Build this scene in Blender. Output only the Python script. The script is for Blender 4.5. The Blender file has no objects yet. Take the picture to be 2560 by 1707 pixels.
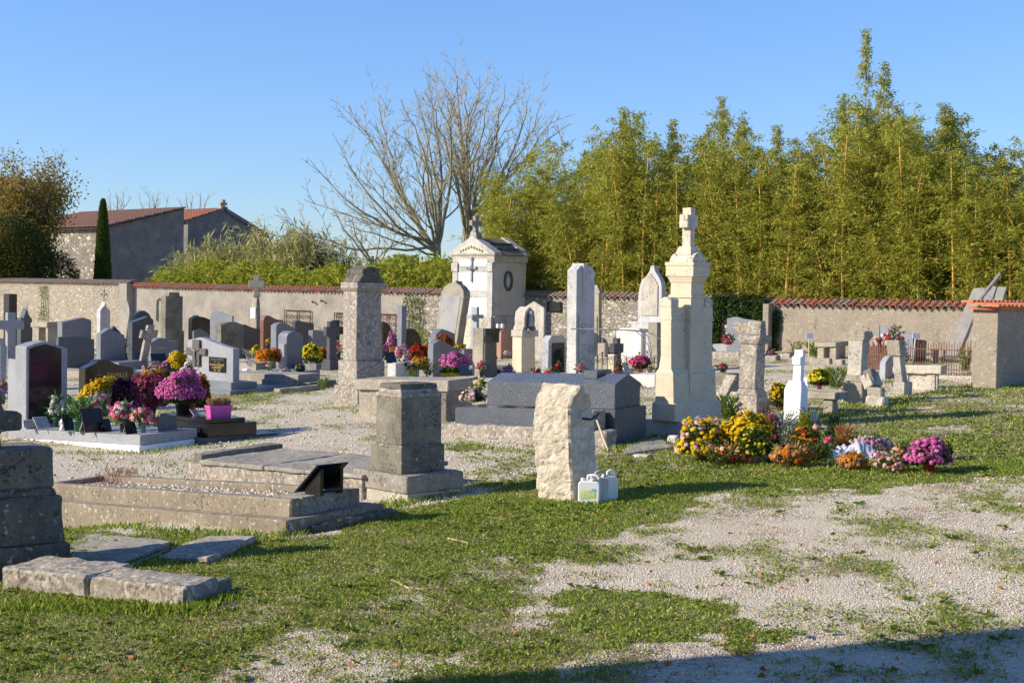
import bpy, bmesh, math, random
import numpy as np
from mathutils import Vector, Matrix, noise

R = math.radians
scene = bpy.context.scene
col = scene.collection

# ------------------------------------------------------------------ camera
F, CX, CY = 3650.0, 1280.0, 853.5          # focal length in photo pixels (photo 2560 x 1707)
PITCH, ROLL, CAMZ = R(2.087), R(1.0), 2.44
fwd = Vector((0, math.cos(PITCH), -math.sin(PITCH)))
up0 = Vector((0, math.sin(PITCH), math.cos(PITCH)))
rt0 = Vector((1, 0, 0))
rt = rt0 * math.cos(ROLL) + up0 * math.sin(ROLL)
up = -rt0 * math.sin(ROLL) + up0 * math.cos(ROLL)
CAM = Vector((0, 0, CAMZ))
cd = bpy.data.cameras.new('camera')
cam = bpy.data.objects.new('camera', cd)
col.objects.link(cam)
cd.sensor_width = 36.0
cd.lens = F / 2560.0 * 36.0
cd.clip_start, cd.clip_end = 0.1, 3000
m = Matrix.Identity(4)
for i in range(3):
    m[i][0], m[i][1], m[i][2], m[i][3] = rt[i], up[i], -fwd[i], CAM[i]
cam.matrix_world = m
scene.camera = cam

# ------------------------------------------------------------------ world, sun, exposure
SUN_EL, SUN_AZ = R(26.0), R(10.0)             # light travels towards +x turned a little to +y
sdir = Vector((math.cos(SUN_EL) * math.cos(SUN_AZ), math.cos(SUN_EL) * math.sin(SUN_AZ), -math.sin(SUN_EL)))
world = bpy.data.worlds.new('World')
scene.world = world
world.use_nodes = True
wn = world.node_tree
bg = wn.nodes['Background']
sky = wn.nodes.new('ShaderNodeTexSky')
sky.sky_type = 'NISHITA'
sky.sun_disc = False
sky.sun_elevation = SUN_EL
sky.sun_rotation = math.atan2(-sdir.x, -sdir.y)
sky.altitude = 50
sky.air_density = 1.0
sky.dust_density = 0.0
sky.ozone_density = 3.0
tint = wn.nodes.new('ShaderNodeMix'); tint.data_type = 'RGBA'; tint.blend_type = 'MULTIPLY'
tint.inputs[0].default_value = 1.0
wtc = wn.nodes.new('ShaderNodeTexCoord'); wsx = wn.nodes.new('ShaderNodeSeparateXYZ'); wrp = wn.nodes.new('ShaderNodeValToRGB')
wn.links.new(wtc.outputs['Generated'], wsx.inputs[0]); wn.links.new(wsx.outputs[2], wrp.inputs[0])
wrp.color_ramp.elements[0].position = 0.0; wrp.color_ramp.elements[0].color = (0.60, 0.72, 1.0, 1)
wrp.color_ramp.elements[1].position = 0.26; wrp.color_ramp.elements[1].color = (0.76, 0.93, 1.24, 1)   # the clear azure of that day
wn.links.new(wrp.outputs[0], tint.inputs[7])
wn.links.new(sky.outputs[0], tint.inputs[6])
wn.links.new(tint.outputs[2], bg.inputs[0])
bg.inputs[1].default_value = 0.122
sl = bpy.data.lights.new('sun', 'SUN')
sl.energy = 5.0
sl.angle = R(0.53)
sl.color = (1.0, 0.89, 0.73)
sun = bpy.data.objects.new('sun', sl)
col.objects.link(sun)
sun.rotation_mode = 'QUATERNION'
sun.rotation_quaternion = sdir.to_track_quat('-Z', 'Y')
scene.view_settings.view_transform = 'Standard'
scene.view_settings.look = 'None'
scene.view_settings.exposure = 0.42
scene.view_settings.gamma = 1.0

# ------------------------------------------------------------------ geometry of the place
GX, GY = 0.0584, 0.0108
def dip(x, y):
    # shallow hollow in the lawn left of the kerbed grave
    return -0.33 * math.exp(-((x + 5.4) / 2.2) ** 2 - ((y - 17.0) / 1.7) ** 2)
def gz(x, y):
    cx = x
    if cx > 22: cx = 22 + (cx - 22) * 0.1
    if cx < -24: cx = -24 + (cx + 24) * 0.1
    cy = y if y < 62 else 62 + (y - 62) * 0.1
    return GX * cx + GY * cy + dip(x, y)

def ray(px, py):
    return (fwd * F + rt * (px - CX) - up * (py - CY)).normalized()

def G(px, py):
    """ground point seen at a photo pixel"""
    d = ray(px, py)
    # plane z = GX x + GY y
    den = d.z - GX * d.x - GY * d.y
    t = -(CAM.z) / den
    p = CAM + d * t
    for _ in range(8):
        e = p.z - gz(p.x, p.y)
        p = p + d * (-e / den)
    return p

def pix(p):
    v = Vector(p) - CAM
    z = v.dot(fwd)
    return CX + F * v.dot(rt) / z, CY - F * v.dot(up) / z

def dist(p):
    return (Vector(p) - CAM).dot(fwd)

def at(px, py, yg):
    """point on the ray through (px, py), as far away as the ground seen at (px, yg)"""
    g = G(px, yg)
    d = ray(px, py)
    dd = dist(g)
    return CAM + d * (dd / d.dot(fwd))

def atd(px, py, dd):
    d = ray(px, py)
    return CAM + d * (dd / d.dot(fwd))

PHI = R(45.4)
def axes(phi):
    return Vector((math.cos(phi), math.sin(phi), 0)), Vector((-math.sin(phi), math.cos(phi), 0))
BD, AD = axes(PHI)                               # local +x (away to the right), local +y (away to the left)

def solve(P, D, xt, lo=0.0, hi=12.0):
    """length s along D from P whose picture column is xt"""
    f0 = pix(P)[0]
    sgn = 1 if xt > f0 else -1
    for _ in range(40):
        mid = (lo + hi) / 2
        x = pix(P + D * mid)[0]
        if (x - xt) * sgn < 0: lo = mid
        else: hi = mid
    return (lo + hi) / 2

def heightof(P, yt):
    """height above P whose picture row is yt"""
    lo, hi = 0.0, 16.0
    for _ in range(40):
        mid = (lo + hi) / 2
        if pix(P + Vector((0, 0, mid)))[1] > yt: lo = mid
        else: hi = mid
    return (lo + hi) / 2

class Spot: pass
def spot(xl, xc, xr, yb, yt, phi=PHI):
    s = Spot()
    b, a = axes(phi)
    s.phi = phi
    s.P = G(xc, yb)
    s.w = solve(s.P, b, xr) if xr is not None else 0.3
    s.t = solve(s.P, a, xl) if xl is not None else 0.15
    s.h = heightof(s.P, yt)
    s.b, s.a = b, a
    s.gb = GX * b.x + GY * b.y                   # ground slope along local x and y
    s.ga = GX * a.x + GY * a.y
    s.k = F / dist(s.P)
    return s

# ------------------------------------------------------------------ things, parts, tags
def tag(o, label, cat, group=None, kind=None):
    if label: o['label'] = label
    if cat: o['category'] = cat
    if group: o['group'] = group
    if kind: o['kind'] = kind
    return o

def thing(name, label, cat, loc=(0, 0, 0), rz=0.0, group=None):
    o = bpy.data.objects.new(name, None)
    o.empty_display_size = 0.2
    col.objects.link(o)
    o.location = loc
    o.rotation_euler = (0, 0, rz)
    return tag(o, label, cat, group)

def copy_thing(root, loc, rz, sc=1.0, label=None):
    r = root.copy(); col.objects.link(r)
    r.location = loc; r.rotation_euler = (0, 0, rz)
    r.scale = (sc, sc, sc) if not isinstance(sc, tuple) else sc
    if label: r['label'] = label
    for ch in list(root.children):
        c = ch.copy(); col.objects.link(c); c.parent = r
        for g in list(ch.children):
            d = g.copy(); col.objects.link(d); d.parent = c
    return r

def link_mesh(name, me, mat=None, parent=None, label=None):
    o = bpy.data.objects.new(name, me)
    if mat is not None:
        for q in (mat if isinstance(mat, (list, tuple)) else [mat]): me.materials.append(q)
    col.objects.link(o)
    if parent is not None: o.parent = parent
    if label: o['label'] = label
    return o

class MB:
    """collects shapes into one mesh; sh = (slope x, slope y) shears z so long pieces follow the ground"""
    def __init__(s):
        s.v = []; s.f = []; s.mi = []
        s.m = 0
    def add(s, vs, fs):
        n = len(s.v)
        s.v += [tuple(q) for q in vs]
        s.f += [tuple(n + i for i in f) for f in fs]
        s.mi += [s.m] * len(fs)
        return s
    def box(s, x0, x1, y0, y1, z0, z1, tx=0, ty=0):
        """tx, ty: how much the top is drawn in on each side"""
        vs = [(x0, y0, z0), (x1, y0, z0), (x1, y1, z0), (x0, y1, z0),
              (x0 + tx, y0 + ty, z1), (x1 - tx, y0 + ty, z1), (x1 - tx, y1 - ty, z1), (x0 + tx, y1 - ty, z1)]
        return s.add(vs, [(0, 3, 2, 1), (4, 5, 6, 7), (0, 1, 5, 4), (1, 2, 6, 5), (2, 3, 7, 6), (3, 0, 4, 7)])
    def prism(s, pts, y0, y1):
        """outline in x, z (counter-clockwise seen from -y), extruded y0..y1"""
        n = len(pts)
        vs = [(x, y0, z) for x, z in pts] + [(x, y1, z) for x, z in pts]
        fs = [tuple(range(n)), tuple(reversed(range(n, 2 * n)))]
        fs += [((i + 1) % n, i, n + i, n + (i + 1) % n) for i in range(n)]
        return s.add(vs, fs)
    def prismx(s, pts, x0, x1):
        """outline in y, z, extruded along x"""
        n = len(pts)
        vs = [(x0, y, z) for y, z in pts] + [(x1, y, z) for y, z in pts]
        fs = [tuple(reversed(range(n))), tuple(range(n, 2 * n))]
        fs += [(i, (i + 1) % n, n + (i + 1) % n, n + i) for i in range(n)]
        return s.add(vs, fs)
    def lathe(s, prof, n=14, c=(0, 0, 0), sy=1.0):
        vs = []
        for r, z in prof:
            for i in range(n):
                a = 2 * math.pi * i / n
                vs.append((c[0] + r * math.cos(a), c[1] + r * math.sin(a) * sy, c[2] + z))
        fs = []
        for j in range(len(prof) - 1):
            for i in range(n):
                i2 = (i + 1) % n
                fs.append((j * n + i, j * n + i2, (j + 1) * n + i2, (j + 1) * n + i))
        fs.append(tuple(reversed(range(n))))
        fs.append(tuple(range((len(prof) - 1) * n, len(prof) * n)))
        return s.add(vs, fs)
    def tube(s, pts, r, n=6, r1=None):
        pts = [Vector(p) for p in pts]
        vs = []; fs = []
        K = len(pts)
        u = None
        for j, p in enumerate(pts):
            d = (pts[min(j + 1, K - 1)] - pts[max(j - 1, 0)])
            if d.length < 1e-9: d = Vector((0, 0, 1))
            d.normalize()
            if u is None:
                u = d.orthogonal().normalized()
            else:
                u = (u - d * u.dot(d))
                u = u.normalized() if u.length > 1e-6 else d.orthogonal().normalized()
            w = d.cross(u)
            rr = r if r1 is None else r + (r1 - r) * j / max(1, K - 1)
            for i in range(n):
                a = 2 * math.pi * i / n
                vs.append(p + u * (rr * math.cos(a)) + w * (rr * math.sin(a)))
        for j in range(K - 1):
            for i in range(n):
                i2 = (i + 1) % n
                fs.append((j * n + i, j * n + i2, (j + 1) * n + i2, (j + 1) * n + i))
        fs.append(tuple(reversed(range(n)))); fs.append(tuple(range((K - 1) * n, K * n)))
        return s.add(vs, fs)
    def ball(s, c, r, n=8, sz=1.0):
        prof = [(max(1e-3, r * math.sin(math.pi * i / n)), -r * sz * math.cos(math.pi * i / n)) for i in range(n + 1)]
        return s.lathe(prof, n + 2, c)
    def build(s, name, mat, parent=None, sh=None, bevel=0.0, rough=None, seed=0, smooth=False, label=None, lean=None):
        vs = s.v
        me = bpy.data.meshes.new(name)
        me.from_pydata(vs, [], s.f)
        if isinstance(mat, (list, tuple)):
            for q in mat: me.materials.append(q)
            me.polygons.foreach_set('material_index', s.mi)
        else:
            me.materials.append(mat)
        if bevel or rough:
            bm = bmesh.new(); bm.from_mesh(me)
            bmesh.ops.recalc_face_normals(bm, faces=bm.faces)
            if bevel:
                ed = [e for e in bm.edges if len(e.link_faces) == 2 and e.calc_face_angle(0) > 0.6]
                bmesh.ops.bevel(bm, geom=ed, offset=bevel, segments=1, affect='EDGES', clamp_overlap=True, profile=0.5)
            if rough:
                L, amp, fr = rough
                bmesh.ops.triangulate(bm, faces=[f for f in bm.faces if len(f.verts) > 4])
                for _ in range(6):
                    ed = [e for e in bm.edges if e.calc_length() > L]
                    if not ed or len(bm.verts) > 60000: break
                    bmesh.ops.subdivide_edges(bm, edges=ed, cuts=1, use_grid_fill=True)
                    big = [f for f in bm.faces if len(f.verts) > 4]
                    if big: bmesh.ops.triangulate(bm, faces=big)
                bm.normal_update()
                off = Vector((seed * 7.3, seed * 3.1, seed * 1.7))
                new = []
                for v in bm.verts:
                    q = v.co * fr + off
                    n1 = noise.noise(q) + 0.5 * noise.noise(q * 2.7) + 0.3 * noise.noise(q * 7.1)
                    new.append(v.co + v.normal * (amp * n1))
                for v, q in zip(bm.verts, new): v.co = q
            bm.to_mesh(me); bm.free()
        if sh or lean:
            for v in me.vertices:
                if sh: v.co.z += sh[0] * v.co.x + sh[1] * v.co.y
                if lean:
                    v.co.x += lean[0] * v.co.z; v.co.y += lean[1] * v.co.z
        if smooth:
            me.polygons.foreach_set('use_smooth', [True] * len(me.polygons))
        me.update()
        o = bpy.data.objects.new(name, me)
        col.objects.link(o)
        if parent is not None: o.parent = parent
        if label: o['label'] = label
        return o

def npmesh(name, V, Fc, mats=None, mi=None, smooth=False):
    """V (N,3), Fc (M,k) arrays"""
    V = np.asarray(V, dtype=np.float32); Fc = np.asarray(Fc, dtype=np.int32)
    me = bpy.data.meshes.new(name)
    k = Fc.shape[1]
    me.vertices.add(len(V)); me.vertices.foreach_set('co', V.ravel())
    me.loops.add(Fc.size); me.loops.foreach_set('vertex_index', Fc.ravel())
    me.polygons.add(len(Fc))
    me.polygons.foreach_set('loop_start', np.arange(0, Fc.size, k, dtype=np.int32))
    me.polygons.foreach_set('loop_total', np.full(len(Fc), k, dtype=np.int32))
    if mats:
        for q in mats: me.materials.append(q)
    if mi is not None: me.polygons.foreach_set('material_index', np.asarray(mi, dtype=np.int32))
    if smooth: me.polygons.foreach_set('use_smooth', np.ones(len(Fc), dtype=bool))
    me.update(calc_edges=True); me.validate()
    return me

def leaves(rng, P, D, L, W, flop=0.4):
    """diamond leaves: points P, directions D, lengths L, widths W -> V, F"""
    n = len(P)
    D = D / (np.linalg.norm(D, axis=1, keepdims=True) + 1e-9)
    r = rng.normal(size=(n, 3))
    S = np.cross(D, r); S /= (np.linalg.norm(S, axis=1, keepdims=True) + 1e-9)
    L = np.broadcast_to(L, (n,))[:, None]; W = np.broadcast_to(W, (n,))[:, None]
    a = P; b = P + D * L * 0.45 + S * W * 0.5; c = P + D * L; d = P + D * L * 0.45 - S * W * 0.5
    c = c.copy(); c[:, 2] -= (L[:, 0] * flop * 0.3)
    V = np.stack([a, b, c, d], 1).reshape(-1, 3)
    Fc = np.arange(4 * n).reshape(n, 4)
    return V, Fc

def rdir(rng, n):
    v = rng.normal(size=(n, 3))
    return v / np.linalg.norm(v, axis=1, keepdims=True)

# ------------------------------------------------------------------ materials
def newmat(name):
    mt = bpy.data.materials.new(name)
    mt.use_nodes = True
    nt = mt.node_tree
    return mt, nt, nt.nodes['Principled BSDF']
def nd(nt, typ, **kw):
    n = nt.nodes.new(typ)
    for k, v in kw.items(): setattr(n, k, v)
    return n
def ramp(nt, src, stops, interp='LINEAR'):
    r = nt.nodes.new('ShaderNodeValToRGB')
    r.color_ramp.interpolation = interp
    e = r.color_ramp.elements
    while len(e) < len(stops): e.new(0.5)
    for el, (p, c) in zip(e, stops):
        el.position = p
        el.color = (c, c, c, 1) if isinstance(c, (int, float)) else (c[0], c[1], c[2], 1)
    if src is not None: nt.links.new(src, r.inputs[0])
    return r.outputs[0]
def mix(nt, fac, a, b, blend='MIX'):
    n = nt.nodes.new('ShaderNodeMix'); n.data_type = 'RGBA'; n.blend_type = blend
    for sock, v in ((n.inputs[0], fac), (n.inputs[6], a), (n.inputs[7], b)):
        if hasattr(v, 'is_linked'): nt.links.new(v, sock)
        elif isinstance(v, (int, float)):
            sock.default_value = v if sock == n.inputs[0] else (v, v, v, 1)
        else: sock.default_value = (v[0], v[1], v[2], 1)
    return n.outputs[2]
def math_(nt, op, a, b=None):
    n = nt.nodes.new('ShaderNodeMath'); n.operation = op
    for i, v in enumerate((a, b)):
        if v is None: continue
        if hasattr(v, 'is_linked'): nt.links.new(v, n.inputs[i])
        else: n.inputs[i].default_value = v
    return n.outputs[0]
def coords(nt):
    tc = nt.nodes.new('ShaderNodeTexCoord')
    oi = nt.nodes.new('ShaderNodeObjectInfo')
    va = nt.nodes.new('ShaderNodeVectorMath'); va.operation = 'ADD'
    sc = nt.nodes.new('ShaderNodeVectorMath'); sc.operation = 'SCALE'
    cb = nt.nodes.new('ShaderNodeCombineXYZ')
    for i in range(3): nt.links.new(oi.outputs['Random'], cb.inputs[i])
    nt.links.new(cb.outputs[0], sc.inputs[0]); sc.inputs['Scale'].default_value = 37.0
    nt.links.new(tc.outputs['Object'], va.inputs[0]); nt.links.new(sc.outputs[0], va.inputs[1])
    return va.outputs[0]
def noi(nt, co, scale, detail=4, rough=0.6, dist_=0.0):
    n = nt.nodes.new('ShaderNodeTexNoise')
    n.inputs['Scale'].default_value = scale; n.inputs['Detail'].default_value = detail
    n.inputs['Roughness'].default_value = rough; n.inputs['Distortion'].default_value = dist_
    nt.links.new(co, n.inputs['Vector'])
    return n.outputs['Fac']
def vor(nt, co, scale, feature='F1'):
    n = nt.nodes.new('ShaderNodeTexVoronoi'); n.feature = feature
    n.inputs['Scale'].default_value = scale
    nt.links.new(co, n.inputs['Vector'])
    return n
def bump(nt, bsdf, h, strength=0.5, distance=0.02):
    b = nt.nodes.new('ShaderNodeBump')
    b.inputs['Strength'].default_value = strength; b.inputs['Distance'].default_value = distance
    nt.links.new(h, b.inputs['Height']); nt.links.new(b.outputs[0], bsdf.inputs['Normal'])

def stone(name, base, dark, light=None, grime=0.5, lichen=0.3, orange=0.0, white=0.2, bumpy=0.5, rough=0.9, streak=0.3):
    mt, nt, bs = newmat(name)
    co = coords(nt)
    light = light or tuple(min(1, c * 1.25) for c in base)
    c = mix(nt, ramp(nt, noi(nt, co, 2.2, 5, 0.65), [(0.3, 0), (0.7, 1)]), base, light)
    # broad grime
    g = ramp(nt, noi(nt, co, 1.3, 8, 0.75, 0.4), [(0.62 - grime * 0.35, 0), (0.80 - grime * 0.2, 1)])
    c = mix(nt, math_(nt, 'MULTIPLY', g, min(1.0, 0.4 + grime * 0.5)), c, dark)
    # vertical streaks
    if streak > 0:
        mp = nt.nodes.new('ShaderNodeMapping'); mp.inputs['Scale'].default_value = (9, 9, 0.7)
        nt.links.new(co, mp.inputs[0])
        sfac = ramp(nt, noi(nt, mp.outputs[0], 1.0, 3, 0.6), [(0.5, 0), (0.72, 1)])
        c = mix(nt, math_(nt, 'MULTIPLY', sfac, streak), c, dark)
    if lichen > 0:
        l1 = ramp(nt, noi(nt, co, 26, 3, 0.6), [(0.60 - lichen * 0.12, 0), (0.66 - lichen * 0.12, 1)])
        l2 = ramp(nt, noi(nt, co, 3.1, 2, 0.5), [(0.4, 0), (0.65, 1)])
        c = mix(nt, math_(nt, 'MULTIPLY', math_(nt, 'MULTIPLY', l1, l2), 0.75), c, tuple(q * 0.45 for q in dark))
    if white > 0:
        w1 = ramp(nt, noi(nt, co, 17, 3, 0.55), [(0.66 - white * 0.1, 0), (0.70 - white * 0.1, 1)])
        c = mix(nt, math_(nt, 'MULTIPLY', w1, 0.7), c, (0.50, 0.48, 0.42))
    if orange > 0:
        o1 = ramp(nt, noi(nt, co, 7, 5, 0.7), [(0.74 - orange * 0.12, 0), (0.77 - orange * 0.12, 1)])
        c = mix(nt, math_(nt, 'MULTIPLY', o1, 0.8), c, (0.42, 0.20, 0.03))
    f = noi(nt, co, 60, 3, 0.7)
    c = mix(nt, 0.35, c, mix(nt, 1.0, c, ramp(nt, f, [(0.3, 0.55), (0.7, 1.45)]), 'MULTIPLY'))
    nt.links.new(c, bs.inputs['Base Color'])
    bs.inputs['Roughness'].default_value = rough
    bs.inputs['Specular IOR Level'].default_value = 0.25
    h = math_(nt, 'ADD', math_(nt, 'MULTIPLY', noi(nt, co, 9, 5, 0.65), 1.0), math_(nt, 'MULTIPLY', f, 0.3))
    bump(nt, bs, h, bumpy, 0.02)
    return mt

def granite(name, base, spec, rough=0.25, amount=0.5, coat=0.0):
    mt, nt, bs = newmat(name)
    co = coords(nt)
    v1 = noi(nt, co, 120, 3, 0.8); v2 = noi(nt, co, 70, 2, 0.6); v3 = noi(nt, co, 1.2, 3)
    c = mix(nt, ramp(nt, v1, [(0.5 - amount * 0.15, 0), (0.64, 1)]), base, spec)
    c = mix(nt, ramp(nt, v2, [(0.5, 0), (0.62, 0.75)]), c, tuple(q * 0.45 for q in base))
    c = mix(nt, 0.3, c, mix(nt, 1.0, c, ramp(nt, v3, [(0.3, 0.6), (0.7, 1.4)]), 'MULTIPLY'))
    nt.links.new(c, bs.inputs['Base Color'])
    nt.links.new(ramp(nt, noi(nt, co, 3, 4), [(0.3, rough * 0.8), (0.8, min(1, rough * 2.0))]), bs.inputs['Roughness'])
    bs.inputs['Specular IOR Level'].default_value = 0.5
    return mt

def plain(name, c, rough=0.6, var=0.25, scale=12, metal=0.0, bumpy=0.1):
    mt, nt, bs = newmat(name)
    co = coords(nt)
    lo = tuple(q * (1 - var) for q in c); hi = tuple(min(1, q * (1 + var)) for q in c)
    nt.links.new(ramp(nt, noi(nt, co, scale, 4, 0.6), [(0.3, lo), (0.7, hi)]), bs.inputs['Base Color'])
    bs.inputs['Roughness'].default_value = rough
    bs.inputs['Metallic'].default_value = metal
    if bumpy: bump(nt, bs, noi(nt, co, scale * 3, 3), bumpy, 0.01)
    return mt

def leafmat(name, stops, trans=0.35, rough=0.55, tcol=None):
    """colour picked per leaf; trans: share of light let through"""
    mt, nt, bs = newmat(name)
    ge = nt.nodes.new('ShaderNodeNewGeometry')
    co = coords(nt)
    rnd = math_(nt, 'ADD', math_(nt, 'MULTIPLY', ge.outputs['Random Per Island'], 0.7),
                math_(nt, 'MULTIPLY', noi(nt, co, 1.1, 3), 0.3))
    c = ramp(nt, rnd, stops)
    nt.links.new(c, bs.inputs['Base Color'])
    bs.inputs['Roughness'].default_value = rough
    bs.inputs['Specular IOR Level'].default_value = 0.12
    if trans > 0:
        tr = nt.nodes.new('ShaderNodeBsdfTranslucent')
        nt.links.new(mix(nt, 0.5, c, (tcol or (0.25, 0.28, 0.03))), tr.inputs[0])
        ms = nt.nodes.new('ShaderNodeMixShader'); ms.inputs[0].default_value = trans
        out = nt.nodes['Material Output']
        nt.links.new(bs.outputs[0], ms.inputs[1]); nt.links.new(tr.outputs[0], ms.inputs[2])
        nt.links.new(ms.outputs[0], out.inputs[0])
    return mt

M = {}
M['cream'] = stone('cream_limestone', (0.62, 0.53, 0.38), (0.36, 0.30, 0.22), (0.70, 0.60, 0.44), 0.32, 0.12, 0, 0.0, 0.25, streak=0.14)
M['creamlichen'] = stone('weathered_cream_limestone', (0.60, 0.54, 0.42), (0.26, 0.22, 0.17), None, 0.35, 0.7, 0, 0.2, 0.4)
M['limestone'] = stone('grey_beige_limestone', (0.34, 0.30, 0.23), (0.16, 0.145, 0.12), None, 0.45, 0.4, 0.1, 0.35, 0.5)
M['paleston'] = stone('pale_limestone', (0.46, 0.42, 0.34), (0.21, 0.19, 0.16), None, 0.5, 0.55, 0.1, 0.3, 0.5)
M['lichened'] = stone('lichened_limestone', (0.31, 0.265, 0.21), (0.17, 0.145, 0.12), None, 0.45, 0.7, 0.15, 1.2, 0.6)
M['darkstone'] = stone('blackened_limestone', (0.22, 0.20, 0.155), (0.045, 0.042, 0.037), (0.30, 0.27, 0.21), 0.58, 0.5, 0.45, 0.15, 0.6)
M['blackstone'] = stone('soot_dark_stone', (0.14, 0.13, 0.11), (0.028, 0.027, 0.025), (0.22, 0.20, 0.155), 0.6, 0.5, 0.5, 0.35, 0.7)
M['kerb'] = stone('brown_grey_cement', (0.23, 0.19, 0.135), (0.11, 0.09, 0.067), (0.30, 0.25, 0.18), 0.4, 0.4, 0.35, 0.5, 0.35, streak=0.2)
M['slabtop'] = stone('weathered_slab_stone', (0.30, 0.27, 0.22), (0.12, 0.11, 0.095), None, 0.5, 0.5, 0.3, 0.5, 0.5)
M['render'] = stone('grey_lime_render', (0.32, 0.285, 0.235), (0.17, 0.153, 0.13), (0.39, 0.35, 0.29), 0.6, 0.1, 0, 0.1, 0.4, streak=0.15)
M['roughcast'] = stone('beige_roughcast', (0.31, 0.262, 0.195), (0.22, 0.186, 0.14), (0.36, 0.305, 0.23), 0.5, 0.2, 0, 0.35, 0.8, streak=0.15)
M['whitepaint'] = stone('white_painted_stone', (0.86, 0.86, 0.86), (0.7, 0.7, 0.7), (0.88, 0.88, 0.88), 0.05, 0.0, 0, 0, 0.05, streak=0)
M['marble'] = stone('pale_pink_marble', (0.62, 0.55, 0.50), (0.48, 0.40, 0.35), (0.68, 0.62, 0.57), 0.35, 0.1, 0, 0.0, 0.1, rough=0.6, streak=0.1)
M['whitegrey'] = stone('whitewashed_stone', (0.50, 0.49, 0.46), (0.25, 0.25, 0.25), (0.58, 0.57, 0.54), 0.4, 0.45, 0, 0.2, 0.35)
M['bluegrey'] = stone('grey_cement_stele', (0.36, 0.37, 0.38), (0.20, 0.21, 0.23), (0.44, 0.45, 0.46), 0.35, 0.4, 0.05, 0.0, 0.3)
M['panel'] = stone('grey_stone_panel', (0.33, 0.32, 0.31), (0.22, 0.21, 0.20), (0.38, 0.37, 0.35), 0.3, 0.15, 0, 0.1, 0.15)
M['gg'] = granite('grey_granite', (0.14, 0.15, 0.17), (0.32, 0.335, 0.36), 0.35)
M['ggl'] = granite('light_grey_granite', (0.27, 0.275, 0.285), (0.44, 0.445, 0.46), 0.4)
M['ggd'] = granite('blue_black_granite', (0.055, 0.065, 0.08), (0.22, 0.235, 0.26), 0.18)
M['gb'] = granite('black_polished_granite', (0.010, 0.010, 0.012), (0.03, 0.03, 0.032), 0.10)
M['gdk'] = granite('dark_grey_granite', (0.055, 0.058, 0.066), (0.12, 0.125, 0.135), 0.25)
M['gr'] = granite('red_granite', (0.20, 0.085, 0.06), (0.30, 0.16, 0.12), 0.25)
M['gp'] = granite('salmon_granite', (0.42, 0.22, 0.16), (0.50, 0.30, 0.23), 0.35)
M['gbr'] = granite('brown_black_granite', (0.022, 0.017, 0.013), (0.05, 0.04, 0.03), 0.14)
M['iron'] = plain('dark_wrought_iron', (0.035, 0.033, 0.035), 0.6, 0.3, 30)
M['rust'] = plain('rusty_iron', (0.17, 0.07, 0.04), 0.85, 0.35, 20)
M['terra'] = plain('terracotta', (0.55, 0.19, 0.08), 0.8, 0.2, 9)
M['blackpl'] = plain('black_plastic', (0.03, 0.033, 0.037), 0.4, 0.15, 9, bumpy=0)
M['greenpl'] = plain('green_plastic', (0.02, 0.12, 0.06), 0.35, 0.2, 9, bumpy=0)
M['tealpl'] = plain('teal_plastic', (0.10, 0.28, 0.24), 0.35, 0.2, 9, bumpy=0)
M['pinkpl'] = plain('pink_plastic', (0.70, 0.10, 0.42), 0.4, 0.08, 9, bumpy=0)
M['redpl'] = plain('red_plastic', (0.42, 0.03, 0.04), 0.4, 0.15, 9, bumpy=0)
M['beigepl'] = plain('beige_plastic', (0.50, 0.38, 0.30), 0.5, 0.1, 9, bumpy=0)
M['whitepl'] = plain('white_plastic', (0.80, 0.80, 0.80), 0.35, 0.03, 5, bumpy=0)
M['greypl'] = plain('dirty_white_plastic', (0.46, 0.43, 0.42), 0.4, 0.25, 4, bumpy=0)
M['limepl'] = plain('lime_plastic', (0.35, 0.45, 0.03), 0.4, 0.1, 5, bumpy=0)
M['white'] = plain('white_ceramic', (0.80, 0.79, 0.76), 0.4, 0.04, 9, bumpy=0)
M['bronze'] = plain('dull_bronze', (0.11, 0.10, 0.085), 0.5, 0.2, 14, metal=0.3)
M['bronzel'] = plain('worn_bronze', (0.24, 0.22, 0.19), 0.5, 0.2, 14, metal=0.3)
M['gold'] = plain('gold_lettering', (0.62, 0.42, 0.12), 0.4, 0.1, 9, bumpy=0)
M['wood'] = plain('pale_wood', (0.62, 0.47, 0.30), 0.7, 0.15, 20)
M['plank'] = stone('weathered_grey_wood', (0.29, 0.265, 0.23), (0.18, 0.165, 0.145), (0.35, 0.325, 0.29), 0.4, 0.2, 0.05, 0.1, 0.35, streak=0.3)
M['ribbon'] = plain('dark_green_ribbon', (0.015, 0.07, 0.06), 0.35, 0.3, 5, bumpy=0)
M['wrap'] = plain('clear_wrapping', (0.70, 0.70, 0.72), 0.2, 0.2, 8)
M['soil'] = plain('potting_soil', (0.035, 0.025, 0.018), 0.95, 0.3, 30)
M['slate'] = plain('slate', (0.10, 0.10, 0.11), 0.5, 0.3, 6)
M['zinc'] = plain('pale_sheet', (0.20, 0.225, 0.25), 0.5, 0.1, 4)

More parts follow.
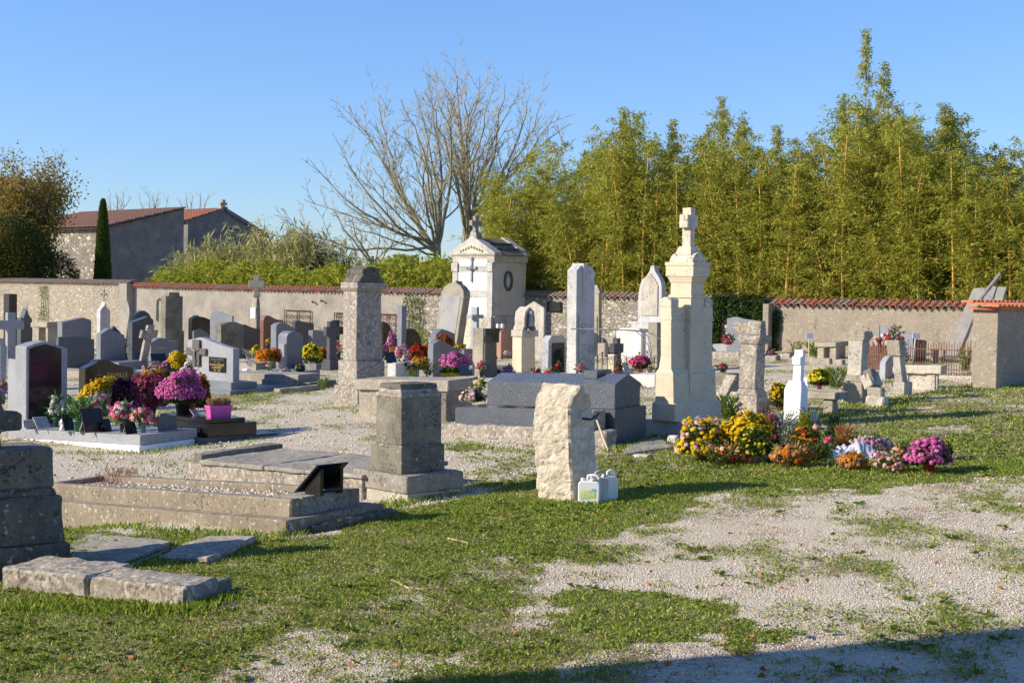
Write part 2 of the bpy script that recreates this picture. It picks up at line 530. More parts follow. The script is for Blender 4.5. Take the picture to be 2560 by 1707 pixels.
# rubble masonry
def rubble(name, a, b, mortar, scale=6.5, bs_=.9):
    mt, nt, bs = newmat(name)
    co = coords(nt)
    mp = nt.nodes.new('ShaderNodeMapping'); mp.inputs['Scale'].default_value = (1, 1, 1.7)
    nt.links.new(co, mp.inputs[0])
    wob = nt.nodes.new('ShaderNodeVectorMath'); wob.operation = 'ADD'
    nn = nt.nodes.new('ShaderNodeTexNoise'); nn.inputs['Scale'].default_value = 5
    nt.links.new(mp.outputs[0], nn.inputs['Vector'])
    s_ = nt.nodes.new('ShaderNodeVectorMath'); s_.operation = 'SCALE'; s_.inputs['Scale'].default_value = 0.12
    nt.links.new(nn.outputs['Color'], s_.inputs[0])
    nt.links.new(mp.outputs[0], wob.inputs[0]); nt.links.new(s_.outputs[0], wob.inputs[1])
    v = vor(nt, wob.outputs[0], scale)
    e = vor(nt, wob.outputs[0], scale, 'DISTANCE_TO_EDGE')
    sx = nt.nodes.new('ShaderNodeSeparateColor'); nt.links.new(v.outputs['Color'], sx.inputs[0])
    c = mix(nt, sx.outputs[0], a, b)
    c = mix(nt, ramp(nt, sx.outputs[1], [(0.75, 0), (0.9, 0.7)]), c, (0.62, 0.56, 0.45))
    c = mix(nt, ramp(nt, e.outputs['Distance'], [(0.02, 1), (0.09, 0)]), c, mortar)
    c = mix(nt, 0.5, c, mix(nt, 1.0, c, ramp(nt, noi(nt, co, 14, 4), [(0.3, 0.6), (0.7, 1.4)]), 'MULTIPLY'))
    c = mix(nt, ramp(nt, noi(nt, co, 0.9, 4), [(0.5, 0), (0.75, 0.35)]), c, (0.22, 0.20, 0.17))
    nt.links.new(c, bs.inputs['Base Color']); bs.inputs['Roughness'].default_value = 0.95
    h = math_(nt, 'ADD', ramp(nt, e.outputs['Distance'], [(0.0, 0), (0.15, 1)]), math_(nt, 'MULTIPLY', noi(nt, co, 25, 3), 0.4))
    bump(nt, bs, h, bs_, 0.03)
    return mt
M['rubble'] = rubble('rubble_masonry', (0.50, 0.43, 0.31), (0.36, 0.30, 0.22), (0.36, 0.32, 0.25))
M['rubbled'] = rubble('darker_rubble_masonry', (0.42, 0.37, 0.29), (0.26, 0.23, 0.19), (0.29, 0.26, 0.21))
M['rubbleh'] = rubble('tree_shaded_house_rubble', (0.34, 0.29, 0.22), (0.18, 0.15, 0.12), (0.17, 0.15, 0.12), 3.2)  # rubble colour darkened to stand in for tree shade on the house front
M['rubstele'] = rubble('squared_rubble_stone', (0.58, 0.51, 0.39), (0.46, 0.40, 0.305), (0.50, 0.44, 0.34), 4.0, .3)

# terracotta tiles: colour per tile
def tiles(name, stops):
    mt, nt, bs = newmat(name)
    ge = nt.nodes.new('ShaderNodeNewGeometry'); co = coords(nt)
    r = math_(nt, 'ADD', math_(nt, 'MULTIPLY', ge.outputs['Random Per Island'], 0.45), math_(nt, 'MULTIPLY', noi(nt, co, 0.35, 3), 0.6))
    c = ramp(nt, r, stops)
    c = mix(nt, ramp(nt, noi(nt, co, 9, 5), [(0.52, 0), (0.62, 0.7)]), c, (0.17, 0.14, 0.11))
    nt.links.new(c, bs.inputs['Base Color']); bs.inputs['Roughness'].default_value = 0.9
    bump(nt, bs, noi(nt, co, 30, 3), 0.4, 0.01)
    return mt
M['tile'] = tiles('canal_tile', [(0.2, (0.42, 0.12, 0.05)), (0.5, (0.30, 0.10, 0.05)), (0.7, (0.24, 0.16, 0.12)), (0.9, (0.30, 0.26, 0.21))])
M['tilel'] = tiles('lichened_canal_tile', [(0.2, (0.30, 0.13, 0.07)), (0.5, (0.26, 0.20, 0.15)), (0.9, (0.20, 0.18, 0.14))])
M['tiler'] = tiles('roof_tile', [(0.2, (0.48, 0.16, 0.07)), (0.6, (0.36, 0.12, 0.06)), (0.9, (0.26, 0.15, 0.11))])
M['tileo'] = tiles('bright_orange_tile', [(0.2, (0.70, 0.22, 0.07)), (0.6, (0.58, 0.17, 0.06)), (0.9, (0.42, 0.20, 0.12))])
M['tiled'] = tiles('old_roof_tile', [(0.2, (0.30, 0.12, 0.07)), (0.6, (0.20, 0.10, 0.07)), (0.9, (0.16, 0.12, 0.09))])
# ================================================================== GROUND
def inpoly(X, Y, poly):
    inside = np.zeros(X.shape, bool)
    n = len(poly); j = n - 1
    for i in range(n):
        xi, yi = poly[i]; xj, yj = poly[j]
        c = ((yi > Y) != (yj > Y)) & (X < (xj - xi) * (Y - yi) / (yj - yi + 1e-12) + xi)
        inside ^= c; j = i
    return inside

def vnoise(X, Y, sc, seed=0):
    """smooth value noise, -1..1"""
    rs = np.random.RandomState(seed)
    T = rs.rand(256, 256) * 2 - 1
    x = X * sc + 100; y = Y * sc + 100
    xi = np.floor(x).astype(int); yi = np.floor(y).astype(int)
    fx = x - xi; fy = y - yi
    fx = fx * fx * (3 - 2 * fx); fy = fy * fy * (3 - 2 * fy)
    g = lambda a, b: T[a % 256, b % 256]
    return (g(xi, yi) * (1 - fx) + g(xi + 1, yi) * fx) * (1 - fy) + (g(xi, yi + 1) * (1 - fx) + g(xi + 1, yi + 1) * fx) * fy
def fbm(X, Y, sc, seed=0, oct_=4):
    r = 0; a = 1; t = 0
    for o in range(oct_):
        r = r + a * vnoise(X, Y, sc * 2 ** o, seed + o); t += a; a *= 0.55
    return r / t

def gpoly(pts):
    return [(G(px, py).x, G(px, py).y) for px, py in pts]
ZONES = [
    # (polygon on the ground, cover, lushness)
    (gpoly([(-300, 1130), (500, 1112), (720, 1075), (690, 985), (850, 975), (1120, 1040), (1340, 1120), (1340, 1180), (1170, 1190), (1100, 1260), (700, 1325), (160, 1325), (-300, 1330)]), 0.20, 0.1),
    (gpoly([(1120, 1100), (1345, 1130), (1345, 1225), (1150, 1215)]), 0.48, 0.5),
    (gpoly([(-600, 1330), (160, 1330), (560, 1340), (740, 1345), (1000, 1290), (1240, 1225), (1550, 1120), (1960, 1040), (2240, 990), (2700, 940), (2900, 1190), (2400, 1190), (2250, 1235), (1800, 1230), (1700, 1300), (1400, 1375), (1380, 1420), (1250, 1530), (850, 1560), (640, 1640), (560, 1760), (-600, 1760)]), 0.84, 0.45),
    (gpoly([(1180, 1240), (1400, 1265), (1960, 1185), (1750, 1235), (1660, 1290), (1350, 1330), (900, 1350), (930, 1290)]), 0.97, 0.8),
    (gpoly([(1960, 1040), (2240, 990), (2700, 930), (2900, 1110), (2400, 1100), (2100, 1085)]), 0.72, 0.05),
    (gpoly([(1950, 1190), (2300, 1200), (2320, 1235), (1980, 1225)]), 0.8, 0.7),
    (gpoly([(860, 1660), (900, 1540), (1130, 1400), (1390, 1400), (1360, 1480), (1250, 1590), (1020, 1700), (840, 1740)]), 0.60, 0.3),
    (gpoly([(1390, 1520), (1470, 1462), (1700, 1478), (1900, 1522), (1990, 1565), (1800, 1610), (1500, 1660), (1400, 1760), (880, 1760), (1060, 1690), (1300, 1610)]), 0.97, 0.75),
    (gpoly([(1780, 1235), (1900, 1262), (2130, 1262), (2350, 1205), (2900, 1205), (2900, 1560), (2300, 1562), (2040, 1580), (1990, 1545), (1700, 1462), (1560, 1438), (1440, 1440), (1450, 1390), (1600, 1330), (1720, 1310)]), 0.26, 0.3),
    (gpoly([(1700, 1300), (1500, 1335), (1400, 1380), (1500, 1420), (1700, 1400), (1760, 1330)]), 0.38, 0.2),
]
def cover(X, Y):
    g = np.full(X.shape, 0.36); l = np.full(X.shape, 0.2)
    wx = X + 0.45 * fbm(X, Y, 1.2, 11) + 0.16 * fbm(X, Y, 5.0, 12); wy = Y + 0.65 * fbm(X, Y, 1.1, 23) + 0.22 * fbm(X, Y, 4.5, 24)
    for poly, a, b in ZONES:
        mk = inpoly(wx, wy, poly)
        g[mk] = a; l[mk] = b
    n = fbm(X, Y * 0.75, 1.5, 5, 5)
    g = g + 0.55 * n
    g = g + 0.28 * fbm(X, Y, 5.0, 77, 3)
    return np.clip((g - 0.20) / 0.56, 0, 1), np.clip(l + 0.35 * fbm(X, Y, 0.9, 31), 0, 1)

def span(a, b, st): return list(np.arange(a, b, st))
xs = np.array([-2500, -700, -200, -90, -50, -34] + span(-26, -9, 0.35) + span(-9, 11, 0.085) + span(11, 24, 0.35) + [24, 30, 45, 90, 220, 700, 2500])
ys = np.array([-2500, -600, -150, -50, -20] + span(-8, 8, 0.8) + span(8, 30, 0.085) + span(30, 66, 0.35) + [66, 75, 95, 140, 260, 700, 2500])
XX, YY = np.meshgrid(xs, ys)
def gznp(X, Y):
    cx = np.where(X > 22, 22 + (X - 22) * 0.1, np.where(X < -24, -24 + (X + 24) * 0.1, X))
    cx = np.clip(cx, -40, 40)
    cy = np.clip(np.where(Y < 62, Y, 62), -40, 62)
    return GX * cx + GY * cy - 0.33 * np.exp(-((X + 5.4) / 2.2) ** 2 - ((Y - 17.0) / 1.7) ** 2)
def gz(x, y):
    return float(gznp(np.array(float(x)), np.array(float(y))))
near = (np.abs(XX) < 25) & (YY > 5) & (YY < 62)
ZZ = gznp(XX, YY) + np.where(near, 0.018 * fbm(XX, YY, 1.6, 3) + 0.006 * vnoise(XX, YY, 6.0, 9), 0)
cg, cl = cover(XX, YY)
V = np.stack([XX, YY, ZZ], -1).reshape(-1, 3)
ny, nx = XX.shape
ii = (np.arange(ny - 1)[:, None] * nx + np.arange(nx - 1)[None, :]).ravel()
Fq = np.stack([ii, ii + 1, ii + nx + 1, ii + nx], 1)
gm = npmesh('ground', V, Fq, smooth=True)
ca = gm.color_attributes.new('cover', 'FLOAT_COLOR', 'POINT')
cdat = np.zeros((len(V), 4), np.float32)
cdat[:, 0] = cg.ravel(); cdat[:, 1] = cl.ravel(); cdat[:, 3] = 1
red = np.clip(fbm(XX, YY, 1.3, 99, 4) * 2.2 - 0.35, 0, 1)
cdat[:, 2] = red.ravel()
ca.data.foreach_set('color', cdat.ravel())
mt, nt, bs = newmat('ground_gravel_and_turf')
att = nd(nt, 'ShaderNodeAttribute', attribute_name='cover')
sep = nd(nt, 'ShaderNodeSeparateColor'); nt.links.new(att.outputs['Color'], sep.inputs[0])
tc = nd(nt, 'ShaderNodeTexCoord'); co = tc.outputs['Object']
vp = vor(nt, co, 74); vp2 = vor(nt, co, 90)
sepv = nd(nt, 'ShaderNodeSeparateColor'); nt.links.new(vp.outputs['Color'], sepv.inputs[0])
peb = ramp(nt, sepv.outputs[0], [(0.0, (0.44, 0.375, 0.275)), (0.45, (0.66, 0.58, 0.445)), (0.8, (0.80, 0.72, 0.58)), (1.0, (0.88, 0.83, 0.72))])
peb = mix(nt, ramp(nt, vp.outputs['Distance'], [(0.45, 0), (0.85, 0.6)]), peb, (0.40, 0.33, 0.25))
soil = ramp(nt, noi(nt, co, 30, 5, 0.7), [(0.3, (0.50, 0.425, 0.305)), (0.7, (0.72, 0.625, 0.47))])
grav = mix(nt, ramp(nt, noi(nt, co, 1.1, 5, 0.7), [(0.38, 0), (0.56, 0.80)]), peb, soil)
turf = ramp(nt, noi(nt, co, 22, 5, 0.75), [(0.25, (0.10, 0.115, 0.03)), (0.5, (0.22, 0.24, 0.065)), (0.75, (0.37, 0.34, 0.15))])
dry = ramp(nt, noi(nt, co, 18, 5, 0.7), [(0.3, (0.20, 0.175, 0.09)), (0.7, (0.40, 0.34, 0.21))])
patch = ramp(nt, noi(nt, co, 2.3, 5, 0.7), [(0.42, 0), (0.56, 1)])
turf = mix(nt, math_(nt, 'MULTIPLY', patch, 0.7), turf, ramp(nt, noi(nt, co, 40, 4, 0.7), [(0.3, (0.13, 0.10, 0.055)), (0.7, (0.34, 0.27, 0.16))]))
turf = mix(nt, ramp(nt, math_(nt, 'ADD', sep.outputs[1], math_(nt, 'MULTIPLY', math_(nt, 'SUBTRACT', noi(nt, co, 5, 4), 0.5), 0.9)), [(0.2, 0.75), (0.6, 0.0)]), turf, dry)
edge = math_(nt, 'ADD', sep.outputs[0], math_(nt, 'MULTIPLY', math_(nt, 'SUBTRACT', noi(nt, co, 14, 6, 0.8), 0.5), 2.0))
fac = ramp(nt, edge, [(0.32, 0), (0.85, 1)])
c = mix(nt, fac, grav, turf)
rf = math_(nt, 'MULTIPLY', math_(nt, 'MULTIPLY', sep.outputs[2], ramp(nt, noi(nt, co, 15, 4), [(0.45, 0), (0.6, 1)])), 0.55)
c = mix(nt, rf, c, (0.13, 0.05, 0.035))
nt.links.new(c, bs.inputs['Base Color']); bs.inputs['Roughness'].default_value = 0.95
bs.inputs['Specular IOR Level'].default_value = 0.15
h = math_(nt, 'ADD', math_(nt, 'MULTIPLY', ramp(nt, vp.outputs['Distance'], [(0, 1), (0.8, 0)]), 0.6), math_(nt, 'MULTIPLY', noi(nt, co, 35, 4), 0.9))
bump(nt, bs, h, 0.9, 0.02)
gm.materials.append(mt)
go = link_mesh('ground', gm); go['kind'] = 'structure'

# ---- grass and clover leaves, pebbles (nobody could count them)
rng = np.random.default_rng(7)
def inview(X, Y, pad=0.0):
    return (np.abs(X / Y - 0.0) < 0.40 + pad)
NOGRASS = []                                       # filled with rectangles where stones stand
def scatter(n, d0, d1, power=1.6):
    t = rng.random(n)
    d = (d0 ** power + t * (d1 ** power - d0 ** power)) ** (1 / power)
    x = (rng.random(n) * 2 - 1) * 0.40 * d
    return x, d
M['grass'] = leafmat('turf_leaves', [(0.18, (0.08, 0.13, 0.015)), (0.45, (0.21, 0.31, 0.035)), (0.75, (0.36, 0.45, 0.06)), (0.95, (0.62, 0.58, 0.19))], 0.40)
M['drygrass'] = leafmat('dry_turf_leaves', [(0.1, (0.22, 0.21, 0.06)), (0.5, (0.37, 0.35, 0.10)), (0.9, (0.65, 0.54, 0.31))], 0.2)
M['redmoss'] = leafmat('reddish_moss', [(0.1, (0.17, 0.06, 0.04)), (0.9, (0.32, 0.13, 0.09))], 0.1)
def turf_mesh(name, n, d0, d1, L, W, thr, mat, power, lab, use_l=False, redd=False):
    X, Y = scatter(n, d0, d1, power)
    g, l = cover(X, Y)
    pt = fbm(X, Y, 2.0, 71, 4)
    if redd: keep = (fbm(X, Y, 1.3, 99, 4) * 2.2 - 0.35 > 0.25) & (rng.random(n) < 0.5) & (g < 0.9)
    elif use_l: keep = rng.random(n) < np.clip(g * 1.25 - 0.15, 0, 1) * np.clip(0.55 + 0.55 * l + 1.3 * pt, 0.08, 1)
    else: keep = rng.random(n) < np.clip(g * 1.1, 0, 1) * (1.05 - l * 0.8)
    X, Y = X[keep], Y[keep]; k = len(X)
    P = np.stack([X, Y, gznp(X, Y) + 0.018 * fbm(X, Y, 1.6, 3)], 1)
    D = rdir(rng, k); D[:, 2] = np.abs(D[:, 2]) * 1.1 + 0.12
    LL = L * (0.5 + rng.random(k)); WW = W * (0.6 + 0.8 * rng.random(k))
    V, Fc = leaves(rng, P, D, LL, WW, 0.5)
    V[:, 2] += np.repeat(rng.random(k) * 0.012, 4)
    me = npmesh(name, V, Fc, [mat])
    o = link_mesh(name, me); tag(o, lab, 'grass', kind='stuff')
    return o
turf_mesh('turf', 330000, 8.2, 17, 0.030, 0.0115, 0, M['grass'], 2.0, 'short green clover and grass over the foreground turf', True)
turf_mesh('turf', 260000, 16.5, 34, 0.045, 0.018, 0, M['grass'], 1.8, 'green grass further back between the graves', True)
turf_mesh('dry_turf', 130000, 8.2, 17, 0.032, 0.008, 0, M['drygrass'], 2.0, 'dry straw coloured grass mixed in the foreground turf')
turf_mesh('dry_turf', 130000, 16.5, 45, 0.05, 0.014, 0, M['drygrass'], 1.8, 'dry straw coloured grass between the graves')
turf_mesh('moss', 60000, 8.2, 17, 0.016, 0.009, 0, M['redmoss'], 2.0, 'reddish brown moss on the bare patches', redd=True)

def pebbles(n, d0, d1, r):
    X, Y = scatter(n, d0, d1, 2.0)
    g, l = cover(X, Y)
    keep = rng.random(n) < np.clip(1.1 - g * 1.4, 0.02, 1)
    X, Y = X[keep], Y[keep]; k = len(X)
    rr = r * (0.45 + 1.0 * rng.random(k) ** 3)
    Z = gznp(X, Y) + 0.018 * fbm(X, Y, 1.6, 3)
    base = np.array([[1, 0, 0], [0, 1, 0], [-1, 0, 0], [0, -1, 0], [0, 0, 0.8], [0, 0, -0.5]], float)
    fs = np.array([[0, 1, 4], [1, 2, 4], [2, 3, 4], [3, 0, 4], [1, 0, 5], [2, 1, 5], [3, 2, 5], [0, 3, 5]])
    a = rng.random(k) * 6.283
    jit = 1 + 0.35 * rng.normal(size=(k, 6, 1))
    B = base[None] * jit * rr[:, None, None]
    c_, s_ = np.cos(a)[:, None], np.sin(a)[:, None]
    Vx = B[..., 0] * c_ - B[..., 1] * s_; Vy = B[..., 0] * s_ + B[..., 1] * c_
    V = np.stack([Vx + X[:, None], Vy + Y[:, None], B[..., 2] + Z[:, None] + rr[:, None] * 0.35], -1).reshape(-1, 3)
    Fc = (fs[None] + (np.arange(k) * 6)[:, None, None]).reshape(-1, 3)
    return npmesh('gravel', V, Fc, [M['pebble']])
M['pebble'] = leafmat('pebbles', [(0.1, (0.50, 0.42, 0.32)), (0.4, (0.70, 0.60, 0.47)), (0.7, (0.80, 0.71, 0.58)), (0.95, (0.86, 0.82, 0.73))], 0.0, 0.9)
o = link_mesh('gravel', pebbles(85000, 8.2, 16, 0.0072)); tag(o, 'loose pale gravel stones in the bare foreground patches', 'gravel', kind='stuff')
o = link_mesh('gravel', pebbles(42000, 15.5, 30, 0.015)); tag(o, 'loose pale gravel stones on the path between the graves', 'gravel', kind='stuff')

# ================================================================== BOUNDARY WALL
def wallxy(px):
    k = 54 + 0.0195 * px
    return Vector(((px - 1280) / k, 3650 / k, 0))
W0, W1 = wallxy(-250), wallxy(2760)
WD = (W1 - W0).normalized(); WN = Vector((-WD.y, WD.x, 0))   # WN points away from the camera
WYAW = math.atan2(WD.y, WD.x)
def ws(px): return (wallxy(px) - W0).length
def wtop(px, py):
    p = wallxy(px); p.z = 0
    return heightof(p, py)
wall = thing('boundary_wall', 'long pale cemetery wall capped with curved red tiles, running behind all the graves', 'wall', W0, WYAW)
segs = [
    ([(-250, 701), (0, 706), (318, 712)], 'rubble', 'masonry', 'bright rubble masonry at the left end'),
    ([(333, 718), (600, 726), (1010, 734)], 'render', 'render', 'grey rendered stretch behind the left graves'),
    ([(1010, 734), (1330, 742), (1660, 748), (1795, 756), (1922, 760)], 'rubbled', 'masonry', 'rubble masonry in the middle'),
    ([(1934, 763), (2200, 768), (2420, 772), (2760, 777)], 'roughcast', 'render', 'beige roughcast stretch at the right'),
]
def zt(seg, s):
    xs_ = [ws(p[0]) for p in seg]; zs_ = [wtop(*p) for p in seg]
    return float(np.interp(s, xs_, zs_))
allpts = []
for pts, mk, nm, lab in segs:
    mb = MB()
    for (a, b) in zip(pts[:-1], pts[1:]):
        s0, s1 = ws(a[0]), ws(b[0]); z0, z1 = wtop(*a), wtop(*b)
        g0 = gz(*(W0 + WD * s0).xy) - 0.4; g1 = gz(*(W0 + WD * s1).xy) - 0.4
        vs = [(s0, 0, g0), (s1, 0, g1), (s1, 0, z1), (s0, 0, z0), (s0, 0.42, g0), (s1, 0.42, g1), (s1, 0.42, z1), (s0, 0.42, z0)]
        mb.add(vs, [(0, 1, 2, 3), (5, 4, 7, 6), (3, 2, 6, 7), (1, 5, 6, 2), (4, 0, 3, 7)])
    mb.build(nm, M[mk], wall, label=lab)
# buttresses at the two joints
for pxa, pxb, yt_, mk in ((312, 332, 712, 'render'), (1921, 1936, 764, 'roughcast')):
    s0, s1 = ws(pxa), ws(pxb); z = wtop(pxa, yt_)
    MB().box(s0, s1, -0.32, 0.44, gz(*(W0 + WD * s0).xy) - 0.4, z + 0.05).build('buttress', M[mk], wall, bevel=0.01)
def half_tile(mb, sx, y0, z0, y1, z1, r, th=0.018, n=6, jx=0.0):
    vs = []
    for (yy, zz, rr) in ((y0, z0, r), (y1, z1, r * 0.82)):
        for q in (rr, rr - th):
            for i in range(n + 1):
                a = math.pi * i / n
                vs.append((sx + q * math.cos(a) + (jx if yy == y1 else 0), yy, zz + q * math.sin(a) * 0.95))
    k = n + 1
    fs = []
    for i in range(n):
        fs.append((i, i + 1, 2 * k + i + 1, 2 * k + i))
        fs.append((k + i + 1, k + i, 3 * k + i, 3 * k + i + 1))
        fs.append((i + 1, i, k + i, k + i + 1))
    mb.add(vs, fs)
rr_ = random.Random(3)
for pts, mk, nm, lab in segs:
    red = MB(); under = MB()
    s = ws(pts[0][0]); e = ws(pts[-1][0])
    while s < e:
        z = zt(pts, s) - 0.01
        j = rr_.uniform(-0.012, 0.012)
        half_tile(red, s + j, -0.13 + rr_.uniform(-.02, .02), z + rr_.uniform(-.01, .01), 0.16, z + 0.13, 0.096, jx=rr_.uniform(-.01, .01))
        half_tile(red, s + j, 0.10, z + 0.12, 0.50, z + 0.16, 0.088, jx=rr_.uniform(-.01, .01))
        s += 0.2
    for (a, b) in zip(pts[:-1], pts[1:]):
        s0, s1 = ws(a[0]), ws(b[0]); z0, z1 = wtop(*a) + .002, wtop(*b) + .002
        vs = [(s0, -0.02, z0), (s1, -0.02, z1), (s1, 0.2, z1 + .11), (s0, 0.2, z0 + .11), (s0, 0.46, z0), (s1, 0.46, z1),
              (s0, -0.02, z0 - .03), (s1, -0.02, z1 - .03)]
        under.add(vs, [(0, 1, 2, 3), (3, 2, 5, 4), (6, 7, 1, 0), (6, 4, 5, 7)])
    tm = M['tilel'] if nm == 'masonry' else M['tile']
    red.build('tile_coping', tm, wall)
    under.build('coping_bed', M['rubbled'], wall)

# ================================================================== BUILDINGS BEHIND
def tile_roof(mb, O, U, Vv, lu, lv, sp=0.26, ln=0.42, seed=1):
    """tiles on a plane: U along the eave, Vv up the slope (unit vectors)"""
    rr = random.Random(seed)
    N = U.cross(Vv).normalized()
    if N.z < 0: N = -N
    nu = int(lu / sp); nv = int(lv / ln) + 1
    for i in range(nu):
        for j in range(nv):
            o = O + U * (i * sp + rr.uniform(-.015, .015)) + Vv * (j * ln)
            l2 = min(ln * 1.12, lv - j * ln)
            if l2 < 0.08: continue
            r = sp * 0.46
            vs = []
            for t, rad, up_ in ((0, r, 0.035), (l2, r * 0.85, 0.0)):
                for q in range(5):
                    a = math.pi * q / 4
                    vs.append(o + Vv * t + U * (rad * math.cos(a)) + N * (rad * math.sin(a) * 0.7 + up_))
            fs = [(q, q + 1, 6 + q, 5 + q) for q in range(4)] + [(4, 3, 2, 1, 0)]
            mb.add(vs, fs)

def spotd(xl, xc, xr, dd, phi=PHI):
    s = Spot(); b, a = axes(phi); s.b, s.a, s.phi = b, a, phi
    p = atd(xc, 760, dd); s.P = Vector((p.x, p.y, gz(p.x, p.y)))
    s.w = solve(s.P, b, xr, 0, 60); s.t = solve(s.P, a, xl, 0, 60)
    return s
# house with a single tiled slope
s = spotd(20, 272, 457, 78)
h0 = heightof(s.P, 566); Q = s.P + s.b * s.w; h1 = heightof(Vector((Q.x, Q.y, s.P.z)), 520)
hs = thing('stone_house', 'stone house with one long tiled slope and a blank grey gable wall, behind the cypress', 'house', s.P, s.phi)
mb = MB()
mb.add([(0, 0, -1), (s.w, 0, -1), (s.w, 0, h1), (0, 0, h0)], [(0, 1, 2, 3)])
mb.add([(s.w, 0, -1), (s.w, s.t, -1), (s.w, s.t, h1), (s.w, 0, h1)], [(0, 1, 2, 3)])
mb.build('gable_wall', stone('cement_gable', (0.215, 0.195, 0.165), (0.11, 0.105, 0.095), None, 0.7, 0.1, 0, 0, 0.3), hs)
mb = MB(); mb.add([(0, 0, -1), (0, s.t, -1), (0, s.t, h0), (0, 0, h0)], [(3, 2, 1, 0)])
mb.build('front_wall', M['rubbleh'], hs)  # tree shade on this wall is put into the rubble colour
mb = MB()
U = Vector((0, 1, 0)); Vv = Vector((s.w + 0.3, 0, h1 - h0)).normalized()
tile_roof(mb, Vector((-0.35, -0.1, h0 - 0.03)), U, Vv, s.t + 0.1, math.hypot(s.w + 0.35, h1 - h0), 0.3, 0.6)
mb.build('roof', M['tiled'], hs)
mb = MB(); mb.add([(-.35, -.12, h0 - .12), (s.w, -.12, h1 - .05), (s.w, s.t, h1 - .05), (-.35, s.t, h0 - .12)], [(0, 1, 2, 3)])
mb.build('roof_bed', M['tiled'], hs)
# chapel-like house with a gable
s = spotd(440, 468, 655, 90)
s.t = 14
hs = thing('gabled_house', 'gabled stone building with orange tiled roof and a small stone cross on its peak', 'house', s.P, s.phi)
Pk = s.P + s.b * solve(s.P, s.b, 558, 0, 40); xm = (Pk - s.P).length
hp = heightof(Vector((Pk.x, Pk.y, s.P.z)), 524)
hl = heightof(s.P, 553)
Er = s.P + s.b * s.w; hr = heightof(Vector((Er.x, Er.y, s.P.z)), 585)
MB().prism([(0, -1), (s.w, -1), (s.w, hr), (xm, hp), (0, hl)], 0, s.t).build('wall', stone('chapel_wall', (0.205, 0.19, 0.165), (0.10, 0.095, 0.09), None, 0.7, 0.2, 0, 0, 0.4), hs)
mb = MB(); Vv = Vector((xm, 0, hp - hl)).normalized()
tile_roof(mb, Vector((-0.3, 0.1, hl - 0.05)), Vector((0, 1, 0)), Vv, 13, math.hypot(xm + .3, hp - hl), 0.3, 0.6, 4)
mb.build('roof', M['tiler'], hs)
mb = MB()
mb.add([(xm, -.15, hp + .12), (s.w + .4, -.15, hr), (s.w + .4, s.t, hr), (xm, s.t, hp + .12), (xm, -.15, hp - .12), (s.w + .4, -.15, hr - .25), (s.w + .4, s.t, hr - .25), (xm, s.t, hp - .12)],
       [(0, 1, 2, 3), (7, 6, 5, 4), (0, 4, 5, 1), (1, 5, 6, 2)])
mb.build('roof', M['slate'], hs)
mb = MB(); mb.box(xm - .10, xm + .10, 0.05, .3, hp, hp + .62); mb.box(xm - .25, xm + .25, 0.06, .29, hp + .28, hp + .44); mb.box(xm - .25, xm + .25, 0.0, .35, hp - .1, hp + .18)
mb.build('cross', M['limestone'], hs)
for wx_ in (0.36, 0.62):
    MB().box(s.w * wx_, s.w * wx_ + .45, -.03, .02, hl - 1.6, hl - 0.7).build('window', M['slate'], hs)
# tall house behind the autumn tree
s = spotd(-80, -10, 104, 95)
h = heightof(s.P, 470)
hs = thing('far_house', 'dark walled house with an orange roof edge half hidden by the autumn tree', 'house', s.P, s.phi)
MB().box(0, s.w, 0, s.t, -1, h).build('wall', M['panel'], hs)
mb = MB(); mb.add([(-.3, -.3, h), (s.w + .3, -.3, h), (s.w + .3, s.t * .5, h + .9), (-.3, s.t * .5, h + .9)], [(0, 1, 2, 3)]); mb.add([(-.3, -.3, h), (s.w + .3, -.3, h), (s.w + .3, s.t * .5, h + .9), (-.3, s.t * .5, h + .9)], [(3, 2, 1, 0)])
tile_roof(mb, Vector((0, -0.3, h)), Vector((1, 0, 0)), Vector((0, s.t * .5 + .3, .9)).normalized(), s.w, s.t * .5 + .3, 0.3, 0.6)
mb.build('roof', M['tiler'], hs)
MB().box(s.w * .4, s.w * .4 + .9, -.04, .02, 2.2, 3.6).build('window', M['slate'], hs)
# church whose shadow crosses the foreground (stands left of the camera)
ch_phi = SUN_AZ
b_, a_ = axes(ch_phi)
e0 = G(990, 1707); 
cpt = e0 - b_ * 6.2
ch = thing('church', 'tall stone church standing left of the camera whose shadow crosses the foreground', 'church', (cpt.x, cpt.y, -0.3), ch_phi)
mb = MB(); mb.box(-9, 0, -17, 0, -1, 11.5); mb.build('wall', M['rubble'], ch)
mb = MB(); mb.prism([(-9.3, 11.5), (0.0, 11.5), (-4.6, 14.4)], -17, 0.0); mb.build('roof', M['tiler'], ch)
MB().box(-0.02, 0.03, -3.4, -2.4, 3.5, 5.5).build('window', M['slate'], ch)

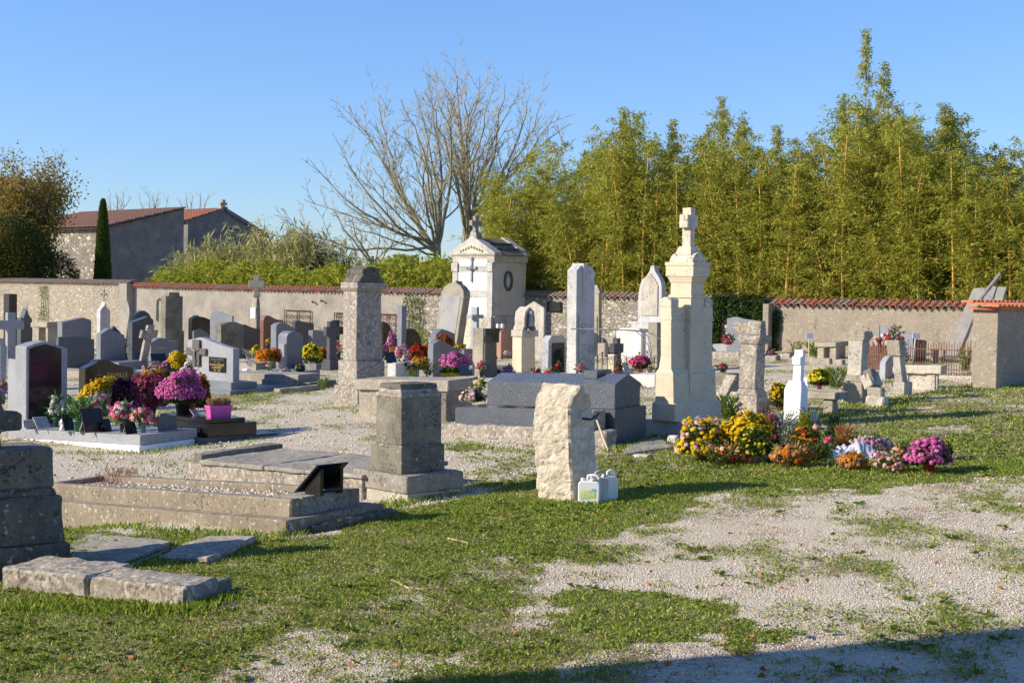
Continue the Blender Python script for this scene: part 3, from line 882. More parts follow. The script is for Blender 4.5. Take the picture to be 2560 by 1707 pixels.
# ================================================================== TREES
M['bark'] = stone('lichened_bark', (0.30, 0.26, 0.15), (0.15, 0.13, 0.085), (0.38, 0.34, 0.19), 0.4, 0.4, 0.3, 0.3, 0.5)
M['twig'] = plain('pale_twigs', (0.30, 0.255, 0.15), 0.9, 0.3, 3, bumpy=0)
rt_ = random.Random(12)
def rvec(a=1.0): return Vector((rt_.gauss(0, a), rt_.gauss(0, a), rt_.gauss(0, a)))
def branch(tw, lb, p0, d, L, r, lev, upw=0.25, maxlev=3, dens=1.0):
    n = max(3, int(L / 0.28))
    pts = [p0]; p = p0.copy(); d = d.normalized(); dirs = [d]
    for i in range(n):
        d = (d + rvec(0.13) + Vector((0, 0, upw * 0.12))).normalized()
        p = p + d * (L / n); pts.append(p.copy()); dirs.append(d.copy())
    (lb if r > 0.03 else tw).tube(pts, r, 5 if r > 0.03 else 3, r1=max(0.006, r * 0.3))
    if lev >= maxlev: return
    nb = int((3.4 + L * 3.6) * dens)
    for i in range(nb):
        t = 0.15 + 0.85 * (i + rt_.random()) / nb
        k = min(n - 1, int(t * n))
        s0 = dirs[k].orthogonal().normalized()
        s0.rotate(Matrix.Rotation(rt_.random() * 6.283, 3, dirs[k]))
        nd_ = (dirs[k] * 0.75 + s0 * 0.75 + Vector((0, 0, upw * 0.6))).normalized()
        branch(tw, lb, pts[k], nd_, L * rt_.uniform(0.22, 0.42) * (1.15 - 0.5 * t), max(0.008, r * rt_.uniform(0.28, 0.5) * (1.1 - 0.5 * t)), lev + 1, upw, maxlev, dens)
def limb(tw, lb, p0, p1, r, sag, dens=1.0, maxlev=3, bow=0.15, rend=None):
    n = max(5, int((p1 - p0).length / 0.5))
    L = (p1 - p0).length
    side = rvec(1).normalized()
    pts = []
    for i in range(n + 1):
        t = i / n
        q = p0.lerp(p1, t) + Vector((0, 0, -sag * L * 4 * t * (1 - t))) + side * (bow * L * math.sin(t * 3.1) * 0.5) + rvec(0.045) * (1 if 0 < i < n else 0)
        pts.append(q)
    re = rend if rend is not None else max(0.009, r * 0.12)
    lb.tube(pts, r, 7, r1=re)
    nb = int(L * 3.4 * dens)
    for i in range(nb):
        t = 0.22 + 0.78 * (i + rt_.random()) / nb
        k = min(n - 1, int(t * n)); d = (pts[k + 1] - pts[k]).normalized()
        s0 = d.orthogonal().normalized(); s0.rotate(Matrix.Rotation(rt_.random() * 6.283, 3, d))
        nd_ = (d * 0.65 + s0 * 0.8 + Vector((0, 0, 0.45))).normalized()
        rr = r * (1 - t) + re * t
        branch(tw, lb, pts[k], nd_, max(0.6, L * rt_.uniform(0.20, 0.42) * (1.2 - 0.6 * t)), max(0.010, rr * rt_.uniform(0.3, 0.6)), 1, 0.5, maxlev, dens)
    return pts
def bare_tree(name, label, base_px, dd, fork_px, targets, r, dens=1.0, maxlev=3, group=None, spread=2.2):
    pb = atd(base_px[0], base_px[1], dd); pb.z = gz(pb.x, pb.y)
    root = thing(name, label, 'tree', pb, 0, group)
    tw, lb = MB(), MB()
    f = atd(fork_px[0], fork_px[1], dd) - pb
    lb.tube([Vector((0, 0, -0.3)), f * 0.35 + rvec(0.05), f * 0.7 + rvec(0.05), f], r, 9, r1=r * 0.72)
    for i, (tx, ty, rs) in enumerate(targets):
        q = atd(tx, ty, dd + rt_.uniform(-spread, spread)) - pb
        st = f * rt_.uniform(0.75, 1.0)
        limb(tw, lb, st, q, r * rs * .80, 0.05 if tx < base_px[0] - 150 else 0.0, dens, maxlev)
    lb.build('trunk', M['bark'], root)
    tw.build('branches', M['twig'], root)
    return root
bare_tree('bare_tree', 'leafless spreading walnut tree sweeping left, just left of the chapel tomb', (1104, 700), 55, (1092, 600),
          [(775, 400, .42), (872, 265, .5), (700, 545, .34), (945, 245, .5), (1035, 225, .5), (1010, 330, .3), (830, 330, .40), (760, 500, .34), (900, 420, .3), (935, 560, .25), (1000, 250, .4), (1090, 250, .4), (860, 560, .3), (985, 480, .3), (1065, 190, .5), (1120, 230, .5), (930, 330, .4), (1040, 330, .4)], 0.20, 0.62)
bare_tree('bare_tree', 'leafless tree with upright branches directly behind the chapel tomb', (1162, 700), 57, (1168, 545),
          [(1136, 175, .6), (1165, 210, .5), (1200, 190, .5), (1235, 215, .45), (1262, 205, .5), (1300, 225, .42), (1325, 235, .45), (1360, 250, .4), (1390, 275, .4), (1440, 345, .3), (1090, 240, .4), (1230, 330, .3), (1120, 330, .3), (1060, 230, .5), (1100, 190, .5), (1180, 300, .4), (1280, 300, .4), (1400, 330, .3)], 0.21, 0.62)
bare_tree('bare_shrub', 'tangled leafless bush left of the spreading walnut tree', (930, 700), 53, (930, 640),
          [(830, 520, .5), (880, 540, .5), (950, 545, .5), (1000, 560, .5), (760, 590, .4), (1040, 590, .4)], 0.10, 0.8, 2)
for i, (x0, x1, yt_) in enumerate(((255, 330, 482), (345, 420, 478), (440, 525, 480))):
    xc = (x0 + x1) / 2
    bare_tree('bare_tree', ['leftmost of three low bare treetops behind the tiled house roof', 'middle of three low bare treetops behind the tiled house roof', 'rightmost of three low bare treetops behind the tiled house roof'][i],
              (xc, 640), 112, (xc, 560), [(x0, yt_ + 12, .5), (x0 * .7 + x1 * .3, yt_, .5), (xc, yt_ + 5, .5), (x0 * .3 + x1 * .7, yt_ - 3, .5), (x1, yt_ + 8, .5)], 0.2, 0.6, 2, 'bare treetops behind the house')

# autumn tree, dark evergreen, cypress
M['autumn'] = leafmat('autumn_leaves', [(0.1, (0.09, 0.11, 0.02)), (0.45, (0.22, 0.21, 0.035)), (0.75, (0.38, 0.24, 0.05)), (0.95, (0.48, 0.18, 0.06))], 0.3, tcol=(0.4, 0.2, 0.03))
M['evergreen'] = leafmat('dark_evergreen_leaves', [(0.1, (0.02, 0.03, 0.008)), (0.6, (0.06, 0.075, 0.018)), (0.95, (0.14, 0.14, 0.03))], 0.15)
M['cypress'] = leafmat('cypress_leaves', [(0.1, (0.035, 0.06, 0.015)), (0.6, (0.07, 0.115, 0.02)), (0.95, (0.12, 0.17, 0.03))], 0.15)
M['laurel'] = leafmat('yellow_green_leaves', [(0.08, (0.09, 0.14, 0.02)), (0.3, (0.20, 0.26, 0.035)), (0.58, (0.40, 0.43, 0.06)), (0.88, (0.70, 0.62, 0.12))], 0.42, tcol=(0.4, 0.42, 0.03))
M['reed'] = leafmat('reed_leaves', [(0.1, (0.14, 0.16, 0.04)), (0.4, (0.36, 0.36, 0.12)), (0.7, (0.56, 0.50, 0.22)), (0.95, (0.70, 0.58, 0.32))], 0.35, tcol=(0.5, 0.45, 0.12))
M['bamboo'] = leafmat('bamboo_leaves', [(0.08, (0.09, 0.125, 0.02)), (0.40, (0.25, 0.30, 0.045)), (0.70, (0.43, 0.43, 0.065)), (0.94, (0.68, 0.52, 0.11))], 0.38, tcol=(0.5, 0.46, 0.05))
M['culm'] = plain('bamboo_culm', (0.58, 0.34, 0.06), 0.5, 0.3, 2, bumpy=0)
M['ivy'] = leafmat('ivy_leaves', [(0.1, (0.02, 0.045, 0.012)), (0.6, (0.05, 0.09, 0.025)), (0.95, (0.11, 0.16, 0.05))], 0.15)
M['weed'] = leafmat('weed_leaves', [(0.1, (0.07, 0.12, 0.02)), (0.6, (0.15, 0.22, 0.04)), (0.95, (0.28, 0.30, 0.10))], 0.3)

def blobs_foliage(name, parent, mat, blobs, n, L, W, upb=0.0, surf=0.5):
    """leaves in a union of ellipsoids (centre, radii); surf: share kept near the surface"""
    vols = np.array([r[0] * r[1] * r[2] for c, r in blobs]) ** 0.67; vols = vols / vols.sum()
    P = []; D = []
    for (c, r), v in zip(blobs, vols):
        k = int(n * v)
        d = rdir(rng, k)
        q = rng.random(k) ** (1 / 3.0); q = surf * (0.80 + 0.28 * rng.random(k)) + (1 - surf) * q
        P.append(np.array(c) + d * q[:, None] * np.array(r))
        D.append(d + 0.8 * rdir(rng, k) + np.array([0, 0, upb]))
    P = np.concatenate(P); D = np.concatenate(D)
    k = len(P)
    V, Fc = leaves(rng, P, D, L * (0.6 + 0.8 * rng.random(k)), W * (0.6 + 0.8 * rng.random(k)))
    return link_mesh(name, npmesh(name, V, Fc, [mat]), None, parent)

def place(px, dd, py=760):
    p = atd(px, py, dd); return Vector((p.x, p.y, gz(p.x, p.y)))
p = place(40, 72)
t = thing('autumn_tree', 'tree with thinning orange and brown autumn leaves at the far left', 'tree', p)
tw, lb = MB(), MB()
lb.tube([Vector((0, 0, -.3)), Vector((0.1, 0, 1.6)), Vector((0.2, 0, 3.0))], 0.2, 8, 0.13)
ends = []
for i in range(15):
    q = atd(rt_.uniform(-110, 175), rt_.uniform(395, 520), 72 + rt_.uniform(-2, 2)) - p
    pts = limb(tw, lb, Vector((0.1, 0, rt_.uniform(1.4, 3))), q, 0.07, 0.0, 0.9, 2)
    ends += pts[2:]
lb.build('trunk', M['bark'], t); tw.build('branches', M['bark'], t)
P = np.array([list(e) for e in ends])
k = 26000
idx = rng.integers(0, len(P), k)
PP = P[idx] + rng.normal(size=(k, 3)) * 0.42
PP = PP[rng.random(k) < np.clip(1.35 - (PP[:, 2] - 5.2) * 0.26, 0.05, 1)]
V, Fc = leaves(rng, PP, rdir(rng, len(PP)), 0.15, 0.10)
link_mesh('crown', npmesh('crown', V, Fc, [M['autumn']]), None, t)
p = place(50, 69)
t = thing('evergreen_shrub', 'dark evergreen bush behind the left end of the wall', 'shrub', p)
MB().tube([Vector((0, 0, -.3)), Vector((0, 0, 2.5))], 0.12, 6, 0.06).build('trunk', M['bark'], t)
blobs_foliage('crown', t, M['evergreen'], [((-2.2, 0, 2.8), (1.8, 1.4, 2.7)), ((0.2, 0, 3.0), (1.6, 1.4, 2.9)), ((1.7, 0, 2.3), (1.2, 1.2, 2.3)), ((-.6, 0, 4.6), (1.5, 1.2, 1.6))], 42000, 0.14, 0.055)
p = place(256, 70)
t = thing('cypress', 'slim dark green cypress in front of the stone house', 'tree', p)
hc = heightof(p, 503)
MB().tube([Vector((0, 0, -.2)), Vector((0, 0, hc * 0.9))], 0.07, 6, 0.02).build('trunk', M['bark'], t)
k = 26000
z = rng.random(k) ** 0.8 * hc
ra = 0.52 * np.clip((1 - z / hc), 0, 1) ** 0.55 * np.clip(0.7 + z * 0.3, 0, 1) * (0.78 + 0.25 * rng.random(k))
a = rng.random(k) * 6.283
D = np.stack([np.cos(a) * .35, np.sin(a) * .35, np.full(k, 1.0)], 1) + 0.25 * rng.normal(size=(k, 3))
V, Fc = leaves(rng, np.stack([ra * np.cos(a), ra * np.sin(a), z], 1), D, 0.16, 0.035, 0.0)
link_mesh('crown', npmesh('crown', V, Fc, [M['cypress']]), None, t)

# hedge of broad leaved shrubs behind the wall
hd = thing('hedge', 'yellow green leafy hedge rising behind the rendered wall', 'hedge', W0, WYAW)
k = 42000
sa, sb = ws(322), ws(1240)
S = sa + (sb - sa) * rng.random(k)
topy = np.interp(S, [ws(x) for x in (322, 345, 450, 560, 660, 800, 900, 1000, 1130, 1240)],
                 [wtop(x, y) for x, y in ((322, 690), (345, 662), (450, 650), (560, 655), (660, 668), (800, 655), (900, 648), (1000, 642), (1130, 640), (1240, 655))])
Yd = 0.75 + 1.5 * rng.random(k)
topy = topy + 0.40 * fbm(S, Yd, 0.9, 41) + 0.30 * vnoise(S, Yd, 2.6, 43) + 0.10 * (Yd - 0.7) - .38
Zd = topy - (rng.random(k) ** 1.4) * 2.0
D = np.stack([rng.normal(size=k) * .6, -0.55 + rng.normal(size=k) * .5, 0.55 + rng.normal(size=k) * .55], 1)
V, Fc = leaves(rng, np.stack([S, Yd, Zd], 1), D, 0.24 + 0.18 * rng.random(k), 0.042 + 0.024 * rng.random(k), 1.2)
link_mesh('foliage', npmesh('foliage', V, Fc, [M['laurel']]), None, hd)
mb = MB()
for i in range(60):
    s_ = sa + (sb - sa) * i / 60; mb.tube([(s_, 1.4, -0.8), (s_ + .1, 1.3, 1.0), (s_ + rt_.uniform(-.2, .2), 1.2, 2.3)], 0.02, 4)
mb.build('stems', M['bark'], hd)

# giant reed clumps behind the hedge
def reed_clump(px, ytop, wpx, dd, n, label):
    p = place(px, dd)
    t = thing('reed_clump', label, 'reeds', p, 0, 'reed clumps behind the hedge')
    H = heightof(p, ytop); wr = wpx / (F / dd) / 2
    st = MB(); P = []; D = []; L = []
    n = int(n * 2.2)
    for i in range(n):
        a = rt_.random() * 6.28; r = wr * math.sqrt(rt_.random())
        b0 = Vector((r * math.cos(a), r * math.sin(a) * 0.6, 0))
        hh = H * rt_.uniform(0.55, 1.0) * (1 - 0.25 * (r / wr))
        ln = Vector((rt_.gauss(0, .14), rt_.gauss(0, .14), 1))
        pts = [b0 + ln * (hh * q) for q in (0, .5, 1)]
        st.tube(pts, 0.016, 4, 0.008)
        for j in range(16):
            q = 0.3 + 0.7 * j / 16
            o_ = b0 + ln * (hh * q); aa = rt_.random() * 6.28
            P.append(list(o_)); D.append([math.cos(aa) * .55, math.sin(aa) * .55, 0.9]); L.append(rt_.uniform(0.3, 0.62))
    P = np.array(P); D = np.array(D); L = np.array(L)
    # two segment arching leaves
    V1, F1 = leaves(rng, P, D, L, 0.062, 0.0)
    st.build('stalks', M['reed'], t)
    D2 = D.copy(); D2[:, 2] = -0.15 + 0.4 * rng.random(len(D))
    V2, F2 = leaves(rng, P + D / np.linalg.norm(D, axis=1, keepdims=True) * L[:, None] * 0.6, D2, L * 0.7, 0.05, 0.8)
    link_mesh('leaves', npmesh('leaves', np.concatenate([V1, V2]), np.concatenate([F1, F2 + len(V1)]), [M['reed']]), None, t)
for px_, yt_, w_, d_, n_, lab in ((470, 590, 90, 66, 60, 'pale reeds in front of the gabled building, lowest clump at the left'),
                          (540, 560, 110, 65, 90, 'pale reed clump under the peak of the gabled building'),
                          (610, 565, 90, 65, 90, 'reed clump at the right edge of the gabled building'),
                          (662, 515, 60, 64, 60, 'tallest pale reed tuft against the sky'),
                          (745, 530, 110, 63, 150, 'dense brownish reed clump left of the bare trees'),
                          (820, 560, 90, 63, 100, 'low reed clump under the bare branches'),
                          (700, 590, 120, 62, 90, 'short reeds filling the gap between the tall clumps')):
    reed_clump(px_, yt_, w_, d_, n_, lab)

# bamboo grove: six different plants, copied
def bamboo_proto(H, nl, seed, thick, loose, benda=1.0, bare=0.0):
    rg = np.random.default_rng(seed); rr = random.Random(seed)
    t = thing('bamboo', 'x', 'bamboo', (0, 0, 0), 0, 'bamboo plants of the grove behind the wall')
    lean = Vector((rr.uniform(-.05, .05), rr.uniform(-.05, .05), 0))
    ba = rr.random() * 6.28; bl = rr.uniform(.25, 1.3) * benda
    bend = (math.cos(ba) * bl, math.sin(ba) * bl)
    def cp(z):
        q = z / H
        return np.array([lean.x * z + bend[0] * q ** 3, lean.y * z + bend[1] * q ** 3, z - 0.25 * (bend[0] ** 2 + bend[1] ** 2) * q ** 4])
    mb = MB()
    zs_ = np.linspace(0, H * 0.97, 26)
    for i in range(25):
        r0 = thick * (1 - 0.75 * zs_[i] / H); r1 = thick * (1 - 0.75 * zs_[i + 1] / H)
        mb.tube([tuple(cp(zs_[i])), tuple(cp(zs_[i + 1] - 0.01))], r0, 6, r1)
    mb.build('culm', M['culm'], t)
    P = []; D = []
    nb = nl // 26
    tw = MB()
    for b in range(nb):
        q = rr.random() ** 0.95 * 0.97 + 0.02
        z = q * H; c = cp(z); a = rr.random() * 6.283
        if q > .6 and benda >= .3 and rr.random() < (q - .6) * 1.5: continue
        if q < bare and rr.random() < .85: continue
        ln = (0.28 + 0.62 * math.sin(min(1, (1 - q) * 1.25 + .1) * 2.2)) * rr.uniform(.4, 1.3) * loose
        if benda < .3: ln = (0.14 + 1.15 * (1 - q) ** .8) * rr.uniform(.5, 1.2)
        el = rr.uniform(0.35, 1.0)
        dv = np.array([math.cos(a) * math.cos(el), math.sin(a) * math.cos(el), math.sin(el)])
        tip = c + dv * ln; 
        m = 26
        tt = rg.random(m) ** 0.7
        pts = c + dv * ln * tt[:, None]; pts[:, 2] -= 0.35 * ln * tt ** 2
        pts += rg.normal(size=(m, 3)) * 0.055
        P.append(pts)
        dd_ = dv[None] * 0.6 + rg.normal(size=(m, 3)) * 0.55; dd_[:, 2] -= 0.35
        D.append(dd_)
        if b % 3 == 0: tw.tube([tuple(c), tuple(c + dv * ln * .5), tuple(tip - np.array([0, 0, .25 * ln]))], 0.007, 3, 0.003)
    P = np.concatenate(P); D = np.concatenate(D)
    V, Fc = leaves(rg, P, D, 0.11 + 0.07 * rg.random(len(P)), 0.024 + 0.012 * rg.random(len(P)), 0.6)
    link_mesh('leaves', npmesh('leaves', V, Fc, [M['bamboo']]), None, t)
    tw.build('side_twigs', M['culm'], t)
    return t
protos = [bamboo_proto(6.0, 4200, 1, .032, 1.0), bamboo_proto(6.6, 4700, 2, .036, 1.05), bamboo_proto(5.4, 4200, 3, .028, 1.25),
          bamboo_proto(7.6, 4200, 4, .035, 0.9, .25), bamboo_proto(6.2, 4800, 5, .038, 1.2), bamboo_proto(6.4, 3000, 6, .048, .9, .5, .5), bamboo_proto(5.8, 4000, 7, .03, 1.35, 1.4)]
# top of the grove as seen along it: (column, row)
TOP = [(1150, 560), (1190, 470), (1240, 420), (1300, 400), (1360, 360), (1400, 380), (1450, 360), (1490, 330), (1540, 290), (1600, 300), (1660, 310), (1710, 350), (1760, 300),
       (1800, 290), (1850, 380), (1900, 370), (1950, 340), (2020, 320), (2080, 330), (2120, 250), (2180, 260), (2250, 260), (2320, 290), (2380, 290), (2430, 350), (2480, 370), (2560, 370), (2800, 360)]
tx_, ty_ = [q[0] for q in TOP], [q[1] for q in TOP]
places = []
rowix = []
def i0row(i): return rowix[i]
ZB = [1290, 1400, 1500, 1590, 1680, 1770, 1850, 1940, 2030, 2110, 2200, 2300, 2420, 2520, 2600]
ZN = ['right behind the chapel tomb', 'left of the tallest white stele', 'above the tallest white stele', 'between the two tall stelae', 'above the ogee stele', 'behind the cross of the cream monument',
      'above the ivy covered wall', 'above the worn lichened column', 'above the bright white cross', 'above the old box tomb', 'above the plain weathered column', 'above the rusty railing', 'left of the leaning planks', 'above the rendered shed', 'above the right shed end', 'beyond the right edge of the photo']
ROWN = ['in the front row', 'in the second row', 'in the third row', 'in the back row']
SPIRE = {1560: 'slender bamboo spire between the tallest stele and the ogee stele', 1655: 'slender bamboo spire straight above the ogee stele', 1785: 'tall bamboo spire just right of the cream monument cross',
         1832: 'shorter bamboo spire right of the one beside the cream cross', 2335: 'bent bamboo top above the rusty railing', 2085: 'pale bamboo spire left of the tallest one',
         1945: 'low bamboo spire above the worn lichened column', 2385: 'rightmost bamboo spire, left of the shed'}
rb = random.Random(5)
for row, (off, step, drop) in enumerate(((0.9, 31, 75), (1.6, 30, 30), (2.5, 30, 0), (3.6, 34, -6))):
    px_ = 1195 + row * 10 + (55 if row == 0 else 0)
    while px_ < 2790:
        if row < 3 and any(a < px_ < b for a, b in ((1362, 1402), (1640, 1668), (2376, 2412), (2010, 2030))): px_ += step; continue
        places.append((px_ + rb.uniform(-9, 9), off + rb.uniform(-.3, .3), drop + rb.uniform(-18, 28))); rowix.append(row)
        px_ += step
# single tall spires seen in the photograph
for px_, off, yt_ in ((1560, 2.4, 265), (1655, 2.4, 292), (1785, 2.6, 238), (1832, 2.6, 290), (2160, 2.8, 72), (2222, 2.6, 150), (2335, 2.2, 255), (2085, 2.4, 250), (1945, 2.4, 310), (2385, 2.4, 262)):
    places.append((px_, off, ('abs', yt_))); rowix.append(3)
for px_ in (1497, 1515, 1700, 1845, 1892, 2072, 2112, 2228, 2259, 2390, 2426, 2482, 2533, 1262, 1610, 1960):
    places.append((px_, 0.75, 'gold')); rowix.append(0)
lab_b = ['yellow green bamboo plant in the dense grove behind the wall']
first = [True] * 7
for i, (px_, off, dr) in enumerate(places):
    w_ = wallxy(px_) 
    dd_ = w_.y + off / abs(WN.y) * 1.0
    p = atd(px_, 760, dd_ ); p = Vector((p.x, p.y, gz(p.x, p.y) + 0.0))
    tall = isinstance(dr, tuple)
    yt_ = dr[1] + 8 if tall else float(np.interp(px_, tx_, ty_)) + (60 if dr == 'gold' else dr + 14 + rb.choice((-30, -10, 0, 12, 30, 60)))
    H = heightof(p, yt_)
    gold = dr == 'gold'
    j = 5 if gold else 3 if tall else rb.choice([0, 1, 2, 4, 6, 1, 4, 6])
    hp_ = [6.0, 6.6, 5.4, 7.6, 6.2, 6.4, 5.8][j]
    sxy = 1.0 if not tall else 0.8
    sc_ = (sxy * rb.uniform(.9, 1.15), sxy * rb.uniform(.9, 1.15), H / hp_)
    if first[j]:
        o = protos[j]; first[j] = False
        o.location = p; o.rotation_euler = (0, 0, rb.random() * 6.28); o.scale = sc_
    else:
        o = copy_thing(protos[j], p, rb.random() * 6.28, sc_)
    if gold:
        zi = int(np.searchsorted(ZB, px_))
        o['label'] = 'bamboo with bright orange yellow cane in front, ' + ZN[zi]; o['group'] = 'golden caned bamboos at the edge of the grove'
    elif tall:
        o['label'] = SPIRE[px_] if px_ in SPIRE else {2160: 'tallest feathery bamboo spire at the right, against the sky', 2222: 'second tallest bamboo spire, just right of the tallest one'}.get(px_, 'slender bamboo spire standing above the grove')
        o['group'] = 'bamboo spires above the grove' if px_ not in (2160, 2222) else 'bamboo plants of the grove behind the wall'
    else:
        zi = int(np.searchsorted(ZB, px_)); ro = min(3, i0row(i))
        o['label'] = 'bamboo plant ' + ROWN[ro] + ' of the grove, ' + ZN[zi]

# ivy on the wall, weeds at its foot
def wall_plant(name, label, cat, pxa, pxb, ya, yb_, n, mat, L, W, thick=0.12, seed=0):
    s0, s1 = ws(pxa), ws(pxb); z1, z0 = wtop((pxa + pxb) / 2, ya), wtop((pxa + pxb) / 2, yb_)
    t = thing(name, label, cat, W0 + WD * ((s0 + s1) / 2) + Vector((0, 0, z0)), WYAW)
    S = (rng.random(n) - .5) * (s1 - s0); Z = rng.random(n) * (z1 - z0)
    keep = fbm(S + seed * 3, Z, 2.2, 50 + seed) > -0.45 + 0.5 * np.abs(S / (s1 - s0) * 2) ** 4 - 0.4 * (Z / (z1 - z0) > .6)
    S, Z = S[keep], Z[keep]; k = len(S)
    Y = -0.02 - thick * rng.random(k) * (0.5 + fbm(S, Z, 3, 8))
    D = np.stack([rng.normal(size=k) * .5, -0.6 + .3 * rng.normal(size=k), -0.4 + .5 * rng.normal(size=k)], 1)
    V, Fc = leaves(rng, np.stack([S, Y, Z], 1), D, L, W, 0.2)
    link_mesh('leaves', npmesh('leaves', V, Fc, [mat]), None, t)
    mb = MB()
    for i in range(5):
        x_ = (i / 4 - .5) * (s1 - s0) * .7
        mb.tube([(x_, -.01, 0), (x_ + .1, -.02, (z1 - z0) * .5), (x_ - .05, -.02, (z1 - z0) * .9)], 0.01, 4)
    mb.build('stems', M['bark'], t)
wall_plant('ivy', 'dark green ivy covering the wall top right of the cream monument', 'ivy', 1790, 1918, 738, 800, 5200, M['ivy'], 0.085, 0.07, 0.30)
wall_plant('ivy', 'thin strand of ivy hanging down beside the buttress', 'ivy', 1912, 1952, 775, 885, 1300, M['ivy'], 0.07, 0.06, 0.15, 2)
wall_plant('ivy', 'dark ivy at the left end of the rubble stretch, beside the cream monument', 'ivy', 1778, 1804, 745, 880, 1500, M['ivy'], 0.075, 0.06, 0.2, 5)
wall_plant('climbing_weed', 'wispy green weed climbing the left rubble wall', 'weed', 97, 122, 705, 800, 260, M['weed'], 0.13, 0.025, 0.1, 3)
wall_plant('climbing_weed', 'green weeds on the rubble wall left of the leaning slab', 'weed', 1010, 1062, 735, 850, 520, M['weed'], 0.13, 0.03, 0.2, 4)
# ================================================================== BUILDERS FOR GRAVES
def G2(px, py, zo=0.0):
    """point seen at a pixel that lies zo above the ground"""
    d = ray(px, py); p = G(px, py)
    den = d.z - GX * d.x - GY * d.y
    for _ in range(8):
        e = p.z - gz(p.x, p.y) - zo
        p = p + d * (-e / den)
    return p

class Fr:
    """a frame standing on the ground: x to the right along the front face, y away behind it"""
    def __init__(s, px, py, lit=False, zo=0.0, phi=None):
        s.P = G2(px, py, zo)
        s.phi = (PHI - math.pi / 2 if lit else PHI) if phi is None else phi
        s.b, s.a = axes(s.phi)
        s.lit = lit; s.zo = zo
        s.k = F / dist(s.P)
        s.gb = GX * s.b.x + GY * s.b.y; s.ga = GX * s.a.x + GY * s.a.y
    def X(s, px):
        return solve(s.P, s.b, px) if px >= pix(s.P)[0] else -solve(s.P, -s.b, px)
    def XZ(s, px, py):
        x = s.X(px); return (x, heightof(s.P + s.b * x, py))
    def T(s, px):
        """thickness read from a column: to the left for shaded fronts, to the right for sunlit ones"""
        return abs(solve(s.P, s.a, px))
    def w(s, x, y, z=0): return s.P + s.b * x + s.a * y + Vector((0, 0, z))

USED = set()
def lab(s):
    assert s not in USED, 'label twice: ' + s
    assert 4 <= len(s.split()) <= 16, s
    USED.add(s); return s

def stele(label, xc, yb, xt, top, mat, lit=False, zo=0.0, cat='headstone', name='headstone', part='stone', bevel=0.008, rough=None,
          lean=None, base=None, slab=None, slabmat=None, group='headstones of the cemetery', bot=-0.12):
    """top: points (column, row) of the front outline, right to left"""
    f = Fr(xc, yb, lit, zo)
    t = thing(name, lab(label), cat, f.P, f.phi, group)
    pts = [f.XZ(*q) for q in top]
    th = f.T(xt)
    x1, x0 = pts[0][0], pts[-1][0]
    MB().prism([(x0, bot), (x1, bot)] + pts, 0, th).build(part, M[mat] if isinstance(mat, str) else mat, t, bevel=bevel, rough=rough, lean=lean)
    f.t = t; f.th = th; f.x0, f.x1 = x0, x1
    f.h = max(p[1] for p in pts)
    if base:
        bw, bh = base
        MB().box(x0 - bw, x1 + bw, -bw, th + bw, bot, bh).build('plinth', M[mat] if isinstance(mat, str) else mat, t, bevel=0.01, sh=(f.gb, f.ga))
    if slab:
        L, hh, ex = slab
        sm = M[slabmat or mat]
        MB().box(x0 - ex, x1 + ex, -L, -0.012 if not base else -base[0] - .004, -0.2, hh).build('slab', sm, t, bevel=0.01, sh=(f.gb, f.ga))
        MB().box(x0 - ex - .1, x1 + ex + .1, -L - .1, 0.1, -0.3, 0.05).build('footing', M['render'], t, bevel=0.01, sh=(f.gb, f.ga))
    return f

class Colm:
    def __init__(s, name, label, cat, xl, xc, xr, yb, group=None, phi=PHI, zo=0.0):
        s.phi = phi; s.b, s.a = axes(phi)
        C = G2(xc, yb, zo); k = F / dist(C)
        w, t = (xr - xc) / k / s.b.x, (xc - xl) / k / -s.a.x
        s.P = C + s.b * w / 2 + s.a * t / 2
        s.P.z = gz(s.P.x, s.P.y) + zo
        s.D = dist(s.P)
        s.gb = GX * s.b.x + GY * s.b.y; s.ga = GX * s.a.x + GY * s.a.y
        s.t = thing(name, lab(label), cat, s.P, phi, group)
        s.z = -0.15; s.yrow = yb
    def rect(s, xl, xc, xr, y):
        D = s.D
        for _ in range(5):
            k = F / D
            w, t = (xr - xc) / k / s.b.x, (xc - xl) / k / -s.a.x
            D = s.D - 0.5 * (w * s.b.y + t * s.a.y)
        c = atd(xc, y, D)
        w = solve(c, s.b, xr); t = solve(c, s.a, xl)
        v = c - s.P
        x0, y0 = v.dot(s.b), v.dot(s.a)
        return x0, x0 + w, y0, y0 + t, c.z - s.P.z
    def lvl(s, part, mat, ytop, bot, top=None, bevel=0.006, rough=None, label=None, **kw):
        x0, x1, y0, y1, zt = s.rect(*(top or bot), ytop)
        X0, X1, Y0, Y1, _ = s.rect(*bot, s.yrow)
        mb = MB(); z0, z1 = s.z, zt
        vs = [(X0, Y0, z0), (X1, Y0, z0), (X1, Y1, z0), (X0, Y1, z0), (x0, y0, z1), (x1, y0, z1), (x1, y1, z1), (x0, y1, z1)]
        mb.add(vs, [(0, 3, 2, 1), (4, 5, 6, 7), (0, 1, 5, 4), (1, 2, 6, 5), (2, 3, 7, 6), (3, 0, 4, 7)])
        o = mb.build(part, M[mat], s.t, bevel=bevel, rough=rough, seed=len(USED), label=label, **kw)
        s.z = zt; s.yrow = ytop
        return (x0, x1, y0, y1, zt)

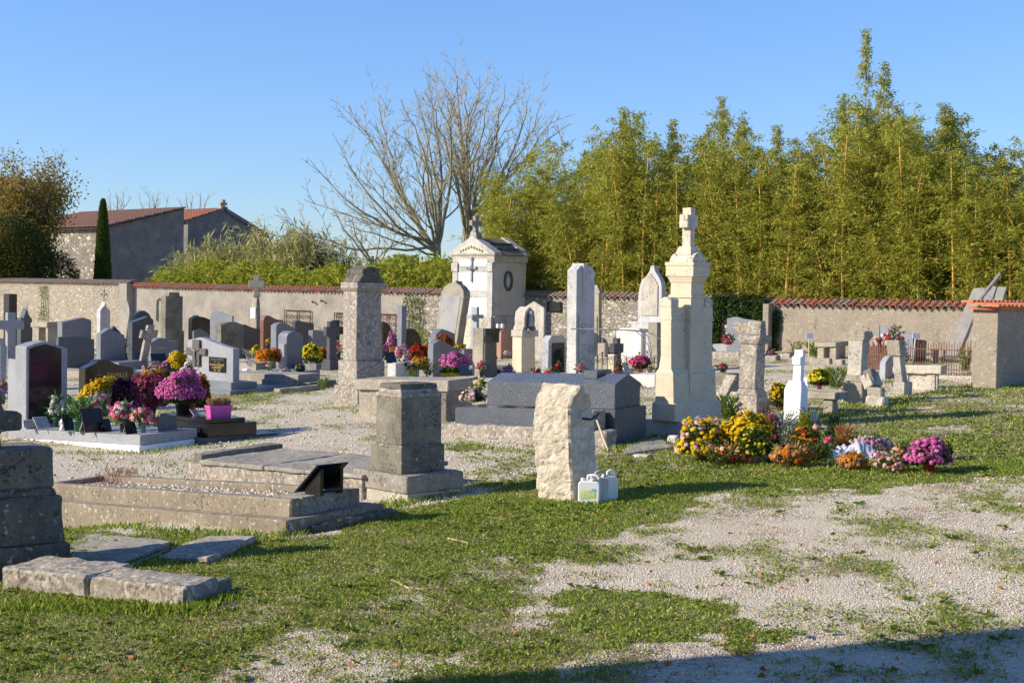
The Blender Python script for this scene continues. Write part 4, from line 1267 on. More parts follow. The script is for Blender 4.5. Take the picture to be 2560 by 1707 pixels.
def cross_mb(h, aw, ah, w, t, z0=0, armz=0.68, flare=0.0):
    """latin cross outline standing in x,z"""
    a = z0 + h * armz
    f = flare
    pts = [(-w / 2 - f, z0), (w / 2 + f, z0), (w / 2, z0 + h * .15), (w / 2, a - ah / 2), (aw / 2, a - ah / 2 - f * .3), (aw / 2, a + ah / 2 + f * .3),
           (w / 2, a + ah / 2), (w / 2 + f * .3, z0 + h), (-w / 2 - f * .3, z0 + h), (-w / 2, a + ah / 2), (-aw / 2, a + ah / 2 + f * .3), (-aw / 2, a - ah / 2 - f * .3),
           (-w / 2, a - ah / 2), (-w / 2, z0 + h * .15)]
    return MB().prism(pts, -t / 2, t / 2)

# ---------------------------------------------------------------- flowers
def fmat(name, c, c2=None, tr=0.38):
    c2 = c2 or tuple(min(1, q * 1.5 + .02) for q in c)
    lo = tuple(q * .55 for q in c)
    return leafmat(name, [(0.1, lo), (0.45, c), (0.9, c2)], tr, 0.7, tcol=c)
FM = {
 'yellow': fmat('yellow_petals', (0.78, 0.50, 0.01), (0.85, 0.64, 0.03)),
 'lemon': fmat('lemon_petals', (0.80, 0.66, 0.02), (0.85, 0.75, 0.06)),
 'orange': fmat('orange_petals', (0.75, 0.22, 0.01), (0.80, 0.33, 0.02)),
 'gold': fmat('golden_petals', (0.55, 0.24, 0.02), (0.70, 0.36, 0.03)),
 'rust': fmat('rust_petals', (0.45, 0.10, 0.015), (0.60, 0.17, 0.03)),
 'magenta': fmat('magenta_petals', (0.70, 0.14, 0.42), (0.80, 0.32, 0.58)),
 'pink': fmat('pink_petals', (0.72, 0.22, 0.46), (0.80, 0.42, 0.62)),
 'mauve': fmat('mauve_petals', (0.55, 0.22, 0.38), (0.70, 0.38, 0.52)),
 'burgundy': fmat('burgundy_petals', (0.26, 0.03, 0.09), (0.50, 0.12, 0.20)),
 'plum': fmat('plum_petals', (0.07, 0.01, 0.06), (0.16, 0.03, 0.12)),
 'red': fmat('red_petals', (0.42, 0.02, 0.015), (0.55, 0.04, 0.03)),
 'brightred': fmat('bright_red_petals', (0.65, 0.03, 0.04), (0.75, 0.08, 0.08)),
 'hotpink': fmat('hot_pink_petals', (0.80, 0.06, 0.22), (0.85, 0.20, 0.35)),
 'salmon': fmat('salmon_petals', (0.75, 0.25, 0.20), (0.80, 0.40, 0.35)),
 'palepink': fmat('pale_pink_petals', (0.78, 0.52, 0.50), (0.85, 0.68, 0.65)),
 'white': fmat('white_petals', (0.72, 0.72, 0.66), (0.85, 0.85, 0.80)),
 'purple': fmat('purple_petals', (0.22, 0.10, 0.50), (0.36, 0.20, 0.65)),
 'lilac': fmat('lilac_petals', (0.42, 0.36, 0.62), (0.55, 0.50, 0.75)),
 'dry': fmat('dried_leaves', (0.36, 0.19, 0.10), (0.50, 0.30, 0.18), 0.15),
 'brown': fmat('brown_leaves', (0.40, 0.17, 0.06), (0.55, 0.27, 0.10), 0.2),
 'silver': fmat('silver_leaves', (0.30, 0.32, 0.27), (0.45, 0.46, 0.40), 0.2),
}
M['mumleaf'] = leafmat('chrysanthemum_leaves', [(0.1, (0.025, 0.05, 0.012)), (0.6, (0.06, 0.11, 0.025)), (0.95, (0.14, 0.20, 0.05))], 0.25)
M['rosegreen'] = leafmat('fabric_leaves', [(0.1, (0.015, 0.07, 0.02)), (0.6, (0.05, 0.16, 0.05)), (0.95, (0.18, 0.32, 0.10))], 0.2)
M['conifer'] = leafmat('blue_green_needles', [(0.1, (0.02, 0.05, 0.03)), (0.9, (0.06, 0.12, 0.07))], 0.1)
M['limecon'] = leafmat('lime_needles', [(0.1, (0.25, 0.26, 0.02)), (0.9, (0.45, 0.45, 0.05))], 0.3)

def bloom_mesh(name, rg, P, N, r, mat, petals=6):
    """every bloom a little ruffled cup"""
    n = len(P)
    N = N / (np.linalg.norm(N, axis=1, keepdims=True) + 1e-9)
    rnd = rg.normal(size=(n, 3)); U = np.cross(N, rnd); U /= (np.linalg.norm(U, axis=1, keepdims=True) + 1e-9)
    W = np.cross(N, U)
    r = np.broadcast_to(r, (n,))[:, None]
    m = petals * 2
    verts = [P + N * r * 0.42]
    for i in range(m):
        a = math.pi * 2 * i / m
        q = 1.05 if i % 2 == 0 else 0.72
        hh = -0.15 if i % 2 == 0 else -0.42
        verts.append(P + (U * math.cos(a) + W * math.sin(a)) * r * q + N * r * hh)
    V = np.stack(verts, 1).reshape(-1, 3)
    base = np.array([[0, 1 + i, 1 + (i + 1) % m] for i in range(m)])
    Fc = (base[None] + (np.arange(n) * (m + 1))[:, None, None]).reshape(-1, 3)
    return npmesh(name, V, Fc, [mat])

def pot_mb(r, h, n=16, rim=True):
    p = [(r * .70, 0), (r * .96, h * .84)]
    if rim: p += [(r * 1.04, h * .84), (r * 1.06, h)]
    else: p += [(r, h)]
    p += [(r * .92, h), (r * .90, h * .9)]
    return MB().lathe(p, n)

flow_n = [0]
def mum(label, px, ytop, yfb, ybot, wpx, colr, zo=0.0, pot='blackpl', potw=None, bloom=0.023, cover_=1.0, cat='chrysanthemum', yg=None, grp='potted chrysanthemums on the graves', oval=1.0, second=None, sub=None):
    """chrysanthemum dome: rows of its top, its flower skirt, its foot; width in photo pixels"""
    flow_n[0] += 1
    rg = np.random.default_rng(100 + flow_n[0])
    P = G2(px, ybot, zo)
    k = F / dist(P)
    r = wpx / k / 2; H = (ybot - ytop) / k; hb = (ybot - yfb) / k
    t = thing('chrysanthemum', lab(label), cat, P, flow_n[0] * 1.3, grp)
    pr = (potw or wpx * .42) / k / 2
    ph = max(0.10, min(hb * .85, pr * 2.1))
    if pot:
        o = pot_mb(pr, ph).build('pot', M[pot], t, smooth=True)
        MB().lathe([(pr * .93, ph * .86), (pr * .93, ph * .9)], 12).build('soil', M['soil'], t)
    c0 = hb * 0.9; hd = max(.05, H - c0)
    n = int(cover_ * 1.25 * 2.6 * (r * r * 2 + r * hd * 2) / (bloom * bloom * 2.6))
    n = max(40, min(n, 1500))
    d = rdir(rg, n * 2); d = d[d[:, 2] > -0.28][:n]; n = len(d)
    s1_, s2_ = rg.random(2) * 6
    lump = 1 + 0.19 * np.sin(d[:, 0] * 4.3 + s1_) * np.sin(d[:, 1] * 5 + s2_) + 0.10 * np.sin(d[:, 2] * 6 + s2_) + 0.07 * rg.normal(size=n)
    Pn = np.stack([d[:, 0] * r * lump, d[:, 1] * r * oval * lump, c0 + np.where(d[:, 2] > 0, d[:, 2] * hd, d[:, 2] * hb * .5) * lump], 1)
    N = d + 0.3 * rg.normal(size=(n, 3)); N[:, 2] += .25
    rb = bloom * (0.8 + 0.6 * rg.random(n))
    if second:
        q = rg.random(n) < 0.3
        link_mesh('blossoms', bloom_mesh('blossoms', rg, Pn[q], N[q], rb[q] * .9, FM[second]), None, t, second + ' blossoms')
        Pn, N, rb = Pn[~q], N[~q], rb[~q]
    link_mesh('blossoms', bloom_mesh('blossoms', rg, Pn, N, rb, FM[colr]), None, t)
    m = int(500 + 900 * r / .25)
    d = rdir(rg, m); q = 0.55 + 0.4 * rg.random(m)
    d[:, 2] = np.where(d[:, 2] < 0, d[:, 2] * .8, d[:, 2])
    Pl = np.stack([d[:, 0] * r * q, d[:, 1] * r * oval * q, np.maximum(ph * 1.0, c0 + d[:, 2] * np.where(d[:, 2] > 0, hd, hb * .75) * q)], 1)
    V, Fc = leaves(rg, Pl, d + .6 * rdir(rg, m), 0.055, 0.03)
    link_mesh('foliage', npmesh('foliage', V, Fc, [M['mumleaf']]), None, t)
    if cover_ < 1:   # stems between pot and sparse flowers
        mb = MB()
        for i in range(10):
            a = i * .63; mb.tube([(0, 0, ph * .8), (math.cos(a) * r * .6, math.sin(a) * r * .6, c0 + hd * .4)], .005, 3)
        mb.build('stems', M['mumleaf'], t)
    return t

def bouquet(label, px, ytop, ybot, wpx, cols, zo=0.0, pot='greenpl', potw=16, poth=None, bloom=0.04, n=26, leaf=160, cat='bouquet', grp='bouquets on the graves', leafmat_='rosegreen', flat=False, name='bouquet', leafL=.11):
    flow_n[0] += 1
    n = int(n * 1.6); leaf = int(leaf * .6); leafL *= .85
    rg = np.random.default_rng(300 + flow_n[0])
    P = G2(px, ybot, zo); k = F / dist(P)
    r = wpx / k / 2; H = (ybot - ytop) / k
    t = thing(name, lab(label), cat, P, flow_n[0] * .7, grp)
    pr = potw / k / 2; ph = (poth / k) if poth else min(H * .45, pr * 2.4)
    if pot:
        pot_mb(pr, ph, 14, rim=not flat).build('pot', M[pot], t, smooth=True)
    zc = ph * .9 + (H - ph) * .42; rz = max(.03, (H - ph) * .55)
    per = max(1, n // len(cols))
    for c in cols:
        d = rdir(rg, per * 3); d = d[d[:, 2] > -0.35][:per]
        q = 0.72 + 0.3 * rg.random(len(d))
        Pn = np.stack([d[:, 0] * r * q, d[:, 1] * r * q * .8, zc + d[:, 2] * rz * q], 1)
        for_layers = []
        me = bloom_mesh('blossoms', rg, np.concatenate([Pn, Pn + d * bloom * .3]), np.concatenate([d, d + .3 * rdir(rg, len(d))]),
                        np.concatenate([bloom * (0.8 + .4 * rg.random(len(d))), bloom * .6 * np.ones(len(d))]), FM[c], 5)
        link_mesh('blossoms', me, None, t, c + ' blossoms' if len(cols) > 1 else None)
    d = rdir(rg, leaf); q = 0.3 + 0.7 * rg.random(leaf)
    Pl = np.stack([d[:, 0] * r * q * .8, d[:, 1] * r * q * .7, np.maximum(ph * .8, zc + d[:, 2] * rz * q)], 1)
    V, Fc = leaves(rg, Pl, d + np.array([0, 0, .3]), leafL * (0.6 + .7 * rg.random(leaf)), leafL * .38)
    link_mesh('foliage', npmesh('foliage', V, Fc, [M[leafmat_] if leafmat_ in M else FM[leafmat_]]), None, t)
    mb = MB()
    for i in range(6):
        a = i * 1.05; mb.tube([(0, 0, ph * .6), (math.cos(a) * r * .5, math.sin(a) * r * .4, zc)], .005, 3)
    mb.build('stems', M['rosegreen'], t)
    return t

def tuft(label, px, ytop, ybot, wpx, mat, zo=0.0, n=200, L=0.16, W=0.012, cat='plant', name='plant', upb=1.0, pot=None, potw=20, sphere=False, grp=None):
    flow_n[0] += 1
    rg = np.random.default_rng(500 + flow_n[0])
    P = G2(px, ybot, zo); k = F / dist(P)
    r = wpx / k / 2; H = (ybot - ytop) / k
    t = thing(name, lab(label), cat, P, 0, grp)
    ph = 0
    if pot: ph = min(H * .5, potw / k * .9); pot_mb(potw / k / 2, ph, 14).build('pot', M[pot], t, smooth=True)
    a = rg.random(n) * 6.28; q = np.sqrt(rg.random(n))
    hh = rg.random(n) if not sphere else rg.random(n) * .9
    rr = r * q * ((1 - hh * .75) if sphere else (0.35 + hh * .65))
    Pl = np.stack([rr * np.cos(a), rr * np.sin(a), ph + hh * max(0.02, (H - ph) - L * (.6 if not sphere else .2))], 1)
    D = np.stack([np.cos(a) * .6, np.sin(a) * .6, np.full(n, upb)], 1) + .35 * rdir(rg, n)
    V, Fc = leaves(rg, Pl, D, L * (.6 + .7 * rg.random(n)), W * (.7 + .6 * rg.random(n)), .5)
    m_ = M[mat] if mat in M else FM[mat]
    link_mesh('leaves', npmesh('leaves', V, Fc, [m_]), None, t)
    mb = MB()
    for i in range(5):
        aa = i * 1.25; mb.tube([(0, 0, ph * .8), (math.cos(aa) * r * .4, math.sin(aa) * r * .4, ph + (H - ph) * .6)], .005, 3)
    mb.build('stems', m_, t)
    return t

def text_mesh(txt, size, name, mat, parent, loc, extr=0.002, rot=(math.pi / 2, 0, 0), align='CENTER', label=None):
    cu = bpy.data.curves.new('t', 'FONT'); cu.body = txt; cu.size = size; cu.extrude = extr; cu.align_x = align; cu.resolution_u = 3
    ob = bpy.data.objects.new('t', cu); col.objects.link(ob)
    dg = bpy.context.evaluated_depsgraph_get()
    me = bpy.data.meshes.new_from_object(ob.evaluated_get(dg))
    me.name = name
    bpy.data.objects.remove(ob)
    me.materials.clear(); me.materials.append(mat)
    o = bpy.data.objects.new(name, me); col.objects.link(o)
    o.parent = parent; o.location = loc; o.rotation_euler = rot
    if label: o['label'] = label
    return o

def plaque(label, px, ybot, wpx, hpx, mat, zo=0.0, yaw=PHI, tilt=0.45, stand=True, thick=0.025, cat='plaque', edge=None, name='memorial_plaque', grp='memorial plaques on the graves'):
    P = G2(px, ybot, zo); k = F / dist(P)
    w = wpx / k / max(.35, abs(math.cos(yaw))); h = hpx / k
    t = thing(name, lab(label), cat, P, yaw, grp)
    dy = h * math.tan(tilt)
    mb = MB(); mb.add([(-w / 2, 0, 0), (w / 2, 0, 0), (w / 2, dy, h), (-w / 2, dy, h), (-w / 2, thick, 0), (w / 2, thick, 0), (w / 2, dy + thick, h), (-w / 2, dy + thick, h)],
                      [(0, 1, 2, 3), (5, 4, 7, 6), (0, 3, 7, 4), (1, 5, 6, 2), (3, 2, 6, 7), (0, 4, 5, 1)])
    mb.build('plate', M[mat], t, bevel=.003)
    if stand:
        mb = MB(); mb.tube([(-w * .3, dy * .7 + thick, h * .7), (-w * .3, dy + h * .4, 0)], .006, 5); mb.tube([(w * .3, dy * .7 + thick, h * .7), (w * .3, dy + h * .4, 0)], .006, 5)
        mb.build('stand', M['whitegrey'], t)
    return t, w, h, dy
# ================================================================== FOREGROUND
# ---- kerbed grave at the front left
s = Fr(716, 1341)
P = s.P
t = thing('kerbed_grave', lab('long two stepped cement grave with gravel inside, in front of the black topped pillar'), 'grave', P, s.phi, 'old graves in the foreground')
LA = solve(P, s.a, 60)                      # length away to the left
WB = 1.22
h1 = heightof(P, 1301)
shf = (0.045, -0.075)
def kb(mb, *a): return mb.box(*a)
mb = MB(); mb.box(0.0, WB, 0.0, LA, -0.25, h1)
mb.build('lower_step', M['kerb'], t, sh=shf, bevel=0.012, rough=(0.16, 0.008, 3.0))
Pk = G2(755, 1252, 0) ; 
i0 = 0.17; h2 = h1 + 0.175
mb = MB()
mb.box(i0, i0 + 0.13, i0, LA - 0.12, h1 - .02, h2)
mb.box(WB - i0 - 0.13, WB - i0, i0, LA - 0.12, h1 - .02, h2)
mb.box(i0 + 0.132, WB - i0 - 0.132, LA - 0.28, LA - 0.12, h1 - .02, h2)
mb.build('upper_kerb', M['kerb'], t, sh=shf, bevel=0.014, rough=(0.16, 0.008, 3.0), seed=2)
MB().box(i0 + 0.132, WB - i0 - 0.132, i0, 0.62, h1 - .02, h2 - .004).build('end_slab', M['slabtop'], t, sh=shf, bevel=0.014, rough=(0.12, 0.012, 3.0), seed=5)
MB().box(i0 + 0.132, WB - i0 - 0.132, 0.62, LA - 0.28, h1 - .05, h2 - 0.07).build('gravel_fill', mt if False else M['render'], t, sh=shf, rough=(0.08, 0.012, 6))
# loose stones on the fill
k = 5000
rg = np.random.default_rng(4)
X = rg.uniform(i0 + .14, WB - i0 - .14, k); Y = rg.uniform(.64, LA - .3, k)
Pn = np.stack([X, Y, h2 - .066 + shf[0] * X + shf[1] * Y], 1)
V, Fc = leaves(rg, Pn, rdir(rg, k) * np.array([1, 1, .4]), 0.03, 0.022, 0)
o = link_mesh('gravel', npmesh('gravel', V, Fc, [M['pebble']]), None, t); o['kind'] = 'stuff'
# broken stone end
MB().box(0.25, WB + .1, -0.09, 0.02, -0.25, h1 - .08).build('broken_end', M['blackstone'], t, sh=shf, bevel=0.01, rough=(0.07, 0.035, 5.0), seed=3)
g = thing('dead_weed', lab('dead reddish weed at the far corner of the kerbed grave'), 'weed', P + s.b * 1.0 + s.a * (LA - .55) + Vector((0, 0, h2 - .07 + shf[0] - .075 * (LA - .5))))
rg = np.random.default_rng(8)
k = 260; a = rg.random(k) * 6.28
V, Fc = leaves(rg, np.stack([.16 * rg.normal(size=k), .16 * rg.normal(size=k), .14 * rg.random(k)], 1), np.stack([np.cos(a) * .5, np.sin(a) * .5, np.ones(k)], 1), .09, .01)
link_mesh('stalks', npmesh('stalks', V, Fc, [FM['dry']]), None, g)
k = 300
V, Fc = leaves(rg, np.stack([.3 * rg.normal(size=k), .3 * rg.normal(size=k), .03 * rg.random(k)], 1), rdir(rg, k), .03, .02)
link_mesh('leaves', npmesh('leaves', V, Fc, [M['redmoss']]), None, g)
# black lectern on the end slab
lp = P + s.b * 0.62 + s.a * 0.22
g = thing('lectern_plaque', lab('black wedge shaped granite book rest seen from behind on the kerbed grave'), 'plaque', lp + Vector((0, 0, h2 + shf[0] * .6 + shf[1] * .2)), PHI + R(3))
mb = MB()
mb.prismx([(0.20, 0.0), (0.235, 0.0), (-0.115, 0.31), (-0.15, 0.31)], -0.20, 0.20)
mb.build('plate', M['gb'], g, bevel=.004)
for x_ in (-0.15, 0.11):
    MB().prismx([(-0.12, 0), (0.12, 0), (0.12, 0.06), (-0.12, 0.265)], x_, x_ + 0.04).build('support', M['gb'], g, bevel=.003)

# ---- pillar with black top
c = Colm('pillar_monument', 'square dark pillar with sooty moulded top on a broad base in the centre foreground', 'grave monument', 881, 1018, 1160, 1258, 'old graves in the foreground')
c.lvl('footing', 'paleston', 1236, (886, 1020, 1156), None, .01, (0.12, .015, 4))
c.lvl('base', 'slabtop', 1192, (881, 1018, 1160), None, .015, (0.12, .010, 4))
c.lvl('lower_block', 'darkstone', 1121, (926, 1004, 1112), None, .008)
c.lvl('chamfer', 'darkstone', 1114, (926, 1004, 1112), (939, 1004, 1104), .003)
x0, x1, y0, y1, z = c.lvl('shaft', 'darkstone', 995, (939, 1004, 1104), (941, 1004, 1104), .006)
c.lvl('moulding', 'lichened', 985, (937, 1004, 1106), (939, 1004, 1102), .004, (0.08, .006, 8))
c.lvl('moulding', 'lichened', 974, (944, 1003, 1098), (950, 1002, 1094), .004, (0.08, .008, 8))
c.lvl('cap', 'blackstone', 961, (948, 1002, 1095), (950, 1001, 1093), .006, (0.08, .006, 8))
# ---- long flat slab behind the kerbed grave
s2 = Fr(905, 1248)
t = thing('slab_grave', lab('long low weathered stone slab running left from the black topped pillar'), 'grave', s2.P, s2.phi, 'old graves in the foreground')
L2 = solve(s2.P, s2.a, 468)
hh = heightof(s2.P, 1186)
MB().box(0, 1.25, 0, L2, -.25, hh - .05).build('body', M['lichened'], t, sh=(s2.gb, -0.045), bevel=.01, rough=(.2, .015, 3))
MB().box(-.03, 1.28, -.03, L2 * .52, hh - .052, hh).build('top_slab', M['slabtop'], t, sh=(s2.gb, -.045), bevel=.012, rough=(.15, .014, 3), seed=3)
MB().box(-.03, 1.28, L2 * .52 + .01, L2 - .3, hh - .052, hh + .004).build('top_slab', M['slabtop'], t, sh=(s2.gb, -.045), bevel=.012, rough=(.15, .014, 3), seed=4)
MB().box(0.05, 1.33, L2 - .25, L2 + .02, -.2, hh + .06).build('headboard', M['darkstone'], t, sh=(s2.gb, -.045), bevel=.012, rough=(.15, .014, 3), seed=5)

# ---- dark pillar with broken cross at the left edge
phf = PHI - R(10)
b_, a_ = axes(phf)
Q = G2(178, 1420)
wq = 1.15
Pn_ = Q - b_ * wq
t = thing('cross_pedestal', lab('large blackened stone pedestal with broken cross at the left edge'), 'grave monument', Pn_, phf, 'old graves in the foreground')

def zrow(py, px=150): return heightof(Q - b_ * 0.08, py)
zA, zB, zC = zrow(1358), zrow(1240), zrow(1120)
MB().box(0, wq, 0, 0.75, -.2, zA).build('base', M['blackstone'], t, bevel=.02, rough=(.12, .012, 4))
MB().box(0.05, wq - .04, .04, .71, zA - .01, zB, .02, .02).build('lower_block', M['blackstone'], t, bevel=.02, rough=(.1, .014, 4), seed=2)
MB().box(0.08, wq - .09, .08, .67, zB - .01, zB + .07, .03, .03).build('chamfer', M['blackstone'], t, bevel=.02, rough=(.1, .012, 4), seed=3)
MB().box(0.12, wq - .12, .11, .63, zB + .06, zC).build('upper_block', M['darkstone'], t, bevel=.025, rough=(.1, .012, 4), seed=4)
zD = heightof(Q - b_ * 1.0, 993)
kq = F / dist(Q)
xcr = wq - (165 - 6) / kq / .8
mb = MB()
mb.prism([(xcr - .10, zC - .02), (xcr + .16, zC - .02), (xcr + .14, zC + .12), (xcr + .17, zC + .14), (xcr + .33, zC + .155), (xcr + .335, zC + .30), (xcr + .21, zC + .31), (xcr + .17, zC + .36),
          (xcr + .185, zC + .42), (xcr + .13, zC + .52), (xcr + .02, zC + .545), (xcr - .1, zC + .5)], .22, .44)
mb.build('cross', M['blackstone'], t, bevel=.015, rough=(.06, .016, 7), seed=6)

# ---- fallen blocks at the bottom left
def block(label, xl, xc, xr, yb, yt, mat, seed, name='fallen_block', phi=PHI, sh=None, rough=(.07, .016, 6), bev=.02, tx=0, cat='stone block'):
    f = Fr(xc, yb, phi=phi)
    w = solve(f.P, f.b, xr); l = solve(f.P, f.a, xl); h = heightof(f.P, yt)
    t = thing(name, lab(label), cat, f.P, phi, 'stone blocks lying on the ground')
    MB().box(0, w, 0, l, -.12, h, tx, 0).build('stone', M[mat], t, sh=sh or (f.gb, f.ga), bevel=bev, rough=rough, seed=seed)
    return t, w, l, h, f
t, w, l, h, f = block('broken pale stone kerb block, nearest the camera at the bottom left', 220, 463, 545, 1521, 1468, 'lichened', 1, sh=(.05, -.035), phi=PHI + R(14))
MB().box(w * .98, w + .22, .05, l * .75, -.12, h * .72).build('moulded_end', M['darkstone'], t, sh=(.05, -.06), bevel=.02, rough=(.06, .02, 7), seed=9)
t2 = thing('fallen_block', lab('cracked stone kerb block in shade below the dark pedestal'), 'stone block', f.P, f.phi, 'stone blocks lying on the ground')
l2 = solve(f.P, f.a, 5)
MB().box(-.01, w * 1.35, l + .015, l2, -.12, h * 1.0).build('stone', M['lichened'], t2, sh=(.05, -.035), bevel=.02, rough=(.07, .016, 6), seed=2)
# sunken slabs between the pedestal and the kerbed grave
def flatstone(label, pts, mat, h, seed, tiltc=0):
    gp = [G(*p) for p in pts]
    c0 = sum(gp, Vector()) / len(gp)
    t = thing('flat_stone', lab(label), 'flat stone', c0, 0, 'sunken flat stones')
    n = len(gp)
    lo = [(p.x - c0.x, p.y - c0.y, p.z - c0.z - .1) for p in gp]; hi = [(p.x - c0.x, p.y - c0.y, p.z - c0.z + h + tiltc * (p.x - c0.x)) for p in gp]
    mb = MB(); mb.add(lo + hi, [tuple(reversed(range(n))), tuple(range(n, 2 * n))] + [(i, (i + 1) % n, n + (i + 1) % n, n + i) for i in range(n)])
    mb.build('stone', M[mat], t, bevel=.01, rough=(.1, .010, 5), seed=seed)
flatstone('sunken grey slab beside the dark pedestal', [(176, 1415), (290, 1428), (430, 1368), (175, 1335)], 'slabtop', .05, 1, .03)
flatstone('broken light slab in the grass before the kerbed grave', [(400, 1405), (520, 1412), (640, 1358), (520, 1352), (455, 1372)], 'lichened', .06, 2, .03)
flatstone('small wedge of broken slab between the two sunken slabs', [(300, 1430), (385, 1402), (440, 1372), (392, 1392)], 'darkstone', .04, 3)

# ---- rough upright stone with cans
P = G(1430, 1256)
rs_ = thing('standing_stone', lab('tall rough pale limestone boundary stone standing in the grass beside white cans'), 'standing stone', P, PHI)
b_, a_ = axes(PHI); D0 = dist(P)
rows = [(1262, 1341, 1433, 1478), (1235, 1338, 1430, 1486), (1200, 1340, 1430, 1490), (1165, 1336, 1426, 1492), (1130, 1333, 1425, 1490), (1095, 1330, 1424, 1489), (1060, 1331, 1423, 1489),
        (1035, 1334, 1423, 1485), (1012, 1336, 1424, 1482), (992, 1343, 1431, 1476), (976, 1350, 1444, 1464), (965, 1354, 1448, 1458)]
mb = MB(); vs = []
for (y, xl, xc, xr) in rows:
    cpt = atd(xc, y, D0); w = solve(cpt, b_, xr); l = solve(cpt, a_, xl)
    v = cpt - P; x0, y0, z0 = v.dot(b_), v.dot(a_), v.z
    vs += [(x0, y0, z0), (x0 + w, y0, z0), (x0 + w * .96, y0 + l, z0), (x0, y0 + l, z0)]
fs = [(3, 2, 1, 0)]; n = len(rows)
for j in range(n - 1):
    for i in range(4):
        fs.append((4 * j + i, 4 * j + (i + 1) % 4, 4 * j + 4 + (i + 1) % 4, 4 * j + 4 + i))
fs.append(tuple(4 * (n - 1) + i for i in range(4)))
mb.add(vs, fs)
mb.build('stone', M['rubstele'], rs_, bevel=.02, rough=(.035, .022, 8), seed=4)
# iron bracket on it
bp = atd(1462, 1042, D0 + .12) - P
mb = MB(); q = Vector((bp.dot(b_), bp.dot(a_), bp.z))
mb.tube([q + Vector((0, 0.05, -.02)), q + Vector((.0, -.09, -.02)), q + Vector((.08, -.10, .02)), q + Vector((.11, -.1, .04))], .014, 6)
mb.build('bracket', M['iron'], rs_)
# walking stick
p0 = atd(1562, 1128, D0 + 1.0); p0.z = gz(p0.x, p0.y) 
p1 = atd(1490, 1046, D0 + 1.6)
g = thing('stick', lab('pale wooden handled stick leaning behind the rough standing stone'), 'stick', p0)
p0b = G(1521, 1128)
g.location = p0b
p1b = atd(1492, 1050, dist(p0b) + .35)
v = p1b - p0b
MB().tube([Vector((0, 0, 0)), v * .5, v], .017, 8, .014).build('handle', M['wood'], g)
MB().tube([v, v + Vector((-.03, 0, .05)), v + Vector((-.12, 0, .06))], .012, 6).build('hook', M['iron'], g)

# white cans
def jerrycan(label, px, ybot, wpx, hpx, yaw, mat, dirty=False, lbl=False, depth=0.13):
    P = G(px, ybot); k = F / dist(P)
    h = hpx / k; w = wpx / k
    t = thing('jerrycan', lab(label), 'jerrycan', P, yaw, 'white jerrycans beside the standing stone')
    hb = h * .80
    # body: rounded outline extruded, hollow handle on top
    def rr(x0, x1, z0, z1, r, n=4, top=None):
        o = []
        for (cx, cz, a0, r_) in ((x1 - r, z0 + r * .4, -90, r * .4), (x1 - (top or r), z1 - (top or r), 0, top or r), (x0 + (top or r), z1 - (top or r), 90, top or r), (x0 + r, z0 + r * .4, 180, r * .4)):
            pass
        pts = [(x0 + .01, z0), (x1 - .01, z0), (x1, z0 + .012)]
        R_ = top or r
        for i in range(n + 1):
            a = i / n * math.pi / 2; pts.append((x1 - R_ + R_ * math.cos(a), z1 - R_ + R_ * math.sin(a)))
        for i in range(n + 1):
            a = math.pi / 2 + i / n * math.pi / 2; pts.append((x0 + R_ + R_ * math.cos(a), z1 - R_ + R_ * math.sin(a)))
        pts.append((x0, z0 + .012))
        return pts
    MB().prism(rr(-w / 2, w / 2, 0, hb, .03, top=.035), 0, depth).build('body', M[mat], t, bevel=.012, smooth=False)
    z0 = hb - .008
    # handle arch
    mb = MB(); mb.tube([(-w * .12, depth / 2, z0), (-w * .08, depth / 2, h * .97), (w * .12, depth / 2, h), (w * .34, depth / 2, h * .97), (w * .42, depth / 2, h * .9), (w * .44, depth / 2, z0)], .014, 8)
    mb.build('handle', M[mat], t, smooth=True)
    MB().lathe([(.024, 0), (.024, .03), (.021, .034)], 14, (-w * .32, depth / 2, z0)).build('cap', M['whitepl'], t, smooth=True)
    if lbl:
        mb = MB(); q = -0.002
        mb.add([(-w * .37, q, hb * .22), (w * .33, q, hb * .30), (w * .33, q, hb * .66), (-w * .37, q, hb * .60)], [(0, 1, 2, 3)])
        l = mb.build('label', plain('label_green', (0.42, 0.62, 0.12), .5, .15, 9, bumpy=0), t)
        mb = MB(); q = -0.003
        mb.add([(-w * .37, q, hb * .43), (w * .1, q, hb * .56), (w * .1, q, hb * .62), (-w * .37, q, hb * .60)], [(0, 1, 2, 3)])
        mb.build('label_stripe', plain('label_yellow', (0.72, 0.72, 0.12), .5, .1, 9, bumpy=0), t)
        mb = MB(); mb.add([(w * .15, q, hb * .58), (w * .33, q, hb * .59), (w * .33, q, hb * .70), (w * .15, q, hb * .70)], [(0, 1, 2, 3)])
        mb.build('label_badge', plain('label_blue', (0.15, 0.50, 0.75), .5, .1, 9, bumpy=0), t)
        mb = MB(); q = -.004
        for j in range(2):
            for i in range(5):
                z_ = hb * (.40 - .07 * j) + i * .004; x_ = -w * .28 + i * w * .11
                mb.add([(x_, q, z_), (x_ + w * .08, q, z_ + .002), (x_ + w * .08, q, z_ + .014), (x_, q, z_ + .012)], [(0, 1, 2, 3)])
        mb.build('label_lettering', M['whitepl'], t)
    return t
jerrycan('front white jerrycan with green and yellow label', 1471, 1262, 54, 74, R(-12), 'whitepl', lbl=True)
jerrycan('see through grey white jerrycan with dirty lower half, between the other two', 1500, 1259, 50, 80, R(28), 'greypl')
jerrycan('rear white jerrycan without a label, rightmost of the three', 1527, 1254, 40, 77, R(20), 'whitepl')

